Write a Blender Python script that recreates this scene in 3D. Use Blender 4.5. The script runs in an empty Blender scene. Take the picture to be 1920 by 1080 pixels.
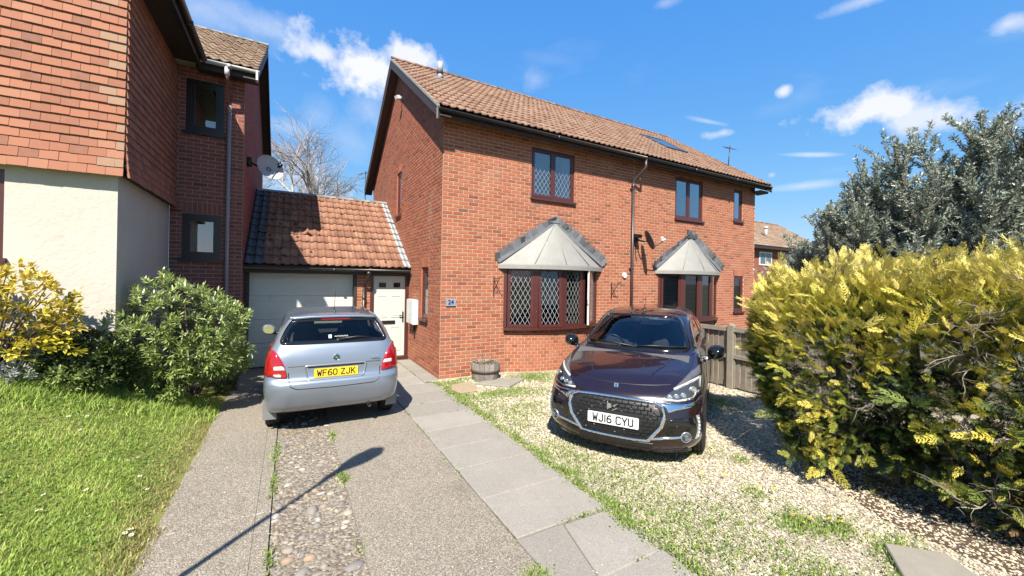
import bpy, math, random
import numpy as np
from mathutils import Vector, Matrix, geometry
from mathutils.bvhtree import BVHTree

rnd = random.Random(11)
nrs = np.random.RandomState(5)
sc = bpy.context.scene
COL = sc.collection
PI = math.pi

# ------------------------------------------------------------------ camera
CAM_H = 2.0
YAW, PITCH, ROLL = 0.514469, 0.0033913, 0.0170212
F_ = Vector((math.sin(YAW)*math.cos(PITCH), math.cos(YAW)*math.cos(PITCH), math.sin(PITCH)))
r_ = Vector((math.cos(YAW), -math.sin(YAW), 0))
u_ = r_.cross(F_)
R_ = r_*math.cos(ROLL) + u_*math.sin(ROLL)
U_ = -r_*math.sin(ROLL) + u_*math.cos(ROLL)
cam = bpy.data.cameras.new('camera')
cam.sensor_width = 36.0
cam.lens = 738.33/1920*36
cam.shift_y = -(540-522.43)/1920
cam.clip_start = 0.05
cam.clip_end = 3000
camo = bpy.data.objects.new('camera', cam)
COL.objects.link(camo)
camo.matrix_world = Matrix((( R_.x, U_.x, -F_.x, 0), (R_.y, U_.y, -F_.y, 0), (R_.z, U_.z, -F_.z, CAM_H), (0, 0, 0, 1)))
sc.camera = camo
CAMP = Vector((0, 0, CAM_H))

# ------------------------------------------------------------------ sun, sky, exposure
SUN_EL = math.radians(48.1)
SUN_H = Vector((0.525, 0.851, 0)).normalized()          # the way the light travels over the ground
LDIR = Vector((SUN_H.x*math.cos(SUN_EL), SUN_H.y*math.cos(SUN_EL), -math.sin(SUN_EL)))
sun = bpy.data.lights.new('sun', 'SUN')
sun.energy = 5.0
sun.angle = math.radians(0.53)
sun.color = (1.0, 0.93, 0.82)
suno = bpy.data.objects.new('sun', sun)
suno.rotation_euler = LDIR.to_track_quat('-Z', 'Y').to_euler()
suno.location = (-20, -25, 35)
COL.objects.link(suno)

w = bpy.data.worlds.new('World')
sc.world = w
w.use_nodes = True
wn, wl = w.node_tree.nodes, w.node_tree.links
wn.clear()

def wnode(t, **k):
    n = wn.new(t)
    for a, b in k.items():
        setattr(n, a, b)
    return n

def wmath(op, a, b=None, c=None, clamp=False):
    n = wnode('ShaderNodeMath', operation=op, use_clamp=clamp)
    for i, v in enumerate((a, b, c)):
        if v is None:
            continue
        if isinstance(v, (int, float)):
            n.inputs[i].default_value = v
        else:
            wl.new(v, n.inputs[i])
    return n.outputs[0]

sky = wnode('ShaderNodeTexSky', sky_type='NISHITA')
sky.sun_disc = False
sky.sun_elevation = SUN_EL
sky.sun_rotation = math.atan2(-SUN_H.x, -SUN_H.y)
sky.altitude = 50
sky.air_density = 1.0
sky.dust_density = 0.25
sky.ozone_density = 2.2
tc = wnode('ShaderNodeTexCoord')
DIR = tc.outputs['Generated']

def pix_dir(x, y):                 # a compass direction in the sky
    d = F_ + R_*((x-960)/738.33) - U_*((y-522.43)/738.33)
    return d.normalized()

cn = wnode('ShaderNodeTexNoise'); cn.inputs['Scale'].default_value = 9; cn.inputs['Detail'].default_value = 8
cn.inputs['Roughness'].default_value = 0.62
wl.new(DIR, cn.inputs['Vector'])
cn2 = wnode('ShaderNodeTexNoise'); cn2.inputs['Scale'].default_value = 24; cn2.inputs['Detail'].default_value = 8; cn2.inputs['Roughness'].default_value = 0.6
wl.new(DIR, cn2.inputs['Vector'])
nsum = wmath('ADD', wmath('MULTIPLY', wmath('SUBTRACT', cn.outputs['Fac'], 0.5), 3.0),
             wmath('MULTIPLY', wmath('SUBTRACT', cn2.outputs['Fac'], 0.5), 2.6))
# cumulus and streaks: (direction, half width, half height, tilt, density, softness, ragged)
CLOUDS = [((680, 125), .135, .066, .05, 1.0, .75, .75), ((765, 125), .10, .05, .30, .95, .75, .7), ((600, 98), .08, .032, .0, .9, .7, .6), ((690, 205), .06, .05, 0, .35, 1.2, .6),
          ((480, 45), .20, .035, .10, .50, 1.4, .5), ((380, 20), .16, .05, .0, .45, 1.4, .5), ((600, 215), .05, .045, .6, .25, 1.2, .4), ((655, 260), .07, .06, .5, .28, 1.4, .4),
          ((545, 240), .05, .022, .1, .40, 1.2, .5), ((1000, 150), .04, .03, .6, .30, 1.2, .6),
          ((1650, 206), .115, .034, -.02, .95, .7, .65), ((1735, 215), .07, .036, .0, .8, .7, .6), ((1470, 170), .016, .014, 0, .85, .8, .5),
          ((1352, 250), .038, .012, 0, .75, .9, .5), ((1330, 228), .05, .006, .35, .45, 1., .3), ((1520, 290), .065, .006, .17, .55, .9, .25),
          ((1510, 348), .09, .010, 0, .45, 1.1, .2), ((1447, 328), .009, .007, 0, .4, .9, .3), ((1890, 45), .03, .02, .2, .75, .9, .5),
          ((1620, 2), .06, .012, 0, .5, 1.1, .5), ((560, 330), .10, .06, 0, .55, 1.4, .5), ((1250, 4), .03, .01, 0, .3, 1.2, .5),
          ((30, -300), .25, .08, .1, .5, 1.2, .5), ((2300, 100), .2, .06, 0, .6, 1.1, .5), ((2500, 300), .15, .03, 0, .6, 1.1, .4), ((1500, -420), .2, .06, 0, .5, 1.2, .5)]
acc = None
for (cx, cy), a, b, tilt, dens, soft, rag in CLOUDS:
    c = pix_dir(cx, cy)
    e1 = c.cross(Vector((0, 0, 1))).normalized()
    e2 = e1.cross(c).normalized()
    e1, e2 = e1*math.cos(tilt) - e2*math.sin(tilt), e1*math.sin(tilt) + e2*math.cos(tilt)
    ds = []
    for e, s in ((e1, a), (e2, b)):
        n = wnode('ShaderNodeVectorMath', operation='DOT_PRODUCT')
        wl.new(DIR, n.inputs[0]); n.inputs[1].default_value = e/s
        ds.append(wmath('POWER', wmath('ABSOLUTE', n.outputs['Value']), 2))
    n = wnode('ShaderNodeVectorMath', operation='DOT_PRODUCT')
    wl.new(DIR, n.inputs[0]); n.inputs[1].default_value = c
    front = wmath('GREATER_THAN', n.outputs['Value'], 0.2)
    r2 = wmath('SQRT', wmath('ADD', ds[0], ds[1]))
    m = wmath('DIVIDE', wmath('ADD', wmath('SUBTRACT', 1.0, r2), wmath('MULTIPLY', nsum, rag)), soft, clamp=True)
    m = wmath('MULTIPLY', wmath('MULTIPLY', wmath('SMOOTH_MIN', m, 1.0, .2), dens), front)
    acc = m if acc is None else wmath('MAXIMUM', acc, m)
# thin haze veil over the whole sky
vz = wnode('ShaderNodeTexNoise'); vz.inputs['Scale'].default_value = 3.0; vz.inputs['Detail'].default_value = 6
vmap = wnode('ShaderNodeMapping'); vmap.inputs['Scale'].default_value = (1, 1, 3.2)
wl.new(DIR, vmap.inputs['Vector']); wl.new(vmap.outputs[0], vz.inputs['Vector'])
veil = wmath('MULTIPLY', wmath('SUBTRACT', vz.outputs['Fac'], 0.54, clamp=True), 0.9, clamp=True)
acc = wmath('MAXIMUM', acc, veil)
mx = wnode('ShaderNodeMix', data_type='RGBA')
wl.new(acc, mx.inputs[0])
sp = wnode('ShaderNodeSeparateColor'); wl.new(sky.outputs[0], sp.inputs[0])
cb = wnode('ShaderNodeCombineColor')           # phone-like tone curve of the clear sky, one power per channel
for i, (ga, pw) in enumerate(((.80, 1.0), (2.08, .55), (5.7, .16))):
    wl.new(wmath('MULTIPLY', wmath('POWER', sp.outputs[i], pw), ga), cb.inputs[i])
wl.new(cb.outputs[0], mx.inputs[6])
mx.inputs[7].default_value = (7.6, 7.7, 8.1, 1)
bg = wnode('ShaderNodeBackground')
bg.inputs['Strength'].default_value = 0.053
wl.new(mx.outputs[2], bg.inputs['Color'])
wo = wnode('ShaderNodeOutputWorld')
wl.new(bg.outputs[0], wo.inputs['Surface'])
w.cycles.sampling_method = 'MANUAL'
w.cycles.sample_map_resolution = 512

sc.view_settings.view_transform = 'Standard'
sc.view_settings.look = 'None'
sc.view_settings.exposure = 1.30
sc.view_settings.gamma = 1.0
sc.view_settings.use_curve_mapping = False
sc.cycles.max_bounces = 8
sc.cycles.diffuse_bounces = 1
sc.cycles.transparent_max_bounces = 24

# ------------------------------------------------------------------ helpers
class MB:
    """collects faces, builds ONE mesh object"""
    def __init__(s):
        s.v, s.f, s.t, s.uv = [], [], [], None
    def add(s, vs, fs, tone=0.5):
        b = len(s.v)
        s.v.extend([tuple(p) for p in vs])
        for f in fs:
            s.f.append(tuple(b+i for i in f)); s.t.append(tone)
        return s
    def quad(s, a, b, c, d, tone=.5):
        return s.add((a, b, c, d), ((0, 1, 2, 3),), tone)
    def box(s, x0, x1, y0, y1, z0, z1, tone=.5):
        return s.add([(x0,y0,z0),(x1,y0,z0),(x1,y1,z0),(x0,y1,z0),(x0,y0,z1),(x1,y0,z1),(x1,y1,z1),(x0,y1,z1)],
                     [(0,3,2,1),(4,5,6,7),(0,1,5,4),(1,2,6,5),(2,3,7,6),(3,0,4,7)], tone)
    def obox(s, c, a, b, d, tone=.5, ch=0):
        """box about c with half axes a, b, d"""
        c, a, b, d = Vector(c), Vector(a), Vector(b), Vector(d)
        P = [c+a*i+b*j+d*k for k in (-1, 1) for i, j in ((-1,-1),(1,-1),(1,1),(-1,1))]
        return s.add(P, [(0,3,2,1),(4,5,6,7),(0,1,5,4),(1,2,6,5),(2,3,7,6),(3,0,4,7)], tone)
    def bar(s, p, q, wx, wy, up=(0,0,1), tone=.5):
        p, q = Vector(p), Vector(q)
        d = (q-p); L = d.length; d.normalize()
        a = d.cross(Vector(up)); a.normalize(); b = a.cross(d)
        return s.obox((p+q)/2, d*L/2, a*wx/2, b*wy/2, tone)
    def tube(s, pts, r, n=8, tone=.5, cap=True, closed=False):
        pts = [Vector(p) for p in pts]
        m = len(pts); base = len(s.v)
        rs = r if hasattr(r, '__len__') else [r]*m
        prev = None
        for i, p in enumerate(pts):
            if closed:
                d = pts[(i+1) % m]-pts[i-1]
            else:
                d = pts[min(i+1, m-1)]-pts[max(i-1, 0)]
            if d.length < 1e-9: d = Vector((0, 0, 1))
            d.normalize()
            if prev is None:
                a = d.cross(Vector((0, 0, 1)))
                if a.length < .05: a = d.cross(Vector((1, 0, 0)))
            else:
                a = prev - d*prev.dot(d)
                if a.length < 1e-6: a = d.cross(Vector((0, 1, .1)))
            a.normalize(); prev = a; b = d.cross(a)
            for k in range(n):
                t = 2*PI*k/n
                s.v.append(tuple(p + (a*math.cos(t)+b*math.sin(t))*rs[i]))
        for i in range(m if closed else m-1):
            j = (i+1) % m
            for k in range(n):
                k2 = (k+1) % n
                s.f.append((base+i*n+k, base+i*n+k2, base+j*n+k2, base+j*n+k)); s.t.append(tone)
        if cap and not closed:
            s.f.append(tuple(base+k for k in range(n))[::-1]); s.t.append(tone)
            s.f.append(tuple(base+(m-1)*n+k for k in range(n))); s.t.append(tone)
        return s
    def prism(s, poly, vec, tone=.5):
        n = len(poly); vec = Vector(vec)
        P = [Vector(p) for p in poly]
        s.add(P + [p+vec for p in P], [tuple(range(n))[::-1], tuple(range(n, 2*n))] +
              [(i, (i+1) % n, n+(i+1) % n, n+i) for i in range(n)], tone)
        return s
    def lathe(s, prof, c=(0,0,0), axis='z', n=24, tone=.5, a0=0, a1=2*PI):
        full = abs(a1-a0-2*PI) < 1e-6
        m = n if full else n+1
        base = len(s.v)
        for (r, h) in prof:
            for k in range(m):
                t = a0+(a1-a0)*k/n
                x, y = r*math.cos(t), r*math.sin(t)
                p = {'z': (x, y, h), 'y': (x, h, y), 'x': (h, x, y)}[axis]
                s.v.append((p[0]+c[0], p[1]+c[1], p[2]+c[2]))
        for i in range(len(prof)-1):
            for k in range(n):
                k2 = (k+1) % m
                s.f.append((base+i*m+k, base+i*m+k2, base+(i+1)*m+k2, base+(i+1)*m+k)); s.t.append(tone)
        return s
    def mesh(s, name, mat, smooth=False):
        me = bpy.data.meshes.new(name)
        me.from_pydata(s.v, [], s.f)
        if s.t:
            at = me.attributes.new('tone', 'FLOAT', 'FACE')
            at.data.foreach_set('value', np.array(s.t, dtype=np.float32))
        if smooth:
            me.polygons.foreach_set('use_smooth', np.ones(len(me.polygons), dtype=bool))
        if mat: me.materials.append(mat)
        me.update()
        return me
    def build(s, name, mat, parent=None, smooth=False):
        return link(name, s.mesh(name, mat, smooth), parent)

def np_mesh(name, V, F, tone, mat, parent=None, smooth=False):
    """V (n,3), F (m,3|4) numpy arrays -> object"""
    me = bpy.data.meshes.new(name)
    V = np.asarray(V, dtype=np.float32); F = np.asarray(F, dtype=np.int32)
    k = F.shape[1]
    me.vertices.add(len(V)); me.vertices.foreach_set('co', V.ravel())
    me.loops.add(F.size); me.loops.foreach_set('vertex_index', F.ravel())
    me.polygons.add(len(F))
    me.polygons.foreach_set('loop_start', np.arange(0, F.size, k, dtype=np.int32))
    me.polygons.foreach_set('loop_total', np.full(len(F), k, dtype=np.int32))
    if smooth: me.polygons.foreach_set('use_smooth', np.ones(len(F), dtype=bool))
    at = me.attributes.new('tone', 'FLOAT', 'FACE')
    at.data.foreach_set('value', np.asarray(tone, dtype=np.float32))
    me.materials.append(mat)
    me.update(calc_edges=True)
    return link(name, me, parent)

def link(name, data, parent=None):
    o = bpy.data.objects.new(name, data)
    COL.objects.link(o)
    if parent is not None:
        o.parent = parent
        if 'wm' in parent:                # children of a thing are modelled in world coordinates
            o.matrix_parent_inverse = Matrix.Translation(-Vector(parent['wm']))
    return o

def thing(name, label, cat, loc=(0,0,0), group=None, world=True):
    o = bpy.data.objects.new(name, None)
    COL.objects.link(o)
    o.empty_display_size = .2
    o.location = loc
    o['label'] = label; o['category'] = cat
    if group: o['group'] = group
    if world: o['wm'] = tuple(loc)
    return o

def tag(o, label, cat, group=None):
    o['label'] = label; o['category'] = cat
    if group: o['group'] = group
    return o

def stuff(o, label=None, cat=None):
    o['kind'] = 'stuff'
    if label: o['label'] = label
    if cat: o['category'] = cat
    return o

def structure(o):
    o['kind'] = 'structure'
    return o

# ------------------------------------------------------------------ materials
MATS = {}
ALB = .655
def mat(name, col, rough=.6, col2=None, nscale=6., bump=0., bscale=80., metal=0., coat=0., ramp=None, spec=.5,
        nmix=.5, trans=0., sheen=0., obj=False, speck=None, rvar=0., stain=None, subs=0.):
    """procedural material: tone attribute ramp or base colour, broken up by noise, with bump"""
    if metal < .5:                    # real-world reflectances: the swatches above are as seen in full sun
        sA = lambda c: tuple(x*ALB for x in c)
        col = sA(col); col2 = sA(col2) if col2 is not None else None
        ramp = [(p_, sA(c_)) for p_, c_ in ramp] if ramp else None
        stain = [(sA(q[0]),)+tuple(q[1:]) for q in stain] if stain else None
        speck = (speck[0], [(p_, sA(c_)) for p_, c_ in speck[1]], speck[2]) if speck else None
    m = bpy.data.materials.new(name); m.use_nodes = True
    nt = m.node_tree; N, L = nt.nodes, nt.links
    b = N['Principled BSDF']
    b.inputs['Roughness'].default_value = rough
    b.inputs['Metallic'].default_value = metal
    b.inputs['Specular IOR Level'].default_value = spec
    if coat:
        b.inputs['Coat Weight'].default_value = coat; b.inputs['Coat Roughness'].default_value = .03
    if obj:
        t = N.new('ShaderNodeTexCoord'); pos = t.outputs['Object']
    else:
        t = N.new('ShaderNodeNewGeometry'); pos = t.outputs['Position']
    if ramp:
        a = N.new('ShaderNodeAttribute'); a.attribute_name = 'tone'
        cr = N.new('ShaderNodeValToRGB')
        el = cr.color_ramp.elements
        while len(el) < len(ramp): el.new(.5)
        for e, (p, c) in zip(el, ramp):
            e.position = p; e.color = (*c, 1)
        L.new(a.outputs['Fac'], cr.inputs[0]); base = cr.outputs[0]
    else:
        rgb = N.new('ShaderNodeRGB'); rgb.outputs[0].default_value = (*col, 1); base = rgb.outputs[0]
    def noise(scale, detail=5, rg=.6):
        n = N.new('ShaderNodeTexNoise'); n.inputs['Scale'].default_value = scale
        n.inputs['Detail'].default_value = detail; n.inputs['Roughness'].default_value = rg
        L.new(pos, n.inputs['Vector']); return n
    if col2 is not None:
        n = noise(nscale)
        mr = N.new('ShaderNodeMapRange'); mr.inputs[1].default_value = .35; mr.inputs[2].default_value = .68
        mr.inputs[4].default_value = nmix
        L.new(n.outputs['Fac'], mr.inputs[0])
        x = N.new('ShaderNodeMix'); x.data_type = 'RGBA'
        L.new(mr.outputs[0], x.inputs[0]); L.new(base, x.inputs[6]); x.inputs[7].default_value = (*col2, 1)
        base = x.outputs[2]
    for st in (stain or []):          # (colour, scale, threshold, amount)
        n = noise(st[1], 6, .65)
        mr = N.new('ShaderNodeMapRange'); mr.inputs[1].default_value = st[2]; mr.inputs[2].default_value = st[2]+.12
        mr.inputs[4].default_value = st[3]
        L.new(n.outputs['Fac'], mr.inputs[0])
        x = N.new('ShaderNodeMix'); x.data_type = 'RGBA'
        L.new(mr.outputs[0], x.inputs[0]); L.new(base, x.inputs[6]); x.inputs[7].default_value = (*st[0], 1)
        base = x.outputs[2]
    if speck:                          # (scale, list of ramp stops, amount): fine aggregate
        v = N.new('ShaderNodeTexVoronoi'); v.inputs['Scale'].default_value = speck[0]
        L.new(pos, v.inputs['Vector'])
        cr = N.new('ShaderNodeValToRGB'); el = cr.color_ramp.elements
        while len(el) < len(speck[1]): el.new(.5)
        for e, (p, c) in zip(el, speck[1]): e.position = p; e.color = (*c, 1)
        sx = N.new('ShaderNodeSeparateColor'); L.new(v.outputs['Color'], sx.inputs[0]); L.new(sx.outputs[0], cr.inputs[0])
        x = N.new('ShaderNodeMix'); x.data_type = 'RGBA'; x.inputs[0].default_value = speck[2]
        L.new(base, x.inputs[6]); L.new(cr.outputs[0], x.inputs[7]); base = x.outputs[2]
    L.new(base, b.inputs['Base Color'])
    if rvar:
        n = noise(nscale*1.7)
        mr = N.new('ShaderNodeMapRange'); mr.inputs[3].default_value = rough-rvar; mr.inputs[4].default_value = rough+rvar
        L.new(n.outputs['Fac'], mr.inputs[0]); L.new(mr.outputs[0], b.inputs['Roughness'])
    if bump:
        n = noise(bscale, 6, .65)
        h = n.outputs['Fac']
        if speck:
            ad = N.new('ShaderNodeMath'); ad.operation = 'SUBTRACT'
            L.new(h, ad.inputs[0]); L.new(v.outputs['Distance'], ad.inputs[1]); h = ad.outputs[0]
        bp = N.new('ShaderNodeBump'); bp.inputs['Strength'].default_value = bump; bp.inputs['Distance'].default_value = .01
        L.new(h, bp.inputs['Height']); L.new(bp.outputs[0], b.inputs['Normal'])
    if trans:                          # thin leaf: part of the light comes through
        tr = N.new('ShaderNodeBsdfTranslucent'); L.new(base, tr.inputs['Color'])
        ms = N.new('ShaderNodeMixShader'); ms.inputs[0].default_value = trans
        L.new(b.outputs[0], ms.inputs[1]); L.new(tr.outputs[0], ms.inputs[2])
        L.new(ms.outputs[0], N['Material Output'].inputs['Surface'])
    MATS[name] = m
    return m

def glass(name, tint=(.9,.95,.93), refl=1.0, rough=0.0, ior=1.5):
    m = bpy.data.materials.new(name); m.use_nodes = True
    nt = m.node_tree; N, L = nt.nodes, nt.links
    N.remove(N['Principled BSDF'])
    t = N.new('ShaderNodeBsdfTransparent'); t.inputs[0].default_value = (*tint, 1)
    g = N.new('ShaderNodeBsdfGlossy'); g.inputs['Roughness'].default_value = rough
    f = N.new('ShaderNodeFresnel'); f.inputs['IOR'].default_value = ior
    mu = N.new('ShaderNodeMath'); mu.operation = 'MULTIPLY'; mu.inputs[1].default_value = refl; mu.use_clamp = True
    L.new(f.outputs[0], mu.inputs[0])
    x = N.new('ShaderNodeMixShader')
    L.new(mu.outputs[0], x.inputs[0]); L.new(t.outputs[0], x.inputs[1]); L.new(g.outputs[0], x.inputs[2])
    L.new(x.outputs[0], N['Material Output'].inputs['Surface'])
    return m

BRICK_RAMP = [(0, (.18,.062,.040)), (.18, (.34,.088,.043)), (.5, (.46,.130,.062)), (.8, (.50,.163,.080)), (.93, (.38,.145,.080)), (1, (.28,.15,.095))]
M_brick = mat('red_brick', (.4,.12,.07), .85, col2=(.30,.13,.085), nscale=14, nmix=.4, bump=.35, bscale=90, ramp=BRICK_RAMP, stain=[((.52,.36,.27), 1.3, .60, .30), ((.22,.10,.07), 2.3, .62, .35), ((.60,.50,.42), 6, .70, .35)])
BRICK_RAMP2 = [(0, (.17,.045,.035)), (.25, (.30,.075,.055)), (.6, (.39,.105,.075)), (.85, (.34,.10,.075)), (1, (.22,.11,.085))]
M_brick2 = mat('dark_red_brick', (.3,.09,.06), .85, col2=(.26,.11,.08), nscale=14, nmix=.35, bump=.35, bscale=90, ramp=BRICK_RAMP2)
M_mortar = mat('lime_mortar', (.62,.51,.35), .95, col2=(.50,.39,.25), nscale=3, stain=[((.36,.26,.17), 1.7, .58, .5)], bump=.4, bscale=120)
M_mortar2 = mat('grey_mortar', (.50,.42,.34), .95, col2=(.36,.29,.23), nscale=9, bump=.4, bscale=120)
TILE_RAMP = [(0, (.145,.075,.05)), (.2, (.225,.122,.082)), (.55, (.30,.175,.12)), (.85, (.36,.225,.157)), (1, (.29,.205,.145))]
M_tile = mat('clay_roof_tile', (.4,.2,.13), .88, col2=(.30,.17,.11), nscale=11, nmix=.5, bump=.4, bscale=70, ramp=TILE_RAMP, stain=[((.09,.075,.06), 30, .66, .6), ((.22,.15,.105), 1.1, .55, .45), ((.30,.27,.20), 2.5, .66, .4)])
GT_RAMP = [(0, (.16,.075,.047)), (.3, (.26,.122,.074)), (.65, (.345,.172,.107)), (.9, (.40,.225,.145)), (1, (.28,.175,.12))]
M_gtile = mat('garage_roof_tile', (.45,.2,.12), .88, col2=(.30,.13,.08), nscale=10, nmix=.5, bump=.4, bscale=70, ramp=GT_RAMP, stain=[((.06,.05,.04), 22, .66, .75), ((.20,.12,.075), 1.6, .55, .5)])
LT_RAMP = [(0, (.17,.11,.075)), (.4, (.30,.20,.14)), (.75, (.38,.27,.19)), (1, (.42,.33,.25))]
M_ltile = mat('weathered_roof_tile', (.35,.25,.18), .9, col2=(.22,.15,.10), nscale=10, nmix=.5, bump=.4, bscale=70, ramp=LT_RAMP, stain=[((.07,.06,.05), 22, .62, .6)])
HT_RAMP = [(0, (.20,.095,.06)), (.15, (.30,.112,.062)), (.5, (.40,.150,.080)), (.8, (.45,.190,.108)), (.95, (.33,.18,.115)), (1, (.48,.37,.235))]
M_htile = mat('hung_clay_tile', (.45,.18,.1), .85, col2=(.36,.17,.11), nscale=12, nmix=.45, bump=.3, bscale=80, ramp=HT_RAMP, stain=[((.62,.55,.42), 34, .70, .7)])
M_render = mat('rough_white_render', (.66,.62,.54), .95, col2=(.56,.52,.44), nscale=2.5, bump=1.0, bscale=12, stain=[((.42,.37,.30), 2.2, .60, .35), ((.36,.30,.24), 14, .68, .45), ((.45,.42,.33), 40, .66, .3)])
M_lead = mat('lead_sheet', (.30,.31,.33), .5, col2=(.15,.155,.17), nscale=9, bump=.3, bscale=30, metal=.25, stain=[((.6,.62,.64), 9, .6, .6)])
M_leaddark = mat('dark_painted_lead_tile', (.062,.064,.070), .5, col2=(.10,.102,.108), nscale=12, bump=.2, bscale=40)
M_zinc = mat('pale_bay_roof_sheet', (.33,.325,.30), .6, col2=(.25,.248,.228), nscale=4, bump=.25, bscale=14, stain=[((.30,.24,.14), 8, .60, .55), ((.20,.20,.18), 3, .60, .4), ((.47,.48,.46), 5, .62, .4)])
M_gutter = mat('brown_black_plastic', (.035,.028,.026), .35, col2=(.06,.05,.045), nscale=6)
M_pipe = mat('brown_plastic_pipe', (.055,.042,.042), .38, col2=(.085,.07,.07), nscale=5)
M_pipeg = mat('faded_grey_pipe', (.40,.35,.36), .5, col2=(.30,.26,.27), nscale=5)
M_darkwood = mat('dark_stained_timber', (.028,.022,.020), .6, col2=(.05,.04,.036), nscale=8, bump=.2, bscale=40)
M_barge = mat('brown_bargeboard', (.05,.030,.024), .6, col2=(.075,.055,.045), nscale=8, bump=.15, bscale=40)
M_verge = mat('weathered_verge_mortar', (.36,.35,.33), .9, col2=(.16,.155,.15), nscale=14, bump=.5, bscale=40)
M_frame = mat('mahogany_upvc', (.085,.024,.021), .35, col2=(.115,.035,.03), nscale=20, coat=.15)
M_framedk = mat('dark_brown_frame', (.022,.015,.016), .35, col2=(.03,.022,.02), nscale=20)
M_white = mat('white_plastic', (.78,.78,.76), .4, col2=(.7,.7,.68), nscale=6)
M_leadcame = mat('white_lead_came', (.50,.51,.52), .4)
M_dark = mat('room_dark', (.035,.035,.038), .9, col2=(.05,.048,.045), nscale=3)
M_curtain = mat('pale_curtain', (.62,.61,.58), .9, col2=(.5,.5,.5), nscale=5)
M_curtain2 = mat('olive_curtain', (.22,.20,.10), .9, col2=(.16,.14,.07), nscale=9)
M_blind = mat('blind_slat', (.45,.45,.43), .6)
M_gdoor = mat('cream_garage_door', (.80,.79,.69), .45, col2=(.72,.71,.62), nscale=2, stain=[((.45,.44,.37), 2.4, .60, .35)])
M_door = mat('cream_front_door', (.72,.73,.65), .42, col2=(.68,.69,.61), nscale=3)
M_black = mat('black_ironwork', (.012,.012,.013), .4)
M_glass = glass('window_glass', (.80,.86,.88), 2.2)
M_glasshard = glass('sky_reflecting_glass', (.55,.6,.62), 7.0)
M_room = M_dark
# ------------------------------------------------------------------ masonry and tile kits
ZUP = Vector((0, 0, 1))
NT = 14
def unit_brick(mt):
    out = []
    for k in range(NT):
        cx, cz = .012, .045
        v = [(-.5,.012,-.5),(.5,.012,-.5),(.5,.012,.5),(-.5,.012,.5),
             (-.5,.003,-.5),(.5,.003,-.5),(.5,.003,.5),(-.5,.003,.5),
             (-.5+cx,0,-.5+cz),(.5-cx,0,-.5+cz),(.5-cx,0,.5-cz),(-.5+cx,0,.5-cz)]
        f = [(8,9,10,11)] + [(4+i, 4+(i+1) % 4, 8+(i+1) % 4, 8+i) for i in range(4)] + [(i, (i+1) % 4, 4+(i+1) % 4, 4+i) for i in range(4)]
        out.append(MB().add(v, f, (k+.5)/NT).mesh('brick', mt))
    return out
BRICK_A = unit_brick(M_brick)
BRICK_B = unit_brick(M_brick2)

def lay(width, v0, v1, openings=(), vmax=None, mirror=False, odd=0, bl=.225):
    """stretcher bond rectangles (u0,u1,v0,v1) on a wall, cut round openings"""
    out = []
    nr = int(round((v1-v0)/.075))
    for r in range(nr):
        a = v0+r*.075+.0065; b = a+.062
        u = 0 if (r+odd) % 2 == 0 else -bl/2
        while u < width:
            p, q = max(u, 0)+.006, min(u+bl, width)-.006
            u += bl
            segs = [(p, q)]
            for (o0, o1, w0, w1) in openings:
                if min(b, w1)-max(a, w0) > .02:
                    ns = []
                    for (s0, s1) in segs:
                        if s1 <= o0 or s0 >= o1: ns.append((s0, s1)); continue
                        if s0 < o0-.02: ns.append((s0, o0-.002))
                        if s1 > o1+.02: ns.append((o1+.002, s1))
                    segs = ns
            for (s0, s1) in segs:
                if s1-s0 < .03: continue
                if vmax and vmax((s0+s1)/2) < (a+b)/2: continue
                out.append((width-s1, width-s0, a, b) if mirror else (s0, s1, a, b))
    return out

def soldiers(u0, u1, v):
    n = max(1, int(round((u1-u0)/.075))); w = (u1-u0)/n
    return [(u0+i*w+.005, u0+(i+1)*w-.005, v+.005, v+.22) for i in range(n)]

def wall_axes(N):
    N = Vector(N); return (-N).cross(ZUP), -N

def set_bricks(parent, faces, meshes, mt, n=300):
    """faces: list of (origin, N, rects); the n nearest become brick objects, the rest one joined part"""
    items = []
    for O, N, rects in faces:
        O = Vector(O); U, D = wall_axes(N)
        for (a, b, c, d) in rects:
            p = O+U*((a+b)/2)+ZUP*((c+d)/2)
            v = CAMP-p
            key = v.length/max(.05, abs(v.normalized().dot(Vector(N))))**.5
            items.append((key, p, U, D, b-a, d-c))
    items.sort(key=lambda t: t[0])
    mb = MB()
    for i, (k, p, U, D, wd, ht) in enumerate(items):
        t = min(.999, max(0, rnd.betavariate(2.2, 2.0)))
        p = p + D*rnd.uniform(-.0012, .0012)
        if i < n:
            o = link('brick', meshes[int(t*NT)], parent)
            Mx = Matrix(((U.x*wd, D.x, 0, p.x), (U.y*wd, D.y, 0, p.y), (0, 0, ht, p.z), (0, 0, 0, 1)))
            o.matrix_basis = Mx
        else:
            a, c = U*wd/2, ZUP*ht/2; e = D*.003; g = D*.012
            f = .0026; a2, c2 = U*(wd/2-f), ZUP*(ht/2-f)
            mb.add([p-a-c+g, p+a-c+g, p+a+c+g, p-a+c+g, p-a-c+e, p+a-c+e, p+a+c+e, p-a+c+e, p-a2-c2, p+a2-c2, p+a2+c2, p-a2+c2],
                   [(8,9,10,11), (4,5,9,8), (5,6,10,9), (6,7,11,10), (7,4,8,11), (0,1,5,4), (1,2,6,5), (2,3,7,6), (3,0,4,7)], t)
    if mb.v:
        stuff(mb.build('brickwork', mt, parent))

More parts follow.
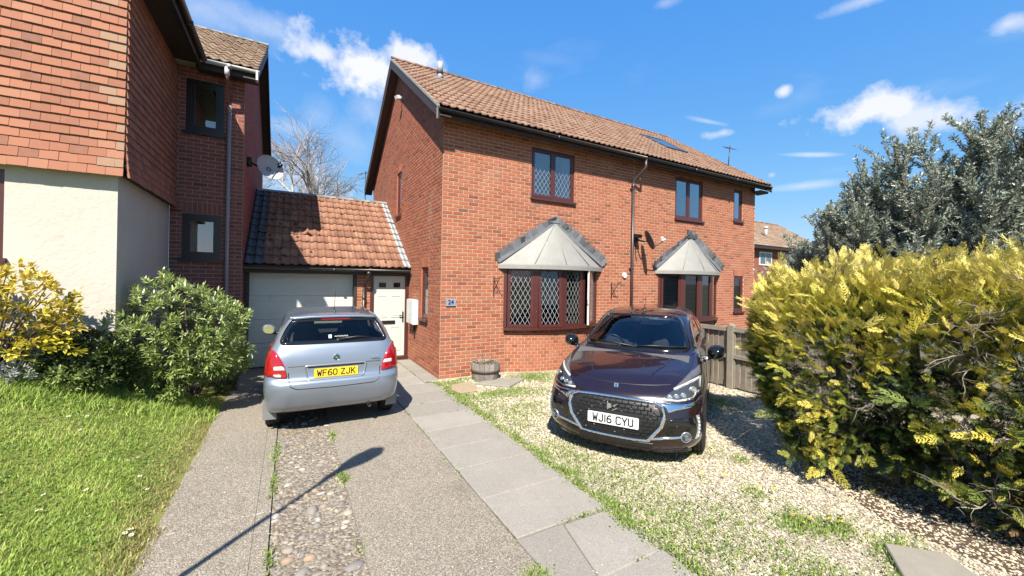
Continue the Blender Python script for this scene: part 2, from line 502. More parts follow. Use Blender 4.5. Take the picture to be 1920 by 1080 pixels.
def wall_sheet(mb, O, N, width, v0, v1, openings=(), gable=None, rec=.006, depth=.11, rev=None):
    """mortar face with holes and reveals"""
    O = Vector(O); U, D = wall_axes(N)
    us = sorted({0., width, *[o[0] for o in openings], *[o[1] for o in openings]})
    vs = sorted({v0, v1, *[o[2] for o in openings], *[o[3] for o in openings]})
    B = O + D*rec
    for i in range(len(us)-1):
        for j in range(len(vs)-1):
            cu, cv = (us[i]+us[i+1])/2, (vs[j]+vs[j+1])/2
            if any(o[0] < cu < o[1] and o[2] < cv < o[3] for o in openings): continue
            mb.quad(B+U*us[i]+ZUP*vs[j], B+U*us[i+1]+ZUP*vs[j], B+U*us[i+1]+ZUP*vs[j+1], B+U*us[i]+ZUP*vs[j+1])
    if gable:
        mb.add([B+U*a+ZUP*b for a, b in gable], [tuple(range(len(gable)))])
    for (a, b, c, d) in openings:
        one = MB()
        p = [B+U*a+ZUP*c, B+U*b+ZUP*c, B+U*b+ZUP*d, B+U*a+ZUP*d]
        q = [x+D*depth for x in p]
        for i in range(4):
            (one if rev is not None else mb).quad(p[i], p[(i+1) % 4], q[(i+1) % 4], q[i])
        if rev is not None: rev.append(one)

# pantiles ---------------------------------------------------------
def pantile_mesh(mt, cover, gauge, ntone=12, seg=7):
    out = []
    xs = [cover*(i/seg) for i in range(seg+1)]
    def hz(x):
        t = x/cover
        return .031*math.exp(-((t-.30)/.20)**2) + .005*math.cos(2*PI*t)
    L = gauge+.05
    for k in range(ntone):
        v, f = [], []
        for y, dz in ((0, .042), (L, .002)):
            for x in xs: v.append((x+.001, y, hz(x)+dz))
        m = seg+1
        for x in xs: v.append((x+.001, .004, hz(x)+.042-.030))
        for i in range(seg):
            f.append((i, i+1, m+i+1, m+i)); f.append((2*m+i, 2*m+i+1, i+1, i))
        f.append((0, m, 2*m)); f.append((m-1, 2*m-1+m, 2*m-1))
        out.append(MB().add(v, f, (k+.5)/ntone).mesh('roof_tile', mt, True))
    return out

def tile_roof(parent, E, U, S, width, length, mt, n_ind, cover=.165, gauge=.33, seg=7, skip=None, edge=None, wobble=.004, tonef=None):
    """E eave start; U along eave; S up slope. makes roof part with tile children"""
    E, U, S = Vector(E), Vector(U), Vector(S); Nn = U.cross(S)
    deck = MB()
    d0 = E - Nn*.012 + S*.03
    P = [d0, d0+U*width, d0+U*width+S*(length-.03), d0+S*(length-.03)]
    deck.prism(P, -Nn*.03)
    part = deck.build('roof', M_darkwood, parent)
    nx = int(round(width/cover)); ny = int(math.ceil(length/gauge - .01))
    cw = width/nx
    meshes = pantile_mesh(mt, cw, gauge, seg=seg)
    em = {}
    items = []
    for j in range(ny):
        for i in range(nx):
            p = E+U*(i*cw)+S*(j*gauge)
            if skip and skip((i+.5)*cw, (j+.5)*gauge): continue
            items.append(((p-CAMP).length, i, j, p))
    items.sort(key=lambda t: t[0])
    mb = MB()
    for q, (k, i, j, p) in enumerate(items):
        t = min(.999, max(0., rnd.betavariate(2.4, 2.0) if tonef is None else tonef(i, j)))
        m = meshes; mm = None
        if edge and edge(i, nx):
            mm = edge(i, nx)
            if mm.name not in em: em[mm.name] = pantile_mesh(mm, cw, gauge, 2, seg)
            m = em[mm.name]
        p = p + Nn*rnd.uniform(-wobble, wobble) + S*rnd.uniform(-.006, .006)
        last = j == ny-1
        sy = 1.0 if not last else max(.2, (length-j*gauge)/(gauge+.05))
        if q < n_ind or mm:
            o = link('roof_tile', m[int(t*len(m))], part)
            o.matrix_basis = Matrix(((U.x, S.x*sy, Nn.x, p.x), (U.y, S.y*sy, Nn.y, p.y), (U.z, S.z*sy, Nn.z, p.z), (0, 0, 0, 1)))
        else:
            me = m[0]
            vs = [p+U*v.co.x+S*(v.co.y*sy)+Nn*v.co.z for v in me.vertices]
            mb.add(vs, [tuple(pp.vertices) for pp in me.polygons], t)
    if mb.v:
        stuff(mb.build('roof_tiling', mt, part, True))
    return part

def ridge(parent, A, B, mt, r=.11, step=.32):
    A, B = Vector(A), Vector(B); d = (B-A); n = max(1, int(d.length/step)); d.normalize()
    side = d.cross(ZUP)
    st = (B-A).length/n
    for i in range(n):
        p = A+d*(i*st)
        v, f = [], []
        for k, s in enumerate((0, st*1.02)):
            rr = r*(1.06 if k == 0 else 1.0)
            for j in range(9):
                t = PI*j/8
                v.append(p+d*s+side*(rr*math.cos(t))+ZUP*(rr*.75*math.sin(t)-.03))
        for j in range(8): f.append((j, j+1, 9+j+1, 9+j))
        f.append(tuple(range(9)))
        MB().add(v, f, rnd.random()).build('ridge_tile', mt, parent, True)

def half_gutter(mb, p, q, r=.055):
    p, q = Vector(p), Vector(q); d = (q-p).normalized(); s = d.cross(ZUP)
    base = []
    for e in (p, q):
        for k in range(9):
            t = PI+PI*k/8
            base.append(e+s*(r*math.cos(t))+ZUP*(r*math.sin(t)))
    for e in (p, q):
        for k in range(9):
            t = PI+PI*k/8
            base.append(e+s*((r-.006)*math.cos(t))+ZUP*((r-.006)*math.sin(t)+.001))
    f = [(k, k+1, 9+k+1, 9+k) for k in range(8)] + [(18+k+1, 18+k, 27+k, 27+k+1) for k in range(8)]
    f += [(0, 9, 27, 18), (8, 26, 35, 17), tuple(range(9)), tuple(range(17, 8, -1))]
    mb.add(base, f)
    L = (q-p).length
    n = max(2, int(L/1.9))
    for i in range(1, n):
        c = p+d*(L*i/n)
        mb.obox(c-ZUP*.03, d*.03, s*(r+.004), ZUP*.034)

# windows ----------------------------------------------------------
def lattice(mb, P0, A, Bv, w, h, px=.105, py=.165, wd=.009, D=None):
    """diamond leading in the rectangle P0 + a*A + b*B"""
    P0, A, Bv = Vector(P0), Vector(A), Vector(Bv)
    nx = max(1, round(w/px)); ny = max(1, round(h/py)); sx, sy = w/nx, h/ny
    D = D or A.cross(Bv)
    for sgn in (1, -1):
        for k in range(-ny, nx+ny+1):
            # line from (k*sx, 0) with slope sgn*sy/sx
            pts = []
            x0 = k*sx
            x1 = x0 + sgn*h*sx/sy
            # clip to 0..w
            t0, t1 = 0., 1.
            dx = x1-x0
            if dx == 0: continue
            ta, tb = (0-x0)/dx, (w-x0)/dx
            if ta > tb: ta, tb = tb, ta
            t0, t1 = max(t0, ta), min(t1, tb)
            if t1-t0 < .01: continue
            p = P0+A*(x0+dx*t0)+Bv*(h*t0); q = P0+A*(x0+dx*t1)+Bv*(h*t1)
            n = (q-p).cross(D).normalized()*wd/2
            mb.add([p-n, q-n, q+n, p+n], [(0,1,2,3)])

def window(parent, O, N, u0, u1, v0, v1, cols=2, fm=None, gm=None, lead=False, sill=True, inset=.045, fw=.055, casement=None, sillh=.055,
           curtain=None, depth=1.2, blind=False, handle=False, sfm=None, sash=.04, pad=.5):
    """frame (part) > sash, pane, leading, sill, room lining; O wall origin"""
    fm = fm or M_frame; gm = gm or M_glass
    O = Vector(O); U, D = wall_axes(N); Nn = -D
    B = O+D*inset
    def bx(mb, a, b, c, d, n0, n1, tone=.5):
        ctr = B+U*((a+b)/2)+ZUP*((c+d)/2)+Nn*((n0+n1)/2)
        mb.obox(ctr, U*((b-a)/2), Nn*((n1-n0)/2), ZUP*((d-c)/2), tone)
    fr = MB()
    vb = v0+(sillh if sill else 0)
    bx(fr, u0, u0+fw, vb, v1, -.05, .012); bx(fr, u1-fw, u1, vb, v1, -.05, .012)
    bx(fr, u0+fw, u1-fw, v1-fw, v1, -.05, .0121); bx(fr, u0+fw, u1-fw, vb, vb+fw, -.05, .0122)
    wi = (u1-u0-2*fw); cw = wi/cols
    for i in range(1, cols):
        m = u0+fw+cw*i
        bx(fr, m-fw/2, m+fw/2, vb+fw, v1-fw, -.05, .0118)
    part = fr.build('window', fm, parent)
    if sill:
        s = MB(); bx(s, u0-.03, u1+.03, v0, v0+sillh, -.05, inset+.055); s.build('sill', sfm or fm, part)
    for i in range(cols):
        a = u0+fw+cw*i+(fw/2 if i else 0); b = u0+fw+cw*(i+1)-(fw/2 if i < cols-1 else 0)
        c, d = vb+fw, v1-fw
        sh = MB(); sw = sash; n1 = .018 if i == casement else .006
        if i == casement:
            a2, b2, c2, d2 = a-.02, b+.02, c-.02, d+.02; sw = .055
        else: a2, b2, c2, d2 = a, b, c, d
        bx(sh, a2, a2+sw, c2, d2, -.03, n1); bx(sh, b2-sw, b2, c2, d2, -.03, n1)
        bx(sh, a2+sw, b2-sw, d2-sw, d2, -.03, n1-.0007); bx(sh, a2+sw, b2-sw, c2, c2+sw, -.03, n1-.0005)
        sh.build('sash', fm, part)
        g = MB(); p = B+Nn*(-.012)
        ga, gb, gc, gd = a2+sw, b2-sw, c2+sw, d2-sw
        g.quad(p+U*ga+ZUP*gc, p+U*gb+ZUP*gc, p+U*gb+ZUP*gd, p+U*ga+ZUP*gd)
        g.build('pane', gm, part)
        if lead:
            lm = MB(); lattice(lm, B+Nn*(-.0095)+U*ga+ZUP*gc, U, ZUP, gb-ga, gd-gc, D=Nn, wd=.0055, px=.105, py=.175)
            lm.build('leading', M_leadcame, part)
    if handle:
        h = MB(); m = u0+fw+cw; p = B+Nn*-.03+U*(m-.085)+ZUP*((v0+v1)/2)
        h.obox(p, U*.012, Nn*.01, ZUP*.045); h.obox(p+U*.02+ZUP*.03, U*.03, Nn*.012, ZUP*.012)
        h.build('handle', M_white, part)
    # the room behind
    rm = MB(); q = O+D*(.11)
    e0, e1, h0, h1 = u0-pad, u1+pad, v0-.7, v1+.25
    k = [q+U*e0+ZUP*h0, q+U*e1+ZUP*h0, q+U*e1+ZUP*h1, q+U*e0+ZUP*h1]; kk = [x+D*depth for x in k]
    for i in range(4): rm.quad(k[i], k[(i+1) % 4], kk[(i+1) % 4], kk[i])
    rm.quad(*kk)
    z = q+D*.002
    for (a, b, c, d) in ((e0, u0, h0, h1), (u1, e1, h0, h1), (u0, u1, h0, v0), (u0, u1, v1, h1)):
        rm.quad(z+U*a+ZUP*c, z+U*b+ZUP*c, z+U*b+ZUP*d, z+U*a+ZUP*d)
    rm.build('room_lining', M_room, part)
    if blind:
        bl = MB(); n = int((v1-v0)/.036)
        for i in range(n):
            vv = v0+.05+i*.036
            c0 = q+D*.02+U*((u0+u1)/2)+ZUP*vv
            bl.obox(c0, U*((u1-u0)/2-.03), (D*.5+ZUP*.45)*.018, (ZUP*.5-D*.45)*.001)
        bl.build('blind', M_blind, part)
    for (ca, cb, cm) in (curtain or []):
        cu = MB(); n = 14; a, b = u0+(u1-u0)*ca, u0+(u1-u0)*cb
        vs = []
        for zz in (v0-.05, v1+.05):
            for i in range(n+1):
                t = i/n; vs.append(q+D*(.07+.02*math.sin(t*PI*7))+U*(a+(b-a)*t)+ZUP*zz)
        cu.add(vs, [(i, i+1, n+1+i+1, n+1+i) for i in range(n)]); cu.build('curtain', cm, part, True)
    return part

def text_mesh(body, size, mt, name, parent, Mx, ext=.002, font_scale=(1,1), align='CENTER', bold=.0):
    c = bpy.data.curves.new('t', 'FONT'); c.body = body; c.size = size; c.extrude = ext; c.align_x = align; c.align_y = 'CENTER'; c.offset = bold
    c.resolution_u = 3
    o = bpy.data.objects.new('t', c); COL.objects.link(o)
    dg = bpy.context.evaluated_depsgraph_get()
    me = bpy.data.meshes.new_from_object(o.evaluated_get(dg))
    bpy.data.objects.remove(o); bpy.data.curves.remove(c)
    me.transform(Matrix.Diagonal((font_scale[0], font_scale[1], 1, 1)))
    me.transform(Mx)
    me.materials.clear(); me.materials.append(mt); me.name = name
    return link(name, me, parent)
# ------------------------------------------------------------------ the pair of houses
YF, XL, XP, XR = 7.526, 2.63, 7.95, 13.60
EY, EZ = 7.16, 5.27                        # tile edge at the eaves
RY, RZ = 11.3, 8.12                        # ridge
YB = 15.1
SLOPE = Vector((0, RY-EY, RZ-EZ)); SL = SLOPE.length; SLOPE.normalize()
TANP = (RZ-EZ)/(RY-EY)
VX0, VX1 = 2.38, 13.86

def bay(parent, cx, capped, leaded, plinth=True):
    """bowed bay window with four lights and a pale sheet roof"""
    a, p, n = 1.28, .35, 4
    Rr = (a*a+p*p)/(2*p); th = math.asin(a/Rr)
    def arc(t, off=0.):
        r = Rr+off
        return Vector((cx+r*math.sin(t), YF-(r*math.cos(t)-(Rr-p)), 0))
    zs, zh = .93, 2.27
    ts = [th*(2*k/n-1) for k in range(n+1)]
    P = [arc(t) for t in ts]
    fr = MB()
    sill = MB()
    m = 25
    pts = [arc(th*1.02*(2*i/(m-1)-1), .08) for i in range(m)]
    inn = [arc(th*1.02*(2*i/(m-1)-1), -.10) for i in range(m)]
    for zz0, zz1, po in ((zs-.02, zs+.035, pts),):
        v = [q+ZUP*zz0 for q in po]+[q+ZUP*zz1 for q in po]+[q+ZUP*zz1 for q in inn]+[q+ZUP*zz0 for q in inn]
        f = []
        for i in range(m-1):
            f += [(i, i+1, m+i+1, m+i), (m+i, m+i+1, 2*m+i+1, 2*m+i), (3*m+i+1, 3*m+i, i, i+1)]
        f += [(0, m, 2*m, 3*m), (m-1, 4*m-1, 3*m-1, 2*m-1)]
        sill.add(v, f)
    # frames: posts at facet corners, head and foot rails
    for k, q in enumerate(P):
        rad = Vector((math.sin(ts[k]), -math.cos(ts[k]), 0)); tan = Vector((rad.y, -rad.x, 0))
        hw = .055 if 0 < k < n else .035
        fr.obox(q+ZUP*((zs+zh)/2+.01)-rad*.02, tan*hw, rad*.04, ZUP*((zh-zs)/2-.03))
    part = fr.build('bay_window', M_frame, parent)
    for k in range(n):
        A, Bq = P[k], P[k+1]; d = (Bq-A).normalized(); nrm = Vector((d.y, -d.x, 0)); L = (Bq-A).length
        opened = leaded and k in (1, 3)
        sa, off = .065, 0.
        s = MB(); z0, z1 = zs+.04, zh
        u0, u1 = .05, L-.05
        hinge = None
        def sashpt(u, v, nn):
            q = A+d*u+nrm*nn
            if opened:
                ang = .06 if k == 1 else .22
                if k == 1:        # top hung, pushed out at the foot
                    q = q+nrm*((z1-v)*ang)
                else:             # side hung at the wall end, swung wide open
                    piv = A+d*u1; rel = u1-u
                    q = piv - d*(rel*math.cos(ang)) + nrm*(rel*math.sin(ang)+nn)
            return Vector((q.x, q.y, v))
        def sb(aa, b, c, e, n0, n1):
            V = [sashpt(x, z, nn) for nn in (n0, n1) for x, z in ((aa, c), (b, c), (b, e), (aa, e))]
            s.add(V, [(0,3,2,1),(4,5,6,7),(0,1,5,4),(1,2,6,5),(2,3,7,6),(3,0,4,7)])
        sb(u0, u0+sa, z0, z1, -.03, .02); sb(u1-sa, u1, z0, z1, -.03, .02)
        sb(u0+sa, u1-sa, z1-sa, z1, -.03, .0195); sb(u0+sa, u1-sa, z0, z0+sa, -.03, .0193)
        s.build('sash', M_frame, part)
        if opened and k == 3:
            s = MB(); sb(u0-.035, u0-.0005, z0, z1, -.028, .018); s.build('sash_edge', M_white, part)
            hd_ = MB(); hd_.obox(sashpt(u0-.05, (z0+z1)/2-.1, 0), (.012, 0, 0), (0, .012, 0), (0, 0, .06)); hd_.build('handle', M_white, part)
        g = MB(); C4 = [sashpt(x, z, -.005) for x, z in ((u0+sa, z0+sa), (u1-sa, z0+sa), (u1-sa, z1-sa), (u0+sa, z1-sa))]
        g.quad(*C4); g.build('pane', M_glass, part)
        if leaded:
            lm = MB(); lattice(lm, C4[0]+nrm*.004, (C4[1]-C4[0]).normalized(), (C4[3]-C4[0]).normalized(), (C4[1]-C4[0]).length, (C4[3]-C4[0]).length, D=nrm, px=.122, py=.205, wd=.0062)
            lm.build('leading', M_leadcame, part)
        else:
            bl = MB()
            for i in range(34):
                zz = zs+.10+i*.0365
                if zz > zh-.03: break
                c0 = (A+Bq)/2-nrm*.07+ZUP*zz
                bl.obox(c0, d*(L/2-.05), (nrm*.45-ZUP*.5)*.022, (ZUP*.45+nrm*.5)*.0012)
            bl.build('blind', M_blind, part)
    sill.build('sill', M_frame, part)
    # plinth of short bricks
    if plinth:
        core = MB(); nn = 30
        q0 = [arc(th*(2*i/nn-1), -.03) for i in range(nn+1)]
        core.add([q-ZUP*.05 for q in q0]+[q+ZUP*(zs-.02) for q in q0], [(i, i+1, nn+1+i+1, nn+1+i) for i in range(nn)])
        pl = core.build('bay_plinth', M_mortar, parent)
        arcL = 2*th*Rr
        for r in range(12):
            z0 = .005+r*.075
            if z0+.065 > zs-.02: break
            u = (0 if r % 2 else -.075)
            while u < arcL-.03:
                x0, x1 = max(u, 0)+.006, min(u+.15, arcL)-.006
                u += .15
                if x1-x0 < .03: continue
                t = -th+(x0+x1)/2/Rr
                c = arc(t, -.024)+ZUP*(z0+.0325)
                rad = Vector((math.sin(t), -math.cos(t), 0)); tan = Vector((math.cos(t), math.sin(t), 0))
                o = link('brick', BRICK_A[min(NT-1, int(rnd.betavariate(2.5, 1.9)*NT))], pl)
                wd = x1-x0; D = -rad
                o.matrix_basis = Matrix(((tan.x*wd, D.x, 0, c.x), (tan.y*wd, D.y, 0, c.y), (0, 0, .065, c.z), (0, 0, 0, 1)))
    # sheet roof: cone of facets with standing seams
    zr, ap = zh+.06, Vector((cx, YF-.02, 3.33))
    ae, pe = 1.46, .50
    Re = (ae*ae+pe*pe)/(2*pe); te = math.asin(ae/Re)
    def ear(t, dz=0, off=0):
        r = Re+off
        return Vector((cx+r*math.sin(t), YF-(r*math.cos(t)-(Re-pe)), zr+dz))
    ns = 4; kk = 6
    rf = MB()
    for s in range(ns):
        for i in range(kk):
            t0 = te*(2*(s+i/kk)/ns-1); t1 = te*(2*(s+(i+1)/kk)/ns-1)
            # panels sag a little between the seams
            mids = []
            for t in (t0, t1):
                fr_ = ((t/te+1)/2*ns) % 1.
                mids.append((ear(t), ear(t)*.5+ap*.5-ZUP*.0-Vector((0, -1, 0))*0.0))
            rf.quad(mids[0][0], mids[1][0], mids[1][1], mids[0][1]); rf.add([mids[0][1], mids[1][1], ap], [(0, 1, 2)])
    roofp = rf.build('bay_roof', M_zinc, parent, False)
    rim = MB()
    m2 = 24
    for i in range(m2):
        t0, t1 = te*(2*i/m2-1), te*(2*(i+1)/m2-1)
        for (d0, o0), (d1, o1) in (((.0, .012), (.025, .006)), ((-.085, .012), (.0, .012)), ((-.085, -.01), (-.085, .012))):
            rim.quad(ear(t0, d0, o0), ear(t1, d0, o0), ear(t1, d1, o1), ear(t0, d1, o1))
    rim.build('rim', M_zinc, roofp, True)
    so = MB()
    so.add([ear(te*(2*i/m2-1), -.08, -.005) for i in range(m2+1)]+[Vector((cx+ae, YF, zr-.08)), Vector((cx-ae, YF, zr-.08))], [tuple(range(m2+3))])
    so.build('soffit', M_darkwood, roofp)
    for s in range(1, ns):
        t = te*(2*s/ns-1)
        sm = MB(); sm.tube([ear(t, .012), ap+ZUP*.008], .012, 6); sm.build('seam', M_zinc, roofp, True)
    # stepped lead flashing up both sides
    for sg in (-1, 1):
        A = Vector((cx+sg*(ae+.10), YF, zr+.14)); Bt = ap+Vector((0, 0, .10))
        cnt = 15
        for i in range(cnt):
            t = (i+.5)/cnt
            q = A.lerp(Bt, t); q.y = YF-.030-rnd.random()*.03
            hw = .062; hh = .085+rnd.random()*.05
            f = MB(); tl = rnd.uniform(-.15, .15)+sg*-.35
            ax = Vector((math.cos(tl), -.12*sg*rnd.random()-.05, math.sin(tl))); up = Vector((-math.sin(tl), -rnd.uniform(.05,.7), math.cos(tl))).normalized()
            f.obox(q, ax*hw, ax.cross(up)*.004, up*hh); f.build('lead_flashing', M_lead, roofp)
        fl = MB(); A2 = Vector((cx+sg*(ae+.02), YF-.03, zr+.06)); d2 = (ap-A2)
        fl.bar(A2, ap, .03, .07, up=(0, 0, 1)); fl.build('apron_flashing', M_lead, roofp)
    cp = MB()
    if capped: cp.obox((cx+.02, YF-.035, 3.42), (.15, 0, 0), (0, .03, 0), (0, 0, .12))
    else: cp.obox((cx, YF-.03, 3.40), (.13, 0, 0), (0, .02, 0), (0, 0, .055))
    cp.build('cap_flashing', M_leaddark if capped else M_lead, roofp)
    # dim room behind
    rm = MB(); x0, x1, y0, y1, z0, z1 = cx-1.6, cx+1.6, YF+.12, YF+3.2, .3, 2.5
    for q in ([(x0,y1,z0),(x1,y1,z0),(x1,y1,z1),(x0,y1,z1)], [(x0,y0,z0),(x0,y1,z0),(x0,y1,z1),(x0,y0,z1)], [(x1,y0,z0),(x1,y1,z0),(x1,y1,z1),(x1,y0,z1)],
              [(x0,y0,z0),(x1,y0,z0),(x1,y1,z0),(x0,y1,z0)], [(x0,y0,z1),(x1,y0,z1),(x1,y1,z1),(x0,y1,z1)]):
        rm.quad(*[Vector(v) for v in q])
    rm.build('room_lining', M_room, part)
    rb = MB()
    for za, zb in ((zs-.02, zs+.02),):
        rb.add([arc(t, -.12)+ZUP*zb for t in ts]+[Vector((cx+a, YF+.14, zb)), Vector((cx-a, YF+.14, zb))], [tuple(range(n+3))])
    rb.build('window_board', M_white, part)
    if leaded:
        bx = MB(); bx.box(cx-.85, cx-.35, YF+.5, YF+.9, .75, 1.42); bx.box(cx+.1, cx+.7, YF+.8, YF+1.3, .5, 1.25); bx.build('furniture', MATS['room_dark'], part)
    return part

def half_house(x0, x1, name, label, left):
    h = thing(name, label, 'house', ((x0+x1)/2, YF, 0))
    W = x1-x0
    O = Vector((x0, YF, 0)); N = Vector((0, -1, 0))
    if left:
        wins = [(4.72-x0, 5.94-x0, 3.825, 5.025)]
        baycx = 5.37
    else:
        wins = [(9.58-x0, 10.83-x0, 3.80, 5.05), (12.40-x0, 12.88-x0, 3.975, 5.05), (12.46-x0, 12.98-x0, 1.05, 2.25)]
        baycx = 10.24
    bo = (baycx-1.28-x0, baycx+1.28-x0, -.1, 2.33)
    wm = MB(); rv = []
    wall_sheet(wm, O, N, W, -.15, 5.36, wins+[bo], rev=rv)
    faces = [(O, N, lay(W, 0, 5.325, wins+[bo]+([] if left else [(12.42-x0, 13.02-x0, 2.25, 2.475)]), odd=0 if left else 1))]
    if not left: faces.append((O, N, soldiers(12.42-x0, 13.02-x0, 2.25)))
    # gable wall
    D = YB-YF
    def vmax(s): return 5.36 + TANP*(min(s, D-s)) - .02
    if left:
        GO = Vector((XL, YB, 0)); GN = Vector((-1, 0, 0))         # u runs from the back towards the street
        gw = [(D-(11.42-YF), D-(10.89-YF), 3.70, 4.95), (D-(8.88-YF), D-(8.36-YF), 1.05, 2.25)]
        wall_sheet(wm, GO, GN, D, -.15, 5.36, gw, rev=rv, gable=[(0, 5.36), (D, 5.36), (D/2, 5.36+TANP*D/2)])
        op = [(D-b, D-a, c, d) for a, b, c, d in gw]+[(8.33-YF, 8.91-YF, 2.25, 2.475), (10.86-YF, 11.45-YF, 4.95, 5.175)]
        rc = [(a, b-.012 if b > D-.02 else b, c, d) for a, b, c, d in lay(D, 0, 8.1, op, vmax=vmax, mirror=True, odd=1)]
        faces.append((GO, GN, rc+soldiers(D-(8.91-YF), D-(8.33-YF), 2.25)+soldiers(D-(11.45-YF), D-(10.86-YF), 4.95)))
    else:
        GO = Vector((XR, YF, 0)); GN = Vector((1, 0, 0))
        wall_sheet(wm, GO, GN, D, -.15, 5.36, [], gable=[(0, 5.36), (D, 5.36), (D/2, 5.36+TANP*D/2)])
    wm.quad(Vector((x0, YB, -.1)), Vector((x1, YB, -.1)), Vector((x1, YB, 5.3)), Vector((x0, YB, 5.3)))
    wm.build('wall', M_mortar, h); [q_.build('window_reveal', M_brick, h) for q_ in rv]
    set_bricks(h, faces, BRICK_A, M_brick, 300)
    # windows
    if left:
        window(h, O, N, *wins[0], cols=2, lead=True, casement=0, curtain=[(.0, .12, M_curtain), (.80, 1.0, M_curtain)], gm=M_glasshard)
        window(h, GO, GN, *gw[0], cols=1, lead=False, curtain=[(0, .5, M_curtain)]); window(h, GO, GN, *gw[1], cols=1, lead=True, curtain=[(0, 1, M_curtain)])
    else:
        window(h, O, N, *wins[0], cols=2, gm=M_glasshard, handle=True, blind=True)
        window(h, O, N, *wins[1], cols=1, gm=M_glasshard, curtain=[(0, .75, M_curtain)])
        window(h, O, N, *wins[2], cols=1, blind=True)
    bay(h, baycx, not left, left)
    # roof
    rx0, rx1 = (VX0, XP) if left else (XP, VX1)
    skip = None
    if not left:
        skip = lambda u, s: 10.72-rx0 < u < 11.72-rx0 and 2.0 < s < 3.35
    part = tile_roof(h, (rx0, EY, EZ), (1, 0, 0), SLOPE, rx1-rx0, SL, M_tile, 300, skip=skip)
    bk = MB()                                         # back slope
    b0 = Vector((rx0, RY, RZ)); bs = Vector((0, RY-EY, -(RZ-EZ)))
    bk.quad(b0, b0+bs, b0+bs+Vector((rx1-rx0, 0, 0)), b0+Vector((rx1-rx0, 0, 0)))
    bk.build('rear_slope', M_tile, part)
    ridge(part, (rx0, RY, RZ+.02), (rx1, RY, RZ+.02), M_tile)
    # gutter, fascia, rafter feet
    gm = MB(); half_gutter(gm, (rx0+.02, EY-.02, EZ-.055), (rx1-.02, EY-.02, EZ-.055)); gm.build('gutter', M_gutter, h, True)
    fb = MB(); fb.box(rx0+.03, rx1-.03, EY+.045, EY+.065, EZ-.17, EZ-.015); fb.build('fascia', M_darkwood, h)
    k = x0+.18
    while k < x1-.05:
        r = MB()
        z1 = EZ-.05
        r.prism([(k, EY+.068, z1-.09), (k, YF+.0, z1-.08+TANP*.3), (k, YF+.0, z1+TANP*.36-.02), (k, EY+.068, z1+.02)], (.045, 0, 0))
        r.build('rafter_foot', M_darkwood, h); k += .55
    # verge
    vx = VX0 if left else VX1-.03
    for sgn, nm in ((1, 'front'), (-1, 'rear')):
        A = Vector((vx, RY, RZ)); Bp = Vector((vx, RY-sgn*(RY-EY+.03), EZ-.02))
        m = MB(); m.prism([A-ZUP*.03, Bp-ZUP*.03, Bp-ZUP*.22, A-ZUP*.25], (.028, 0, 0)); m.build('bargeboard', M_barge, h)
        m = MB(); xx = vx-.012 if left else vx+.005
        m.prism([Vector((xx, A.y, A.z+.035)), Vector((xx, Bp.y, Bp.z+.035)), Vector((xx, Bp.y, Bp.z-.028)), Vector((xx, A.y, A.z-.028))], (.035, 0, 0)); m.build('verge', M_verge, h)
        m = MB(); s0, s1 = (VX0+.03, XL+.01) if left else (XR-.01, VX1-.03)
        m.prism([Vector((s0, A.y, A.z-.20)), Vector((s0, Bp.y, Bp.z-.17)), Vector((s0, Bp.y, Bp.z-.15)), Vector((s0, A.y, A.z-.18))], (s1-s0, 0, 0)); m.build('soffit', M_barge, h)
    if left:
        m = MB(); m.box(vx-.005, vx+.03, EY-.03, EY+.06, EZ-.24, EZ-.02); m.build('eaves_block', M_verge, h)
    else:
        m = MB(); m.prism([(VX1-.5, EY+.06, EZ-.19), (VX1-.04, EY+.06, EZ-.19), (VX1-.04, EY+.06, EZ-.26)], (0, .36, 0)); m.build('eaves_block', M_darkwood, h)
    return h, part

houseA, roofA = half_house(XL, XP, 'semi_detached_house', 'red brick house with number 24, diamond leaded windows and a bay beside the garage', True)
houseB, roofB = half_house(XP, XR, 'semi_detached_house', 'right half of the brick pair with rooflight and dark blinds in its bay', False)

# number plate, brackets, light, flue, meter, downpipe -----------------
m = MB(); m.box(2.735, 2.945, YF-.022, YF-.0015, 1.455, 1.60); pl = tag(m.build('house_number_plate', mat('slate_blue_plaque', (.28,.32,.40), .5, col2=(.42,.46,.52), nscale=25)),
      'grey slate plaque reading 24 on the brick corner of the house', 'sign')
text_mesh('24', .125, mat('dark_blue_lettering', (.015,.025,.09), .5), 'lettering', pl, Matrix.Translation((2.84, YF-.023, 1.527)) @ Matrix.Rotation(PI/2, 4, 'X'), ext=.002, bold=.004)

def k_bracket(x, z, label):
    m = MB()
    y = YF-.02
    m.bar((x, y, z-.30), (x, y, z+.12), .014, .014, up=(0, 1, 0)); m.bar((x, y, z+.06), (x+.02, y-.27, z+.09), .012, .012)
    m.bar((x, y, z-.20), (x+.015, y-.22, z+.08), .010, .010)
    pts = [(x+.002, y-.10+.05*math.cos(t), z-.01+.05*math.sin(t)) for t in [i*.5 for i in range(12)]]
    m.tube(pts, .006, 5)
    m.tube([(x+.02, y-.27, z+.09), (x+.02, y-.30, z+.11), (x+.02, y-.31, z+.14)], .006, 5)
    return tag(m.build('hanging_basket_bracket', M_black), label, 'bracket', 'hanging basket brackets')
k_bracket(3.80, 1.95, 'black iron hanging basket bracket on the wall left of the leaded bay')
k_bracket(7.17, 1.86, 'black iron hanging basket bracket on the wall between leaded bay and downpipe')

m = MB(); m.lathe([(0, -.04), (.07, -.04), (.075, -.01), (.075, 0)], (7.62, YF, 2.17), 'y', 18)
tag(m.build('extractor_vent', M_white), 'round pale vent cover on the brick wall left of the downpipe', 'vent')

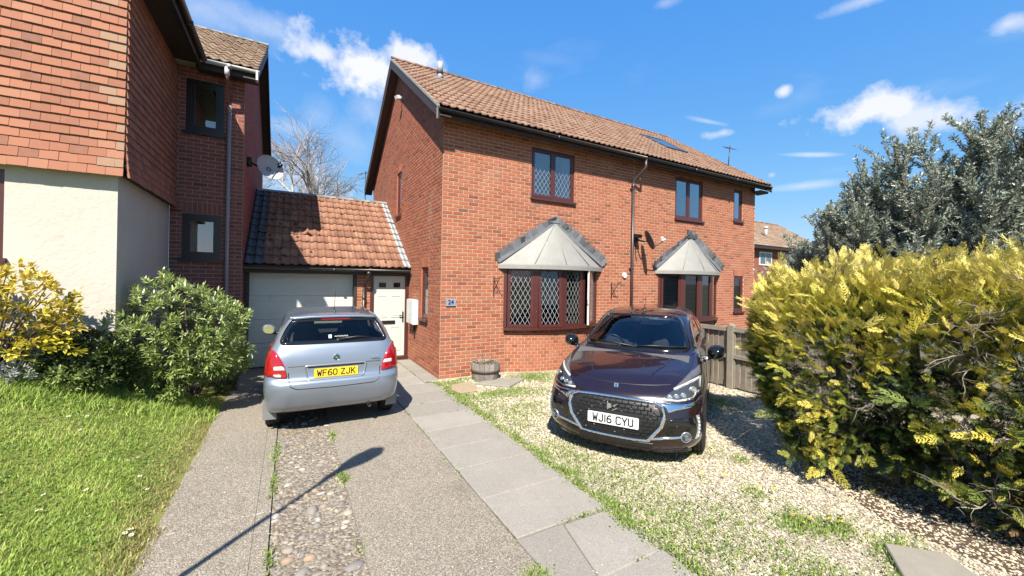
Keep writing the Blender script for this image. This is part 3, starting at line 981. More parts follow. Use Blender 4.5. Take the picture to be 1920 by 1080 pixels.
dp = thing('downpipe', 'tall brown downpipe with an offset bend between the two houses', 'downpipe', (7.84, YF-.06, 0))
m = MB(); m.tube([(7.95, EY-.01, EZ-.09), (7.95, EY-.01, EZ-.30), (7.93, EY+.03, EZ-.36), (7.86, YF-.10, 4.70), (7.84, YF-.065, 4.62), (7.84, YF-.065, 4.5)], .036, 10)
m.build('swan_neck', M_pipe, dp, True)
m = MB(); m.tube([(7.84, YF-.065, 4.56), (7.84, YF-.065, .05)], .034, 10); m.tube([(7.84, YF-.065, 4.60), (7.84, YF-.065, 4.44)], .044, 10); m.build('pipe', M_pipe, dp, True)
for z in (4.45, 2.35, .6):
    m = MB(); m.lathe([(.036, -.02), (.046, -.02), (.046, .02), (.036, .02)], (7.84, YF-.065, z), 'z', 12); m.box(7.78, 7.90, YF-.03, YF-.001, z-.018, z+.018); m.build('clip', M_pipe, dp)

fl = thing('roof_flue', 'pale grey vent pipe standing on the roof near the left gable', 'flue', (3.35, 10.0, 7.2))
fx = Vector((3.42, 10.15, EZ+TANP*(10.15-EY)))
m = MB(); m.tube([fx, fx+ZUP*.16], .065, 14); m.build('base_pipe', mat('flue_grey', (.42,.44,.45), .6, col2=(.33,.34,.35), nscale=9), fl, True)
m = MB(); m.tube([fx+ZUP*.17, fx+ZUP*.46], .075, 14); m.build('pipe', MATS['flue_grey'], fl, True)
m = MB(); m.lathe([(.065, .15), (.085, .155), (.085, .18), (.065, .185)], fx, 'z', 16); m.build('collar', M_black, fl)
m = MB(); m.prism([fx+Vector((-.2, -.17, -.08)), fx+Vector((.2, -.17, -.08)), fx+Vector((.2, .15, .135)), fx+Vector((-.2, .15, .135))], (0, -.006, .02)); m.build('flashing', M_lead, fl)

gl = thing('security_light', 'small white floodlight high on the brick gable wall', 'light', (XL, 11.0, 7.0))
m = MB(); m.obox((XL-.03, 10.9, 6.95), (.03, 0, 0), (0, .035, 0), (0, 0, .035)); m.tube([(XL-.05, 10.9, 6.95), (XL-.14, 10.86, 6.90)], .014, 8); m.build('bracket', M_white, gl)
m = MB(); m.obox((XL-.16, 10.83, 6.89), Vector((.045, .015, .015)), (-.02, .06, 0), (-.015, 0, .042)); m.build('lamp_head', M_white, gl)

mb_ = thing('meter_box', 'white plastic meter box on the side wall by the front door', 'box', (XL, 9.35, .9))
m = MB(); m.box(XL-.13, XL-.002, 9.08, 9.60, .92, 1.50); m.build('case', M_white, mb_)
m = MB(); m.box(XL-.142, XL-.131, 9.10, 9.58, .94, 1.48); m.build('door', M_white, mb_)
m = MB(); m.tube([(XL-.03, 9.30, .92), (XL-.03, 9.30, .80), (XL-.04, 9.27, .76)], .022, 8); m.tube([(XL-.03, 9.32, .80), (XL-.03, 9.25, .62), (XL-.03, 9.30, .55)], .01, 6); m.build('conduit', M_black, mb_, True)

# rooflight on the right half ---------------------------------------
ro = thing('rooflight', 'flat glass rooflight set in the tiled roof above the downpipe', 'rooflight', (11.2, 9.4, 6.8))
SN = Vector((1, 0, 0)).cross(SLOPE)
def rp(x, s, n): return Vector((x, EY, EZ))+SLOPE*s+SN*n
m = MB()
for (xa, xb, sa, sb) in ((10.70, 10.77, 1.97, 3.38), (11.67, 11.74, 1.97, 3.38), (10.77, 11.67, 1.97, 2.06), (10.77, 11.67, 3.28, 3.38)):
    m.prism([rp(xa, sa, .0), rp(xb, sa, .0), rp(xb, sb, .0), rp(xa, sb, .0)], SN*.085)
m.build('frame', mat('grey_flashing', (.10,.11,.13), .4), ro)
m = MB(); m.quad(rp(10.77, 2.06, .07), rp(11.67, 2.06, .07), rp(11.67, 3.28, .07), rp(10.77, 3.28, .07)); m.build('pane', M_glasshard, ro)
m = MB(); m.quad(rp(10.77, 2.06, .03), rp(11.67, 2.06, .03), rp(11.67, 3.28, .03), rp(10.77, 3.28, .03)); m.build('blind', mat('rooflight_blind', (.18,.24,.3), .7), ro)

def aerial(name, base, h, label, n=7, ln=.9, dirv=(1, 0, 0), tilt=0):
    t = thing(name, label, 'aerial', base)
    b = Vector(base); top = b+Vector((tilt, 0, h))
    m = MB(); m.tube([b, top], .018, 6); m.build('mast', M_pipe, t, True)
    d = Vector(dirv).normalized(); s = d.cross(ZUP)
    m = MB(); p = top-ZUP*.08; m.tube([p-d*ln*.35, p+d*ln*.65], .012, 6); m.build('boom', M_pipe, t, True)
    for i in range(n):
        q = p+d*(ln*(-.3+.92*i/(n-1))); L = .28-.02*i
        m = MB(); m.tube([q-s*L, q+s*L], .006, 5); m.build('rod', M_pipe, t)
    return t
aerial('tv_aerial', (13.30, 8.30, 6.05), .78, 'thin dark television aerial near the right end of the tiled roof', n=5, ln=.30, dirv=(.2, 1, .6), tilt=.10)
aerial('tv_aerial', (2.55, 16.4, 4.2), 2.0, 'grey aerial on a bracket behind the gable above the garage ridge', n=5, ln=.8, dirv=(1, .3, .4))

# satellite dishes ---------------------------------------------------
def dish(c, facing, r, label, foot, arm_mat, deep=.07):
    t = thing('satellite_dish', label, 'satellite dish', foot)
    c = Vector(c); f = Vector(facing).normalized(); a = f.cross(ZUP).normalized(); b = a.cross(f)
    m = MB(); nr, n = 6, 28; vs = [c-f*deep]; fs = []
    for i in range(1, nr+1):
        q = i/nr
        for k in range(n):
            t_ = 2*PI*k/n
            vs.append(c-f*(deep*(1-q*q))+(a*math.cos(t_)*r+b*math.sin(t_)*r*1.08)*q)
    for k in range(n): fs.append((0, 1+k, 1+(k+1) % n))
    for i in range(nr-1):
        for k in range(n):
            fs.append((1+i*n+k, 1+i*n+(k+1) % n, 1+(i+1)*n+(k+1) % n, 1+(i+1)*n+k))
    m.add(vs, fs); m.build('reflector', arm_mat, t, True)
    m = MB(); m.tube([c+(a*math.cos(2*PI*k/n)*r+b*math.sin(2*PI*k/n)*r*1.08) for k in range(n)], .008, 6, closed=True); m.build('rim', arm_mat, t, True)
    lnb = c+f*(r*1.25)-b*r*.55
    m = MB(); m.tube([c-b*r*.95-f*.02, lnb-b*.04], .012, 6); m.build('feed_arm', M_pipe, t, True)
    m = MB(); m.tube([lnb-f*.03, lnb+f*.08], .035, 10); m.tube([lnb-f*.03+b*.06, lnb+f*.05+b*.07], .022, 8); m.build('receiver', M_black if deep > .06 else M_white, t, True)
    ft = Vector(foot)
    m = MB(); m.tube([c-f*(deep+.02), c-f*(deep+.08), ft], .022, 8); m.obox(ft, (.06, 0, 0), (0, .06, 0), (0, 0, .09)); m.build('wall_mount', M_black, t, True)
    return t
M_dish = mat('pale_grey_dish', (.52,.53,.53), .45, col2=(.42,.43,.43), nscale=7)
M_dishdk = mat('charcoal_mesh_dish', (.075,.08,.09), .5, col2=(.13,.135,.14), nscale=12)
dish((8.12, YF-.38, 3.10), (.72, -.45, .35), .24, 'dark satellite dish on the front wall beside the downpipe', (7.98, YF-.02, 3.14), M_dishdk, .05)
m = MB(); m.obox((7.95, YF-.12, 3.22), (.07, 0, 0), (0, .10, .02), (0, -.01, .045)); m.tube([(7.97, YF-.02, 3.10), (7.95, YF-.09, 3.2)], .02, 6)
m.tube([(8.0, YF-.02, 3.1), (8.0, YF-.03, 2.9), (8.02, YF-.02, 2.7), (8.05, YF-.02, 2.55)], .008, 5)
tag(m.build('floodlight', M_black), 'small black floodlight unit on the front wall left of the dark dish', 'light')

# ------------------------------------------------------------------ garage and porch link
GY = 9.95
ga = thing('link_garage', 'single storey garage link with orange pantile roof, white door and front door', 'garage', (.9, GY, 0))
gE = Vector((-.83, 9.75, 2.235)); gS = Vector((0, 12.8-9.75, 4.33-2.235)); gL = gS.length; gS.normalize()
gp = tile_roof(ga, gE, (1, 0, 0), gS, 3.455, gL, M_gtile, 300, cover=.1645, gauge=.335,
               edge=lambda i, n: M_leaddark if i < 2 else (MATS['white_lead_edge'] if i == n-1 else None) if 'white_lead_edge' in MATS else None, wobble=.007) if mat('white_lead_edge', (.40,.42,.44), .5, col2=(.28,.30,.32), nscale=14, metal=.2) else None
ridge(gp, (-.80, 12.82, 4.35), (2.62, 12.82, 4.35), M_verge, r=.10, step=.45)
m = MB(); m.quad(Vector((-.83, 12.8, 4.33)), Vector((2.62, 12.8, 4.33)), Vector((2.62, 15.8, 2.3)), Vector((-.83, 15.8, 2.3))); m.build('rear_slope', M_gtile, gp)
# moss lumps and slipped bits on the tiles
gN = Vector((1, 0, 0)).cross(gS)
m = MB()
for i in range(90):
    u = rnd.uniform(.4, 3.2); s = rnd.uniform(.1, gL-.1)
    if rnd.random() < .5: u = rnd.uniform(.2, 1.2)
    q = gE+Vector((u, 0, 0))+gS*s+gN*.05; rr = rnd.uniform(.012, .04)
    vs = [q+Vector((rnd.uniform(.7, 1.2)*rr*math.cos(t), 0, 0))+gS*(rnd.uniform(.7, 1.2)*rr*math.sin(t)) for t in [k*PI/4 for k in range(8)]]
    m.add(vs+[q+gN*rr*.7], [(k, (k+1) % 8, 8) for k in range(8)], rnd.random())
stuff(m.build('moss', mat('dark_moss', (.035,.035,.022), .95, col2=(.07,.06,.035), nscale=30), gp))
m = MB(); half_gutter(m, (-.85, 9.70, 2.19), (2.60, 9.70, 2.19), .058); m.build('gutter', M_gutter, ga, True)
m = MB(); m.box(-.82, 2.60, 9.80, 9.82, 2.06, 2.215); m.build('fascia', M_darkwood, ga)
m = MB(); m.box(-.82, 2.60, 9.821, GY+.3, 2.118, 2.135); m.build('soffit', M_darkwood, ga)
# pillar
gw_ = MB(); gw_.box(1.40, 1.70, GY+.006, GY+.3, -.1, 2.12); gw_.build('wall', M_mortar, ga)
set_bricks(ga, [(Vector((1.40, GY, 0)), Vector((0, -1, 0)), lay(.30, 0, 2.1)), ], BRICK_A, M_brick, 100)
# garage door
m = MB()
m.box(-.83, -.75, GY-.01, GY+.25, 0, 2.10); m.box(1.335, 1.398, GY-.01, GY+.25, 0, 2.10); m.box(-.75, 1.335, GY-.008, GY+.25, 2.085, 2.116)
m.build('garage_door_frame', M_darkwood, ga)
gd = MB().box(-.748, 1.333, GY+.215, GY+.235, .01, 2.083).build('garage_door', M_gdoor, ga)
for r in range(4):
    z0 = .02+r*.515; z1 = z0+.508
    m = MB(); m.box(-.745, 1.330, GY+.185, GY+.213, z0, z1); m.build('door_section', M_gdoor, gd)
    for c in range(4):
        x0 = -.745+.06+c*.512; x1 = x0+.43
        f = MB(); a, b = z0+.10, z1-.10
        for (xa, xb, za, zb) in ((x0, x1, a, a+.018), (x0, x1, b-.018, b), (x0, x0+.018, a+.018, b-.018), (x1-.018, x1, a+.018, b-.018)):
            f.box(xa, xb, GY+.179, GY+.1845, za, zb)
        f.build('embossed_panel', M_gdoor, gd)
# front door
m = MB(); m.box(1.702, 1.775, GY-.01, GY+.09, 0, 2.112); m.box(2.545, 2.622, GY-.01, GY+.09, 0, 2.112); m.box(1.775, 2.545, GY-.008, GY+.09, 2.045, 2.113)
m.box(1.702, 2.622, GY-.07, GY-.012, -.03, .055); m.build('door_frame', M_frame, ga)
fd = MB().box(1.777, 2.543, GY+.04, GY+.085, .058, 2.043).build('front_door', M_door, ga)
for (xa, xb, za, zb) in ((1.87, 2.115, 1.02, 1.56), (2.205, 2.45, 1.02, 1.56), (1.87, 2.115, .20, .80), (2.205, 2.45, .20, .80)):
    f = MB()
    for (a, b, c, d) in ((xa, xb, za, za+.022), (xa, xb, zb-.022, zb), (xa, xa+.022, za+.022, zb-.022), (xb-.022, xb, za+.022, zb-.022)):
        f.box(a, b, GY+.030, GY+.0395, c, d)
    f.box(xa+.05, xb-.05, GY+.033, GY+.0395, za+.05, zb-.05)
    f.build('door_panel', M_door, fd)
for xa in (1.885, 2.235):
    f = MB(); f.box(xa, xa+.21, GY+.028, GY+.0395, 1.745, 1.90); f.build('light_surround', M_door, fd)
    f = MB(); f.box(xa+.022, xa+.188, GY+.024, GY+.0275, 1.765, 1.88); f.build('pane', mat('obscured_pane', (.015,.016,.015), .12) if 'obscured_pane' not in MATS else MATS['obscured_pane'], fd)
f = MB(); f.box(1.99, 2.31, GY+.024, GY+.0395, .86, .945); f.build('letter_box', M_black, fd)
f = MB(); f.box(2.485, 2.515, GY+.022, GY+.0395, .90, 1.16); f.tube([(2.50, GY+.0, 1.06), (2.40, GY-.005, 1.06)], .011, 8); f.tube([(2.50, GY+.03, 1.06), (2.50, GY-.002, 1.06)], .012, 8); f.build('handle', M_black, fd)
# garage downpipe on the pillar
dp2 = thing('downpipe', 'short dark downpipe on the brick pillar between garage door and front door', 'downpipe', (1.55, GY-.05, 0))
m = MB(); m.tube([(1.62, 9.70, 2.13), (1.62, 9.70, 2.02), (1.60, 9.74, 1.97), (1.56, 9.86, 1.83), (1.55, 9.89, 1.78)], .033, 10); m.lathe([(.02, 2.05), (.05, 2.06), (.05, 2.13), (.03, 2.14)], (1.62, 9.70, 0), 'z', 12); m.build('swan_neck', M_gutter, dp2, True)
m = MB(); m.tube([(1.55, 9.89, 1.82), (1.55, 9.89, .04)], .034, 10); m.build('pipe', M_gutter, dp2, True)
for z in (1.5, .5):
    m = MB(); m.lathe([(.036, -.02), (.046, -.02), (.046, .02), (.036, .02)], (1.55, 9.89, z), 'z', 12); m.build('clip', M_gutter, dp2)

# ------------------------------------------------------------------ left house
LX, LY, WX, WY = -.83, 9.45, -1.95, 6.95
lh = thing('neighbouring_house', 'left neighbouring house with hung clay tiles over white render and dark windows', 'house', (-3, WY, 0))
LN = Vector((0, -1, 0)); LO = Vector((WX, LY, 0)); LW = LX-WX
lw = [(-1.745-WX, -1.16-WX, 4.65, 5.70), (-1.77-WX, -1.165-WX, 2.25, 3.15)]
wm = MB(); rv = []
wall_sheet(wm, LO, LN, LW, -.2, 5.98, lw, rev=rv); [q_.build('window_reveal', M_brick2, lh) for q_ in rv]
SO = Vector((LX, LY, 0)); SN2 = Vector((1, 0, 0)); SD = 6.1
LT = (8.14-5.95)/(12.5-9.1)
wall_sheet(wm, SO, SN2, SD, -.2, 5.98, [], gable=[(0, 5.98), (SD, 5.98), (SD/2, 5.98+LT*SD/2)])
wm.build('wall', M_mortar2, lh)
fr_ = lay(LW, 0, 5.925, [(LW-b, LW-a, c, d) for a, b, c, d in lw+[(lw[1][0], lw[1][1], 3.15, 3.375)]], mirror=True)
sd_ = [(a+.012 if a < .02 else a, b, c, d) for a, b, c, d in lay(SD, 0, 7.9, [], vmax=lambda s: 5.98+LT*min(s, SD-s)-.02, odd=1)]
set_bricks(lh, [(LO, LN, fr_+soldiers(lw[1][0], lw[1][1], 3.15)), (SO, SN2, sd_)], BRICK_B, M_brick2, 300)
window(lh, LO, LN, *lw[0], cols=1, fm=M_framedk, gm=M_glasshard, curtain=[(.05, .75, M_curtain2)], fw=.075, sash=.055, inset=.03, pad=.12)
window(lh, LO, LN, *lw[1], cols=1, fm=M_framedk, gm=M_glasshard, blind=False, curtain=[(.0, .45, M_curtain2)], fw=.075, sash=.055, inset=.03, pad=.12)
# main roof
lE = Vector((-3.2, 9.12, 5.99)); lS = Vector((0, 12.5-9.12, 8.16-5.99)); lL = lS.length; lS.normalize()
lp = tile_roof(lh, lE, (1, 0, 0), lS, 2.6, lL, M_ltile, 200, cover=.1645, gauge=.325, wobble=.006)
ridge(lp, (-5.5, 12.5, 8.19), (-.6, 12.5, 8.19), M_verge, r=.10)
m = MB(); m.quad(Vector((-5.5, 12.5, 8.15)), Vector((-.6, 12.5, 8.15)), Vector((-.6, 15.9, 5.97)), Vector((-5.5, 15.9, 5.97))); m.build('rear_slope', M_ltile, lp)
m = MB(); half_gutter(m, (-1.52, 9.08, 5.945), (-.57, 9.08, 5.945), .055); m.build('gutter', mat('bleached_gutter', (.50,.50,.50), .5, col2=(.36,.35,.35), nscale=9), lh, True)
m = MB(); m.box(-1.55, -.60, 9.15, 9.17, 5.80, 5.97); m.build('fascia', M_darkwood, lh)
m = MB(); m.box(-1.55, -.60, 9.171, 9.46, 5.83, 5.845); m.build('soffit', M_darkwood, lh)
for sgn in (1, -1):
    A = Vector((-.6, 12.5, 8.15)); Bp = Vector((-.6, 12.5-sgn*3.42, 5.95))
    m = MB(); m.prism([A-ZUP*.02, Bp-ZUP*.02, Bp-ZUP*.20, A-ZUP*.24], (-.028, 0, 0)); m.build('bargeboard', M_darkwood, lh)
    m = MB(); m.prism([A-ZUP*.20-Vector((.03, 0, 0)), Bp-ZUP*.17-Vector((.03, 0, 0)), Bp-ZUP*.15-Vector((.03, 0, 0)), A-ZUP*.18-Vector((.03, 0, 0))], (-.2, 0, 0)); m.build('soffit', M_darkwood, lh)
m = MB(); m.box(-.625, -.59, 9.02, 9.16, 5.76, 5.95); m.build('eaves_block', M_white, lh)
# wing: render below, hung tiles above
m = MB()
rw = [(WX-4.5-(-7.0), WX-.97-(-7.0)-0.0, 2.13, 3.18)]
wall_sheet(m, Vector((-7.0, WY, 0)), Vector((0, -1, 0)), 7.0+WX, -.3, 3.5, [(-4.5+7.0, -2.925+7.0, 2.10, 3.20)], rec=0)
wall_sheet(m, Vector((WX, WY, 0)), Vector((1, 0, 0)), LY-WY, -.3, 3.5, [], rec=0)
m.build('rendered_wall', M_render, lh)
window(lh, Vector((-7.0, WY, 0)), Vector((0, -1, 0)), -4.5+7.0, -2.925+7.0, 2.10, 3.20, cols=2, fm=M_frame, blind=True, inset=.03)
TX, TY = -1.88, 6.88
m = MB(); AX = -4.6
m.add([(-7.3, TY+.03, 3.28), (TX-.03, TY+.03, 3.28), (TX-.03, TY+.03, 5.9), (AX, TY+.03, 7.75), (-7.3, TY+.03, 5.9)], [(0, 1, 2, 3, 4)])
m.quad(Vector((TX-.03, TY+.03, 3.28)), Vector((TX-.03, LY, 3.28)), Vector((TX-.03, LY, 5.9)), Vector((TX-.03, TY+.03, 5.9)))
m.add([(-7.0, WY, 3.27), (WX, WY, 3.27), (WX, LY, 3.27), (TX-.03, LY, 3.27), (TX-.03, TY+.03, 3.27), (-7.0, TY+.03, 3.27)], [(0, 1, 2, 3, 4, 5)])
tw = m.build('tile_hung_wall', M_darkwood, lh)
def hung_mesh():
    out = []
    for k in range(NT):
        # local: x across 0..1 scaled, z 0..h (already metric), y out of wall negative
        h = .165; t0 = .024
        v = [(0, -.036, 0), (1, -.036, 0), (1, -.008, h), (0, -.008, h), (0, -.036+t0, 0), (1, -.036+t0, 0), (1, -.008+t0, h), (0, -.008+t0, h)]
        f = [(0, 1, 2, 3), (4, 5, 1, 0), (0, 3, 7, 4), (2, 1, 5, 6)]
        out.append(MB().add(v, f, (k+.5)/NT).mesh('hung_tile', M_htile))
    return out
HUNG = hung_mesh()
its = []
g = .114
for r in range(23):
    z = 3.235+r*g
    kick = max(0, (3-r))*.010
    for face in (0, 1):
        Lf = (TX-(-4.5)) if face == 0 else (LY-TY-.02)
        u = -.0825 if (r+face) % 2 else 0.
        while u < Lf:
            a, b = max(u, 0), min(u+.165, Lf); u += .165
            if b-a < .04: continue
            a += .0015+rnd.uniform(0, .001); b -= .0015
            if face == 0:
                P0 = Vector((TX+.022*0-b+.012, TY-kick, z)); U = Vector((1, 0, 0)); D = Vector((0, 1, 0))
            else:
                P0 = Vector((TX+kick, TY+a-.012, z)); U = Vector((0, 1, 0)); D = Vector((-1, 0, 0))
            its.append(((P0-CAMP).length+(2.2 if face else 0), P0, U, D, b-a, (a < .09 and face == 0)))
its.sort(key=lambda t: t[0])
mb = MB()
for i, (k, P0, U, D, wd, cor) in enumerate(its):
    t = rnd.betavariate(2.2, 2.3)*.93
    if cor and rnd.random() < .35: t = .99
    tilt = rnd.uniform(-.004, .004); P0 = P0 - D*rnd.uniform(0, .004)+ZUP*rnd.uniform(-.004, .003)
    if i < 300:
        o = link('hung_tile', HUNG[min(NT-1, int(t*NT))], tw)
        o.matrix_basis = Matrix(((U.x*wd, D.x, 0, P0.x), (U.y*wd, D.y, 0, P0.y), (U.z*wd+tilt, 0, 1, P0.z), (0, 0, 0, 1)))
    else:
        me = HUNG[0]
        mb.add([P0+U*(v.co.x*wd)+D*v.co.y+ZUP*v.co.z for v in me.vertices], [tuple(p.vertices) for p in me.polygons], t)
stuff(mb.build('hung_tiling', M_htile, tw))
# wing roof
wr = MB()
for sg in (1, -1):
    ex = AX+sg*(TX+.42-AX)
    wr.prism([Vector((AX, 6.55, 7.93)), Vector((ex, 6.55, 5.97)), Vector((ex, 10.5, 5.97)), Vector((AX, 10.5, 7.93))], (0, 0, .05))
wr.build('wing_roof', M_ltile, lh)
m = MB(); m.box(TX-.02, TX+.40, 6.58, LY-.3, 5.875, 5.89); m.build('soffit', M_darkwood, lh)
m = MB(); m.box(TX+.385, TX+.405, 6.58, LY-.3, 5.80, 5.99); m.build('fascia', M_darkwood, lh)
m = MB(); half_gutter(m, (TX+.455, 9.10, 5.94), (TX+.455, 6.55, 5.94), .052); m.build('gutter', M_gutter, lh, True)
m = MB(); ex = TX+.44
m.prism([Vector((AX, 6.55, 7.95)), Vector((ex, 6.55, 5.99)), Vector((ex, 6.55, 5.77)), Vector((AX, 6.55, 7.71))], (0, .03, 0)); m.build('bargeboard', M_darkwood, lh)
# downpipe
dp3 = thing('downpipe', 'faded mauve grey downpipe on the dark brick wall of the left house', 'downpipe', (-1.07, LY-.06, 0))
m = MB(); m.tube([(-1.08, 9.08, 5.90), (-1.08, 9.08, 5.74)], .042, 10); m.build('outlet', mat('bleached_white_plastic', (.7,.7,.69), .5), dp3, True)
m = MB(); m.tube([(-1.08, 9.08, 5.74), (-1.07, 9.12, 5.68), (-1.065, 9.35, 5.36), (-1.065, 9.385, 5.30), (-1.065, 9.385, 5.2)], .033, 10); m.build('swan_neck', M_frame, dp3, True)
m = MB(); m.tube([(-1.065, 9.385, 5.28), (-1.065, 9.385, .1)], .034, 10); m.tube([(-1.065, 9.385, 5.29), (-1.065, 9.385, 5.15)], .042, 10); m.build('pipe', M_pipeg, dp3, True)
for z in (3.5, 1.6):
    m = MB(); m.lathe([(.036, -.02), (.046, -.02), (.046, .02), (.036, .02)], (-1.065, 9.385, z), 'z', 12); m.build('clip', M_pipeg, dp3)
dish((-.40, 10.15, 4.38), (.42, -.78, .30), .27, 'pale grey satellite dish on the side wall above the garage', (LX+.03, 10.2, 4.45), M_dish, .08)
# ------------------------------------------------------------------ ground
def sheet(name, poly, z, mt, nz=0):
    m = MB(); m.add([(x, y, z) for x, y in poly], [tuple(range(len(poly)))]); return structure(m.build(name, mt))
M_earth = mat('rough_earth_and_turf', (.12,.10,.05), .95, col2=(.07,.11,.03), nscale=.6, nmix=.8, bump=.4, bscale=9)
sheet('ground', [(-400, -400), (400, -400), (400, 400), (-400, 400)], -.05, M_earth)
AGG = [(0, (.085,.07,.052)), (.25, (.20,.168,.128)), (.5, (.315,.27,.21)), (.75, (.45,.39,.31)), (.93, (.60,.54,.45)), (1, (.74,.68,.59))]
M_conc = mat('exposed_aggregate_concrete', (.33,.285,.225), .9, col2=(.24,.205,.16), nscale=1.3, nmix=.7, speck=(125, AGG, .55), bump=.6, bscale=160, stain=[((.12,.098,.072), .9, .54, .5), ((.40,.345,.265), .55, .56, .4), ((.085,.07,.052), 3.1, .64, .6), ((.42,.38,.31), 7, .68, .4)])
M_slab = mat('grey_concrete_slab', (.38,.345,.295), .85, col2=(.29,.265,.225), nscale=2.2, nmix=.6, speck=(170, [(0, (.13,.12,.10)), (.5, (.27,.25,.22)), (1, (.46,.43,.38))], .38), bump=.25, bscale=200, ramp=[(0, (.32,.29,.25)), (1, (.45,.415,.36))],
             stain=[((.16,.145,.12), 1.6, .60, .35), ((.37,.345,.30), 3.5, .62, .35)])
M_gravelbase = mat('gravel_bed', (.46,.39,.28), .95, col2=(.25,.20,.13), nscale=7, nmix=.7, speck=(75, [(0, (.16,.12,.08)), (.35, (.42,.35,.25)), (.75, (.62,.55,.43)), (1, (.74,.69,.58))], .75), bump=.9, bscale=120)
M_soil = mat('leaf_litter_soil', (.10,.062,.038), .95, col2=(.05,.034,.022), nscale=5, bump=.8, bscale=40)
M_moss = mat('joint_moss', (.16,.17,.035), .95, col2=(.25,.21,.07), nscale=20, bump=.6, bscale=90)

drive = sheet('driveway', [(-.90, -4), (1.56, -4), (1.60, GY+.15), (-.86, GY+.15)], -.022, M_gravelbase)
def slab_poly(name, poly, z0, z1, mt, parent, tone=.5, ch=.008, rough_edge=0):
    """slab with chamfered top edge"""
    c = Vector((sum(p[0] for p in poly)/len(poly), sum(p[1] for p in poly)/len(poly), 0))
    n = len(poly); m = MB()
    def inn(p, d):
        v = Vector((p[0], p[1], 0))-c; return c+v*(1-d/v.length)
    b = [Vector((p[0], p[1], z0)) for p in poly]; t = [Vector((p[0], p[1], z1-ch)) for p in poly]; u = [inn(p, ch*1.4)+ZUP*z1 for p in poly]
    m.add(b+t+u, [tuple(range(2*n, 3*n))]+[(i, (i+1) % n, n+(i+1) % n, n+i) for i in range(n)]+[(n+i, n+(i+1) % n, 2*n+(i+1) % n, 2*n+i) for i in range(n)], tone)
    return m.build(name, mt, parent)
# concrete strips, cast in bays
for (xa, xb, ys) in ((-.88, -.2105, (-4, -.2, 3.9, 7.6, GY+.1)), (-.2095, -.105, (-4, 3.9, GY+.1)), (.505, 1.545, (-4, -.6, 2.05, GY+.1))):
    for a, b in zip(ys[:-1], ys[1:]):
        slab_poly('concrete_bay', [(xa, a+.004), (xb, a+.004), (xb, b-.004), (xa, b-.004)], -.03, .008+rnd.uniform(-.002, .002), M_conc, drive, ch=.006)
# cobble strip
m = MB(); m.add([(-.105, -4, -.012), (.505, -4, -.012), (.505, GY, -.012), (-.105, GY, -.012)], [(0, 1, 2, 3)]); strip = m.build('cobble_bed', mat('pebbly_mortar', (.21,.175,.13), .95, col2=(.29,.245,.19), nscale=9, speck=(48, [(0, (.12,.09,.065)), (.4, (.27,.22,.165)), (.8, (.42,.36,.28)), (1, (.55,.5,.42))], .7), bump=1.0, bscale=70, stain=[((.16,.15,.05), 2.5, .64, .5)]), drive)
def pebble(mt, tone, n=8, rings=3):
    m = MB(); v = [(0, 0, 1)]; f = []
    jit = [1+rnd.uniform(-.16, .16) for _ in range(n)]
    for r in range(1, rings+1):
        a = PI/2*r/rings*1.05
        for k in range(n):
            t = 2*PI*k/n
            j = 1+(jit[k]-1)*(r/rings)
            v.append((math.sin(a)*math.cos(t)*j, math.sin(a)*math.sin(t)*j, math.cos(a)))
    f += [(0, 1+k, 1+(k+1) % n) for k in range(n)]
    for r in range(rings-1):
        f += [(1+r*n+k, 1+(r+1)*n+k, 1+(r+1)*n+(k+1) % n, 1+r*n+(k+1) % n) for k in range(n)]
    return m.add(v, f, tone).mesh('cobble', mt, True)
M_cob = mat('river_cobble', (.3,.26,.22), .75, col2=(.20,.17,.14), nscale=40, nmix=.4, bump=.25, bscale=110, ramp=[(0, (.16,.15,.145)), (.3, (.27,.25,.23)), (.55, (.36,.30,.235)), (.75, (.40,.27,.17)), (.9, (.48,.43,.36)), (1, (.55,.51,.46))])
PEB = [pebble(M_cob, (i+.5)/24) for i in range(24)]
big = [(.205, 3.77, .052, .06, .30), (.43, 2.92, .07, .045, .18), (.11, 3.02, .05, .035, .25), (.02, 3.19, .045, .03, .72), (.16, 3.15, .045, .032, .72), (.12, 3.42, .035, .028, .3),
       (.03, 4.35, .05, .03, .95), (.30, 4.50, .05, .02, .3), (.0, 2.85, .04, .03, .65), (.24, 2.72, .03, .05, .8)]
placed = [(a, b, max(c, d)) for a, b, c, d, t in big]
spots = list(big)
tries = 0
while len(spots) < 300 and tries < 9000:
    tries += 1
    x = rnd.uniform(-.085, .485); y = 1.2+5.2*rnd.random()**1.25
    s = rnd.choice((.014, .016, .018, .020, .024, .028, .036)) * (1.0+.12*y/4)
    if any((x-a)**2+(y-b)**2 < (s*1.2+c)**2 for a, b, c in placed): continue
    placed.append((x, y, s)); spots.append((x, y, s*rnd.uniform(.9, 1.35), s*rnd.uniform(.6, 1.0), rnd.random()))
for (x, y, a, b, t) in spots:
    o = link('cobble', PEB[min(23, int(t*24))], strip)
    o.location = (x, y, -.014); o.rotation_euler = (rnd.uniform(-.15, .15), rnd.uniform(-.15, .15), rnd.uniform(-.5, .5) if a > .03 else rnd.uniform(0, 6.28))
    o.scale = (a, b, min(a, b)*rnd.uniform(.55, .9))

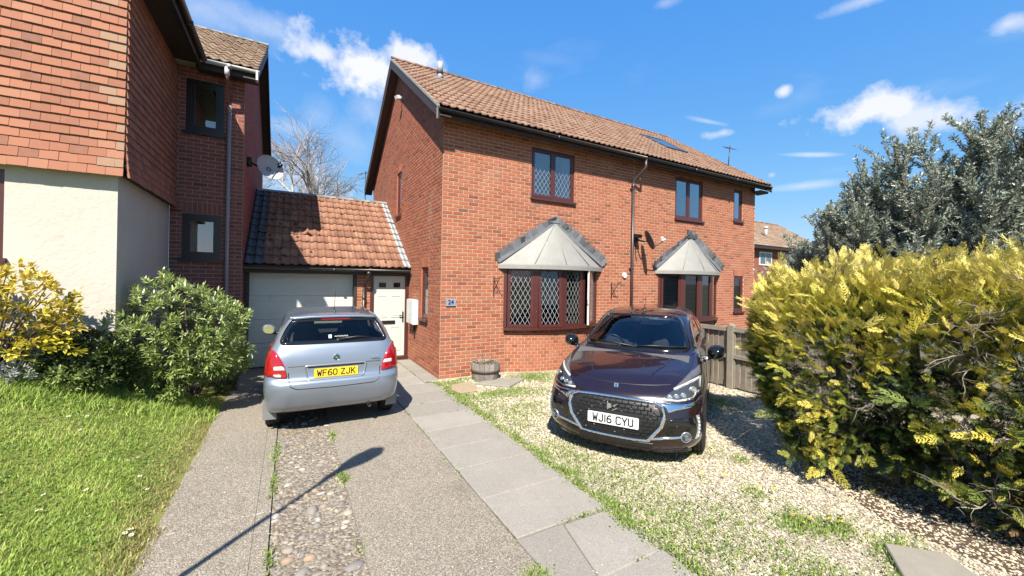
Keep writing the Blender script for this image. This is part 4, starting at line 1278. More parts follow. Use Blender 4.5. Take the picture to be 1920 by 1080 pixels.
# scatter helper: many small copies of a template joined with numpy --------------
def scatter(name, tv, tf, pos, scl, rot, tones, mt, parent=None, smooth=False):
    """tv (n,3) template verts, tf (m,3|4) faces, pos (k,3), scl (k,3), rot (k,3,3)"""
    tv = np.asarray(tv, dtype=np.float64); tf = np.asarray(tf)
    k = len(pos)
    V = tv[None]*np.asarray(scl)[:, None, :]
    V = np.einsum('kij,knj->kni', rot, V)+np.asarray(pos)[:, None, :]
    Fc = tf[None]+(np.arange(k)*len(tv))[:, None, None]
    T = np.repeat(np.asarray(tones), len(tf))
    return np_mesh(name, V.reshape(-1, 3), Fc.reshape(-1, tf.shape[1]), T, mt, parent, smooth)
def rotz(a):
    c, s = np.cos(a), np.sin(a); z = np.zeros_like(a); o = np.ones_like(a)
    return np.stack([np.stack([c, -s, z], -1), np.stack([s, c, z], -1), np.stack([z, z, o], -1)], -2)
def roteul(ax, ay, az):
    cx, sx, cy, sy = np.cos(ax), np.sin(ax), np.cos(ay), np.sin(ay); z = np.zeros_like(ax); o = np.ones_like(ax)
    Rx = np.stack([np.stack([o, z, z], -1), np.stack([z, cx, -sx], -1), np.stack([z, sx, cx], -1)], -2)
    Ry = np.stack([np.stack([cy, z, sy], -1), np.stack([z, o, z], -1), np.stack([-sy, z, cy], -1)], -2)
    return rotz(az)@Ry@Rx

# path of slabs
path = sheet('path', [(1.545, -4), (2.47, -4), (2.50, 7.4), (2.62, 7.55), (2.62, GY), (1.60, GY)], -.018, M_soil)
XA, XB = 1.555, 2.455
ys = [-1.1, -.5, .15, .78, 1.39, 2.00, 2.605, 3.225, 3.835, 4.385, 4.975, 5.56, 6.15, 6.74, 7.33, 7.9, 8.5, 9.1, 9.68]
for a, b in zip(ys[:-1], ys[1:]):
    sk = .02*(a-3)/4; z = .012+rnd.uniform(-.003, .004)
    e = lambda: rnd.uniform(-.006, .006)
    xb = XB if a < 7.2 else 2.28
    if abs(a-2.0) < .01:                       # the broken one
        slab_poly('paving_slab', [(XA+e(), a+.005), (1.845, a+.005), (1.985, b-.008), (XA, b-.008)], -.03, z, M_slab, path, rnd.random())
        slab_poly('paving_slab', [(1.853, a+.005), (XB-.01, a+.008), (XB+.01, b-.02), (1.995, b-.012)], -.03, z-.006, M_slab, path, rnd.random())
        continue
    slab_poly('paving_slab', [(XA+e(), a+.005+e()*.5), (xb+e(), a+.005+e()*.5), (xb+e(), b-.005+e()*.5), (XA+e(), b-.005+e()*.5)], -.03, z, M_slab, path, rnd.random())
for a, b in ((7.45, 7.98), (8.0, 8.55), (8.57, 9.1), (9.12, 9.66)):
    slab_poly('paving_slab', [(2.30, a+.005), (2.60, a+.005), (2.60, b-.005), (2.30, b-.005)], -.03, .008, M_slab, path, rnd.random())

# gravel
gravel_poly = [(2.45, -3), (9.5, -3), (9.5, 7.5), (2.63, 7.53), (2.47, 7.35)]
gsheet = sheet('gravel_drive', gravel_poly, -.014, M_gravelbase)
M_gravel = mat('cream_gravel', (.6,.5,.38), .85, col2=(.42,.33,.22), nscale=60, nmix=.35, ramp=[(0, (.34,.265,.17)), (.2, (.54,.44,.285)), (.5, (.70,.60,.42)), (.8, (.81,.72,.54)), (1, (.90,.84,.70))])
tv = np.array([(1, 0, 0), (.3, .95, .1), (-.8, .6, 0), (-.7, -.7, .05), (.45, -.85, 0), (.15, .1, .75), (-.25, -.1, .65)])
tf = np.array([(0, 1, 5), (1, 2, 6), (1, 6, 5), (2, 3, 6), (3, 4, 6), (4, 5, 6), (4, 0, 5)])
N0 = 84000
X = nrs.uniform(2.46, 7.38, N0); Y = nrs.uniform(-.4, 7.5, N0)
d = np.hypot(X, Y)
keep = (nrs.rand(N0) < np.clip((4.6/np.maximum(d, .1))**1.1, .35, 1)) & ~((Y > 7.17) & (np.abs(X-5.37) < 1.25)) & ((X*.74-Y*.67) < 3.5)
# thin, weedy patches
pn = np.sin(X*3.1+1.3*np.sin(Y*2.3))*np.sin(Y*2.7+1.1*np.sin(X*1.9))
keep &= ~((pn > .55) & (nrs.rand(N0) < .45)) & ~((X < 2.62+.10*np.sin(Y*5)) & (nrs.rand(N0) < .75))
X, Y = X[keep], Y[keep]; k = len(X)
s = nrs.uniform(.008, .0165, k)*np.clip(np.hypot(X, Y)/5, .8, 1.3)
scl = np.stack([s, s*nrs.uniform(.6, 1, k), s*nrs.uniform(.5, .9, k)], -1)
stuff(scatter('gravel', tv, tf, np.stack([X, Y, np.full(k, -.012)+nrs.uniform(0, .006, k)], -1), scl, roteul(nrs.uniform(-.5, .5, k), nrs.uniform(-.5, .5, k), nrs.uniform(0, 6.28, k)), np.clip(nrs.beta(2.6, 1.9, k), 0, 1), M_gravel),
      'loose cream gravel spread over the parking space beside the path', 'gravel')
# stray chippings on drive and path
k = 500; X = nrs.uniform(-.8, 2.45, k); Y = nrs.uniform(1.5, 7, k); s = nrs.uniform(.003, .008, k)
stuff(scatter('grit', tv, tf, np.stack([X, Y, np.full(k, .011)], -1), np.stack([s, s, s*.7], -1), rotz(nrs.uniform(0, 6.28, k)), nrs.uniform(.3, 1, k), M_gravel), 'scattered pale grit lying on the drive and path', 'grit')

# stepping stones by the planter, stone at the hedge foot
slab_poly('stepping_stone', [(2.66, 6.93), (3.0, 7.02), (3.06, 6.72), (2.95, 6.40), (2.62, 6.38), (2.56, 6.66)], -.02, .03, mat('sandstone', (.42,.33,.22), .9, col2=(.34,.25,.16), nscale=9, bump=.4, bscale=40), None)
tag(bpy.context.scene.objects['stepping_stone'], 'buff sandstone flag lying between path and half barrel planter', 'paving stone')
o = slab_poly('stepping_stone', [(3.10, 6.86), (3.60, 7.06), (4.18, 6.78), (3.60, 6.38)], -.02, .03, mat('pale_flag', (.34,.31,.26), .9, col2=(.25,.225,.185), nscale=7, bump=.3, bscale=50), None)
tag(o, 'grey stone flag in front of the half barrel planter', 'paving stone')
o = slab_poly('kerb_stone', [(3.62, .98), (4.02, 1.22), (4.28, .95), (3.95, .52), (3.6, .55)], -.04, .03, MATS['pale_flag'], None)
tag(o, 'flat grey kerb stone at the foot of the golden hedge', 'stone')

# ------------------------------------------------------------------ lawn
def lawn_z(x, y):
    dd = np.maximum(0, -.87-x); s = .20+.33*np.clip((y-2.5)/3.5, 0, 1)
    return .004+dd*s-np.maximum(0, dd-2.4)*s*.8 + .01*np.sin(x*5+y*3)*np.clip(dd*3, 0, 1)
gx = np.linspace(-9, -.86, 60); gy = np.linspace(-4, 9.6, 90)
GX, GYY = np.meshgrid(gx, gy)
V = np.stack([GX, GYY, lawn_z(GX, GYY)], -1).reshape(-1, 3)
idx = np.arange(90*60).reshape(90, 60)
Fq = np.stack([idx[:-1, :-1], idx[:-1, 1:], idx[1:, 1:], idx[1:, :-1]], -1).reshape(-1, 4)
M_turf = mat('mossy_turf', (.21,.25,.045), .95, col2=(.32,.29,.08), nscale=3.5, nmix=.8, bump=.7, bscale=60, stain=[((.22,.17,.07), 2.4, .63, .6)])
structure(np_mesh('lawn', V, Fq, np.full(len(Fq), .5), M_turf, None, True))
GRAMP = [(0, (.42,.31,.13)), (.12, (.22,.36,.05)), (.4, (.38,.57,.085)), (.7, (.54,.72,.14)), (.92, (.72,.78,.22)), (1, (.76,.64,.30))]
M_grass = mat('grass_blade', (.2,.3,.05), .55, ramp=GRAMP, trans=.35)
# blade: three segments
bt = np.array([(-1, 0, 0), (1, 0, 0), (-.75, .22, .55), (.75, .22, .55), (0, .75, 1.0)])
bf = np.array([(0, 1, 3), (0, 3, 2), (2, 3, 4)])
N0 = 150000
Y = nrs.uniform(1.6, 6.9, N0); X = -.83-(nrs.rand(N0)**1.2)*(np.clip(.42*Y+.7-.87, .3, 3))
edge = .07*np.sin(Y*3.1)+.05*np.sin(Y*7.7+1)+.03*np.sin(Y*17)
dd = -.87-X
d = np.hypot(X, Y)
keep = (dd > edge*1.0-.03) & (nrs.rand(N0) < np.clip(1.25-d*.11, .3, 1)) & (nrs.rand(N0) < np.clip(dd*4+.45, 0, 1))
X, Y, dd = X[keep], Y[keep], dd[keep]; k = len(X)
pat = .5+.5*np.sin(X*4.1+np.sin(Y*3))*np.sin(Y*3.3+np.sin(X*5)); pat2 = np.sin(X*9.7+2*np.sin(Y*4.1))*np.sin(Y*8.3+1.7*np.sin(X*6))
lng = nrs.uniform(.016, .05, k)*(.6+.5*pat+.25*pat2); wid = nrs.uniform(.0016, .0036, k)
tone = np.clip(.22+.5*nrs.rand(k)+.3*(pat-.5)+.16*pat2, .1, .97)
dry = (nrs.rand(k) < .05+.85*np.clip(1-(dd-.02)*3.0, 0, 1)); tone[dry] = nrs.choice([.0, .04, 1.0], dry.sum())
stuff(scatter('grass', bt, bf, np.stack([X, Y, lawn_z(X, Y)-.004], -1), np.stack([wid, lng*nrs.uniform(.4, 1.3, k), lng], -1), roteul(nrs.uniform(-.5, .5, k), nrs.uniform(-.4, .4, k), nrs.uniform(0, 6.28, k)), tone, M_grass),
      'sunlit green lawn grass sloping up from the drive', 'grass')
# broad weed leaves in lawn
k = 5200; Y = nrs.uniform(2.2, 6.6, k); X = -.95-nrs.rand(k)*(np.clip(.42*Y+.5-.9, .2, 3))
s = nrs.uniform(.012, .03, k)
lt = np.array([(0, 0, 0), (-.35, .45, .10), (.35, .45, .10), (0, 1, .02)]); lf = np.array([(0, 2, 3), (0, 3, 1)])
M_weed = mat('weed_leaf', (.1,.2,.03), .5, ramp=[(0, (.08,.15,.025)), (.5, (.17,.28,.04)), (1, (.29,.37,.07))], trans=.3)
stuff(scatter('lawn_weeds', lt, lf, np.stack([X, Y, lawn_z(X, Y)+.006], -1), np.stack([s, s, s], -1), roteul(nrs.uniform(0, .9, k), nrs.uniform(-.3, .3, k), nrs.uniform(0, 6.28, k)), nrs.rand(k), M_weed),
      'clover and plantain leaves growing among the lawn grass', 'weeds')

def flower_mesh(name, r, petals, mt1, mt2):
    m = MB()
    for i in range(petals):
        a = 2*PI*i/petals; b = a+2*PI/petals*.75
        m.add([(0, 0, .003), (r*math.cos(a), r*math.sin(a), .007), (r*1.06*math.cos((a+b)/2), r*1.06*math.sin((a+b)/2), .006), (r*math.cos(b), r*math.sin(b), .007)], [(0, 1, 2, 3)], .9)
    me1 = m.mesh(name, mt1)
    c = MB(); c.lathe([(r*.38, .006), (r*.25, .012), (0.0005, .014)], n=8, tone=.5)
    me2 = c.mesh('flower_centre', mt2)
    s = MB(); s.tube([(0, 0, -.03), (0, 0, .004)], .0012, 4); me3 = s.mesh('stem', M_weed)
    return me1, me2, me3
M_petal = mat('white_petal', (.8,.8,.78), .6); M_yel = mat('yellow_floret', (.75,.52,.02), .6); M_dand = mat('dandelion_yellow', (.80,.55,.01), .6)
DA = flower_mesh('petals', .013, 11, M_petal, M_yel); DB = flower_mesh('petals', .02, 16, M_dand, M_dand)
def flower(kind, x, y, z, sc_, label, cat, group, i):
    t = bpy.data.objects.new(kind, None); COL.objects.link(t); t.location = (x, y, z); t.scale = (sc_,)*3
    t.rotation_euler = (rnd.uniform(-.4, .1), rnd.uniform(-.3, .3), rnd.uniform(0, 6)); t.empty_display_size = .02
    t['label'] = label; t['category'] = cat; t['group'] = group
    for me, nm in zip(DA if kind == 'daisy' else DB, ('petals', 'flower_centre', 'stem')):
        o = bpy.data.objects.new(nm, me); COL.objects.link(o); o.parent = t
dz = [(-1.35, 3.60), (-1.12, 4.30), (-1.13, 4.22), (-1.20, 4.30), (-1.27, 4.1), (-1.55, 4.15), (-1.0, 3.95), (-.98, 3.88), (-1.02, 3.9), (-1.22, 3.42), (-1.18, 3.35), (-1.16, 3.30), (-1.20, 3.25),
      (-1.08, 2.95), (-1.33, 2.82), (-1.6, 4.35), (-1.45, 5.1), (-1.3, 5.0), (-1.25, 5.1), (-1.35, 5.2), (-1.15, 4.75), (-1.75, 5.4), (-1.9, 5.6), (-1.85, 5.75), (-1.8, 5.7), (-2.0, 5.8), (-1.95, 5.95), (-1.7, 6.0),
      (-2.1, 5.9), (-2.2, 5.5), (-2.3, 5.2), (-1.05, 4.55), (-1.4, 4.45), (-1.1, 3.05)]
for i, (x, y) in enumerate(dz):
    flower('daisy', x, y, float(lawn_z(np.array(x), np.array(y)))+.036, rnd.uniform(.9, 1.3), 'small white daisy flowering in the lawn grass', 'daisy', 'daisies in the lawn', i)
dn = [(3.72, 2.55), (3.90, 2.42), (3.98, 2.13), (4.05, 2.02), (3.75, 1.72), (3.82, 1.62), (3.95, 1.55), (3.70, 1.62), (4.0, 1.48), (4.45, 2.3)]
for i, (x, y) in enumerate(dn):
    flower('dandelion', x, y, .05, rnd.uniform(.9, 1.2), 'yellow dandelion flower in the gravel near the hedge', 'dandelion', 'dandelions in the gravel', i)

# weeds in gravel and joints
wp = []
def tuft(cx, cy, rx, ry, n):
    for _ in range(n): wp.append((rnd.gauss(cx, rx), rnd.gauss(cy, ry)))
for i in range(90):
    y = 1.3+6.0*i/90; tuft(2.52+.04*math.sin(i*.7), y, .055, .06, int(rnd.choice((18, 40, 60, 75))*(1-.06*y)))
for (cx, cy, rx, ry, n) in ((2.75, 7.05, .12, .12, 260), (2.62, 6.2, .1, .2, 220), (3.05, 6.15, .22, .10, 260), (3.6, 6.2, .22, .08, 180), (4.35, 6.85, .2, .15, 300), (4.6, 6.6, .2, .2, 220), (3.1, 7.3, .2, .06, 90),
                            (3.75, 1.68, .10, .08, 260), (3.95, 1.5, .10, .06, 160), (3.9, 2.15, .06, .06, 70), (3.35, 5.35, .18, .12, 170), (3.0, 4.9, .25, .15, 120), (3.2, 2.9, .2, .25, 140), (3.05, 2.2, .12, .3, 160),
                            (5.9, 4.3, .15, .12, 160), (6.4, 4.1, .12, .1, 110), (4.05, 1.15, .12, .08, 220), (3.75, .95, .1, .1, 120), (4.5, 2.6, .05, .05, 60), (3.3, 1.2, .1, .2, 90), (2.95, 3.2, .15, .3, 130), (5.6, 4.5, .2, .1, 90), (2.8, 3.6, .14, .35, 380), (2.75, 2.2, .12, .35, 420), (2.85, 5.2, .16, .4, 380), (3.3, 2.0, .25, .2, 260), (3.1, 1.4, .2, .2, 300), (4.3, 3.0, .2, .12, 120), (3.4, 6.0, .35, .15, 320), (4.5, 6.95, .3, .12, 320), (3.9, 5.9, .25, .12, 160), (6.3, 3.9, .25, .15, 200)):
    tuft(cx, cy, rx*1.15, ry*1.15, int(n*1.7))
for i in range(40): tuft(-.10+rnd.uniform(-.012, .012), rnd.choice((5.3, 5.0, 4.7, 4.4, 4.1, 3.2, 2.9))+rnd.gauss(0, .12), .012, .05, 7)
for i in range(22): tuft(.505, rnd.choice((5.4, 5.2, 4.25, 4.15, 3.05))+rnd.gauss(0, .05), .018, .04, 9)
for i in range(26): tuft(rnd.choice((1.55, 2.46)), rnd.uniform(1.5, 6), .012, .1, 5)
for i in range(10): tuft(rnd.uniform(1.6, 2.45), rnd.choice(ys[5:13]), .03, .006, 5)
tuft(1.50, 2.22, .05, .05, 150); tuft(2.2, 2.61, .15, .008, 60)
wp = np.array(wp); k = len(wp)
s = nrs.uniform(.010, .034, k)
stuff(scatter('weeds', lt, lf, np.stack([wp[:, 0], wp[:, 1], np.full(k, .006)], -1), np.stack([s*.8, s, s], -1), roteul(nrs.uniform(.1, 1.2, k), nrs.uniform(-.3, .3, k), nrs.uniform(0, 6.28, k)), nrs.rand(k), M_weed),
      'low green weeds along the path edge and in the gravel', 'weeds')
k2 = 26000; pk = nrs.randint(0, k, k2)
stuff(scatter('weed_grass', bt, bf, np.stack([wp[pk, 0]+nrs.normal(0, .03, k2), wp[pk, 1]+nrs.normal(0, .03, k2), np.full(k2, .0)], -1), np.stack([np.full(k2, .002), nrs.uniform(.01, .03, k2), nrs.uniform(.012, .04, k2)], -1), rotz(nrs.uniform(0, 6.28, k2)), np.clip(nrs.rand(k2)*.9+.08, 0, .95), M_grass),
      'thin grass tufts among the gravel weeds', 'grass')
# soil bed under hedge and left shrubs
m = MB(); m.add([(x, y, -.008) for x, y in [(4.45, -3), (7.3, -3), (7.3, 2.9), (5.75, 2.95), (4.95, 2.1), (4.45, 1.3)]], [tuple(range(6))]); structure(m.build('planting_bed', M_soil))

# ------------------------------------------------------------------ fence
fx_ = 7.40
M_fence = mat('weathered_fence_board', (.3,.26,.2), .9, col2=(.20,.165,.125), nscale=6, nmix=.5, bump=.5, bscale=30, ramp=[(0, (.24,.20,.155)), (1, (.42,.37,.30))])
M_post = mat('weathered_post', (.36,.32,.25), .9, col2=(.25,.22,.17), nscale=7, nmix=.6, bump=.4, bscale=40)
fe = thing('fence', 'weathered grey timber fence of vertical boards between the parked car and hedge', 'fence', (fx_, 4.5, 0))
posts = [7.35, 6.33, 4.50, 2.67]
for y in posts:
    m = MB(); m.box(fx_-.05, fx_+.05, y-.055, y+.055, -.1, 1.20); m.prism([(fx_-.05, y-.055, 1.20), (fx_+.05, y-.055, 1.20), (fx_+.02, y-.03, 1.235), (fx_-.02, y-.03, 1.235)], (0, .06, 0)); m.build('post', M_post, fe)
for a, b in zip(posts[1:], posts[:-1]):
    y0, y1 = a+.057, b-.057
    for (z0, z1, th) in ((1.085, 1.165, .03), (.575, .645, .028)):
        m = MB(); m.box(fx_-th, fx_+.012, y0, y1, z0, z1); m.build('rail', M_post, fe)
    n = int((y1-y0)/.105)
    for i in range(n):
        ya = y0+(y1-y0)*i/n; yb = y0+(y1-y0)*(i+1)/n
        m = MB(); t = rnd.random(); dx = rnd.uniform(-.002, .002)
        m.prism([(fx_+.015+dx, ya+.002, 0.02+rnd.uniform(-.02, .02)), (fx_+.030, yb-.002, .02), (fx_+.036, yb-.002, .02), (fx_+.030+dx, ya+.002, .02)], (0, 0, 1.10), t)
        m.build('board', M_fence, fe)
    for yy in (y0+.012, y1-.012):
        m = MB(); m.box(fx_-.012, fx_+.010, yy-.012, yy+.012, .02, 1.08); m.build('edge_batten', M_fence, fe)
# gravel board course of bricks hidden; planter -----------------------
pc = Vector((3.46, 7.14, 0))
pt = thing('barrel_planter', 'half barrel planter of grey staves with dead stems by the brick wall', 'planter', pc)
M_stave = mat('silvered_oak_stave', (.27,.24,.21), .9, col2=(.18,.15,.13), nscale=16, nmix=.6, bump=.6, bscale=45, ramp=[(0, (.26,.23,.20)), (1, (.50,.46,.41))])
ns = 18
for i in range(ns):
    a0, a1 = 2*PI*i/ns+.012, 2*PI*(i+1)/ns-.012
    m = MB(); vs = []
    hh = .345+rnd.uniform(-.008, .006)
    for z, r in ((0.0, .245), (.17, .285), (hh, .295)):
        for rr in (r, r-.025):
            for a in (a0, a1): vs.append(pc+Vector((rr*math.cos(a), rr*math.sin(a), z)))
    m.add(vs, [(0, 1, 5, 4), (4, 5, 9, 8), (2, 6, 7, 3), (6, 10, 11, 7), (8, 9, 11, 10), (0, 4, 6, 2), (4, 8, 10, 6), (1, 3, 7, 5), (5, 7, 11, 9)], rnd.random()); m.build('stave', M_stave, pt)
m = MB(); m.lathe([(.287, .165), (.294, .165), (.297, .215), (.290, .215)], pc, 'z', 40); m.build('hoop', mat('rusty_hoop', (.07,.045,.035), .7, col2=(.12,.06,.035), nscale=20), pt, True)
m = MB(); m.lathe([(.27, .28), (.15, .31), (.001, .30)], pc, 'z', 24); m.build('soil', M_soil, pt)
k = 260; a = nrs.uniform(0, 6.28, k); r = .26*np.sqrt(nrs.rand(k)); s = nrs.uniform(.02, .05, k)
o = scatter('dead_leaves', lt, lf, np.stack([pc.x+r*np.cos(a), pc.y+r*np.sin(a), np.full(k, .31)], -1), np.stack([s*.8, s, s], -1), roteul(nrs.uniform(-.3, 1.4, k), nrs.uniform(-.5, .5, k), nrs.uniform(0, 6.28, k)), nrs.rand(k), mat('dead_leaf', (.2,.15,.1), .9, ramp=[(0, (.10,.07,.05)), (.6, (.27,.2,.13)), (1, (.4,.33,.24))]), pt); stuff(o)
m = MB()
for i in range(9):
    bx_, by_ = rnd.uniform(-.12, .16), rnd.uniform(-.1, .14)
    p0 = pc+Vector((bx_, by_, .3)); hh = rnd.uniform(.08, .22)
    m.tube([p0, p0+Vector((rnd.uniform(-.03, .03), rnd.uniform(-.03, .03), hh*.6)), p0+Vector((rnd.uniform(-.06, .06), rnd.uniform(-.06, .06), hh))], [.006, .005, .002], 5)
stuff(m.build('dead_stems', MATS['dead_leaf'], pt))
# street lamp behind the photographer; its shadow falls across the drive
lamp = thing('street_lamp', 'grey column street lamp whose shadow falls across the cobbled strip', 'street lamp', (-1.97, 1.48, 0))
lb = Vector((-1.97, 1.48, .1)); LEAN = Vector((.66, .02, 0))
m = MB(); m.tube([lb-ZUP*.3, lb+ZUP*1.3], .07, 12); m.tube([lb+ZUP*1.3, lb+ZUP*1.4, lb+LEAN*.86+ZUP*3.5], [.05, .030, .024], 12); m.build('column', mat('galvanised_steel', (.32,.33,.34), .5, metal=.6), lamp, True)
m = MB(); e = lb+LEAN*.86+ZUP*3.5
m.tube([e, e+Vector((.05, .03, .12)), e+Vector((.18, .06, .22))], [.034, .04, .07], 10); m.tube([e+Vector((.10, .04, .18)), e+Vector((.30, .14, .25)), e+Vector((.48, .25, .27)), e+Vector((.56, .30, .27))], [.06, .12, .11, .03], 10); m.build('lantern', MATS['galvanised_steel'], lamp, True)
# ------------------------------------------------------------------ cars
def paint(name, col, rough, metal, flake=.0, coat=1.0, col2=None):
    m = mat(name, col, rough, metal=metal, coat=coat, col2=col2, nscale=3, nmix=.25, obj=True)
    N, L = m.node_tree.nodes, m.node_tree.links
    b = N['Principled BSDF']; b.inputs['Coat Roughness'].default_value = .02
    n = N.new('ShaderNodeTexNoise'); n.inputs['Scale'].default_value = 900; n.inputs['Detail'].default_value = 1
    tcn = N.new('ShaderNodeTexCoord'); L.new(tcn.outputs['Object'], n.inputs['Vector'])
    bp = N.new('ShaderNodeBump'); bp.inputs['Strength'].default_value = flake; bp.inputs['Distance'].default_value = .001
    L.new(n.outputs['Fac'], bp.inputs['Height']); L.new(bp.outputs[0], b.inputs['Normal'])
    return m
M_silver = paint('ice_blue_metallic', (.205,.238,.29), .32, .55, .05)
M_plum = paint('dark_plum_metallic', (.019,.0075,.0115), .25, .25, .05)
M_chrome = mat('chrome', (.75,.76,.78), .08, metal=1.0)
M_rubber = mat('tyre_rubber', (.018,.018,.019), .8, col2=(.03,.03,.03), nscale=20, obj=True)
M_trim = mat('black_trim', (.014,.014,.015), .45)
M_gloss = mat('gloss_black', (.008,.008,.009), .08, coat=.5)
M_greyp = mat('grey_mudflap', (.27,.275,.29), .6, col2=(.2,.2,.21), nscale=6, obj=True)
M_seat = mat('dark_seat_cloth', (.045,.045,.05), .9, col2=(.075,.075,.08), nscale=15, obj=True)
M_lining = mat('cabin_lining', (.09,.09,.095), .9)
M_red = mat('red_lamp_lens', (.42,.006,.012), .12, coat=1.0, col2=(.25,.004,.008), nscale=30, nmix=.5, obj=True)
M_clear = mat('clear_lamp_lens', (.72,.68,.68), .12, coat=1.0, col2=(.55,.42,.42), nscale=40, nmix=.6, obj=True)
M_yplate = mat('yellow_plate', (.85,.60,.02), .4); M_wplate = mat('white_plate', (.80,.80,.80), .4)
M_ink = mat('plate_ink', (.008,.008,.009), .5)
M_cglass = glass('car_glass', (.86,.91,.89), .75)
M_wglass = glass('windscreen_glass', (.62,.70,.72), 1.7)
M_lamp = mat('lamp_bowl', (.55,.57,.60), .15, metal=.8)
M_lglass = glass('lamp_cover', (.92,.94,.95), 1.3)
M_alloy = mat('alloy_rim', (.45,.46,.48), .3, metal=.8)

def catmull(P, n):
    """P (k, ..., 3) control points along axis 0, already padded by one at either end; n steps per span"""
    out = []
    for i in range(1, len(P)-2):
        a, b, c, d = P[i-1], P[i], P[i+1], P[i+2]
        for j in range(n):
            t = j/n
            out.append(.5*((2*b)+(c-a)*t+(2*a-5*b+4*c-d)*t*t+(3*b-a-3*c+d)*t**3))
    out.append(P[-2])
    return np.array(out)

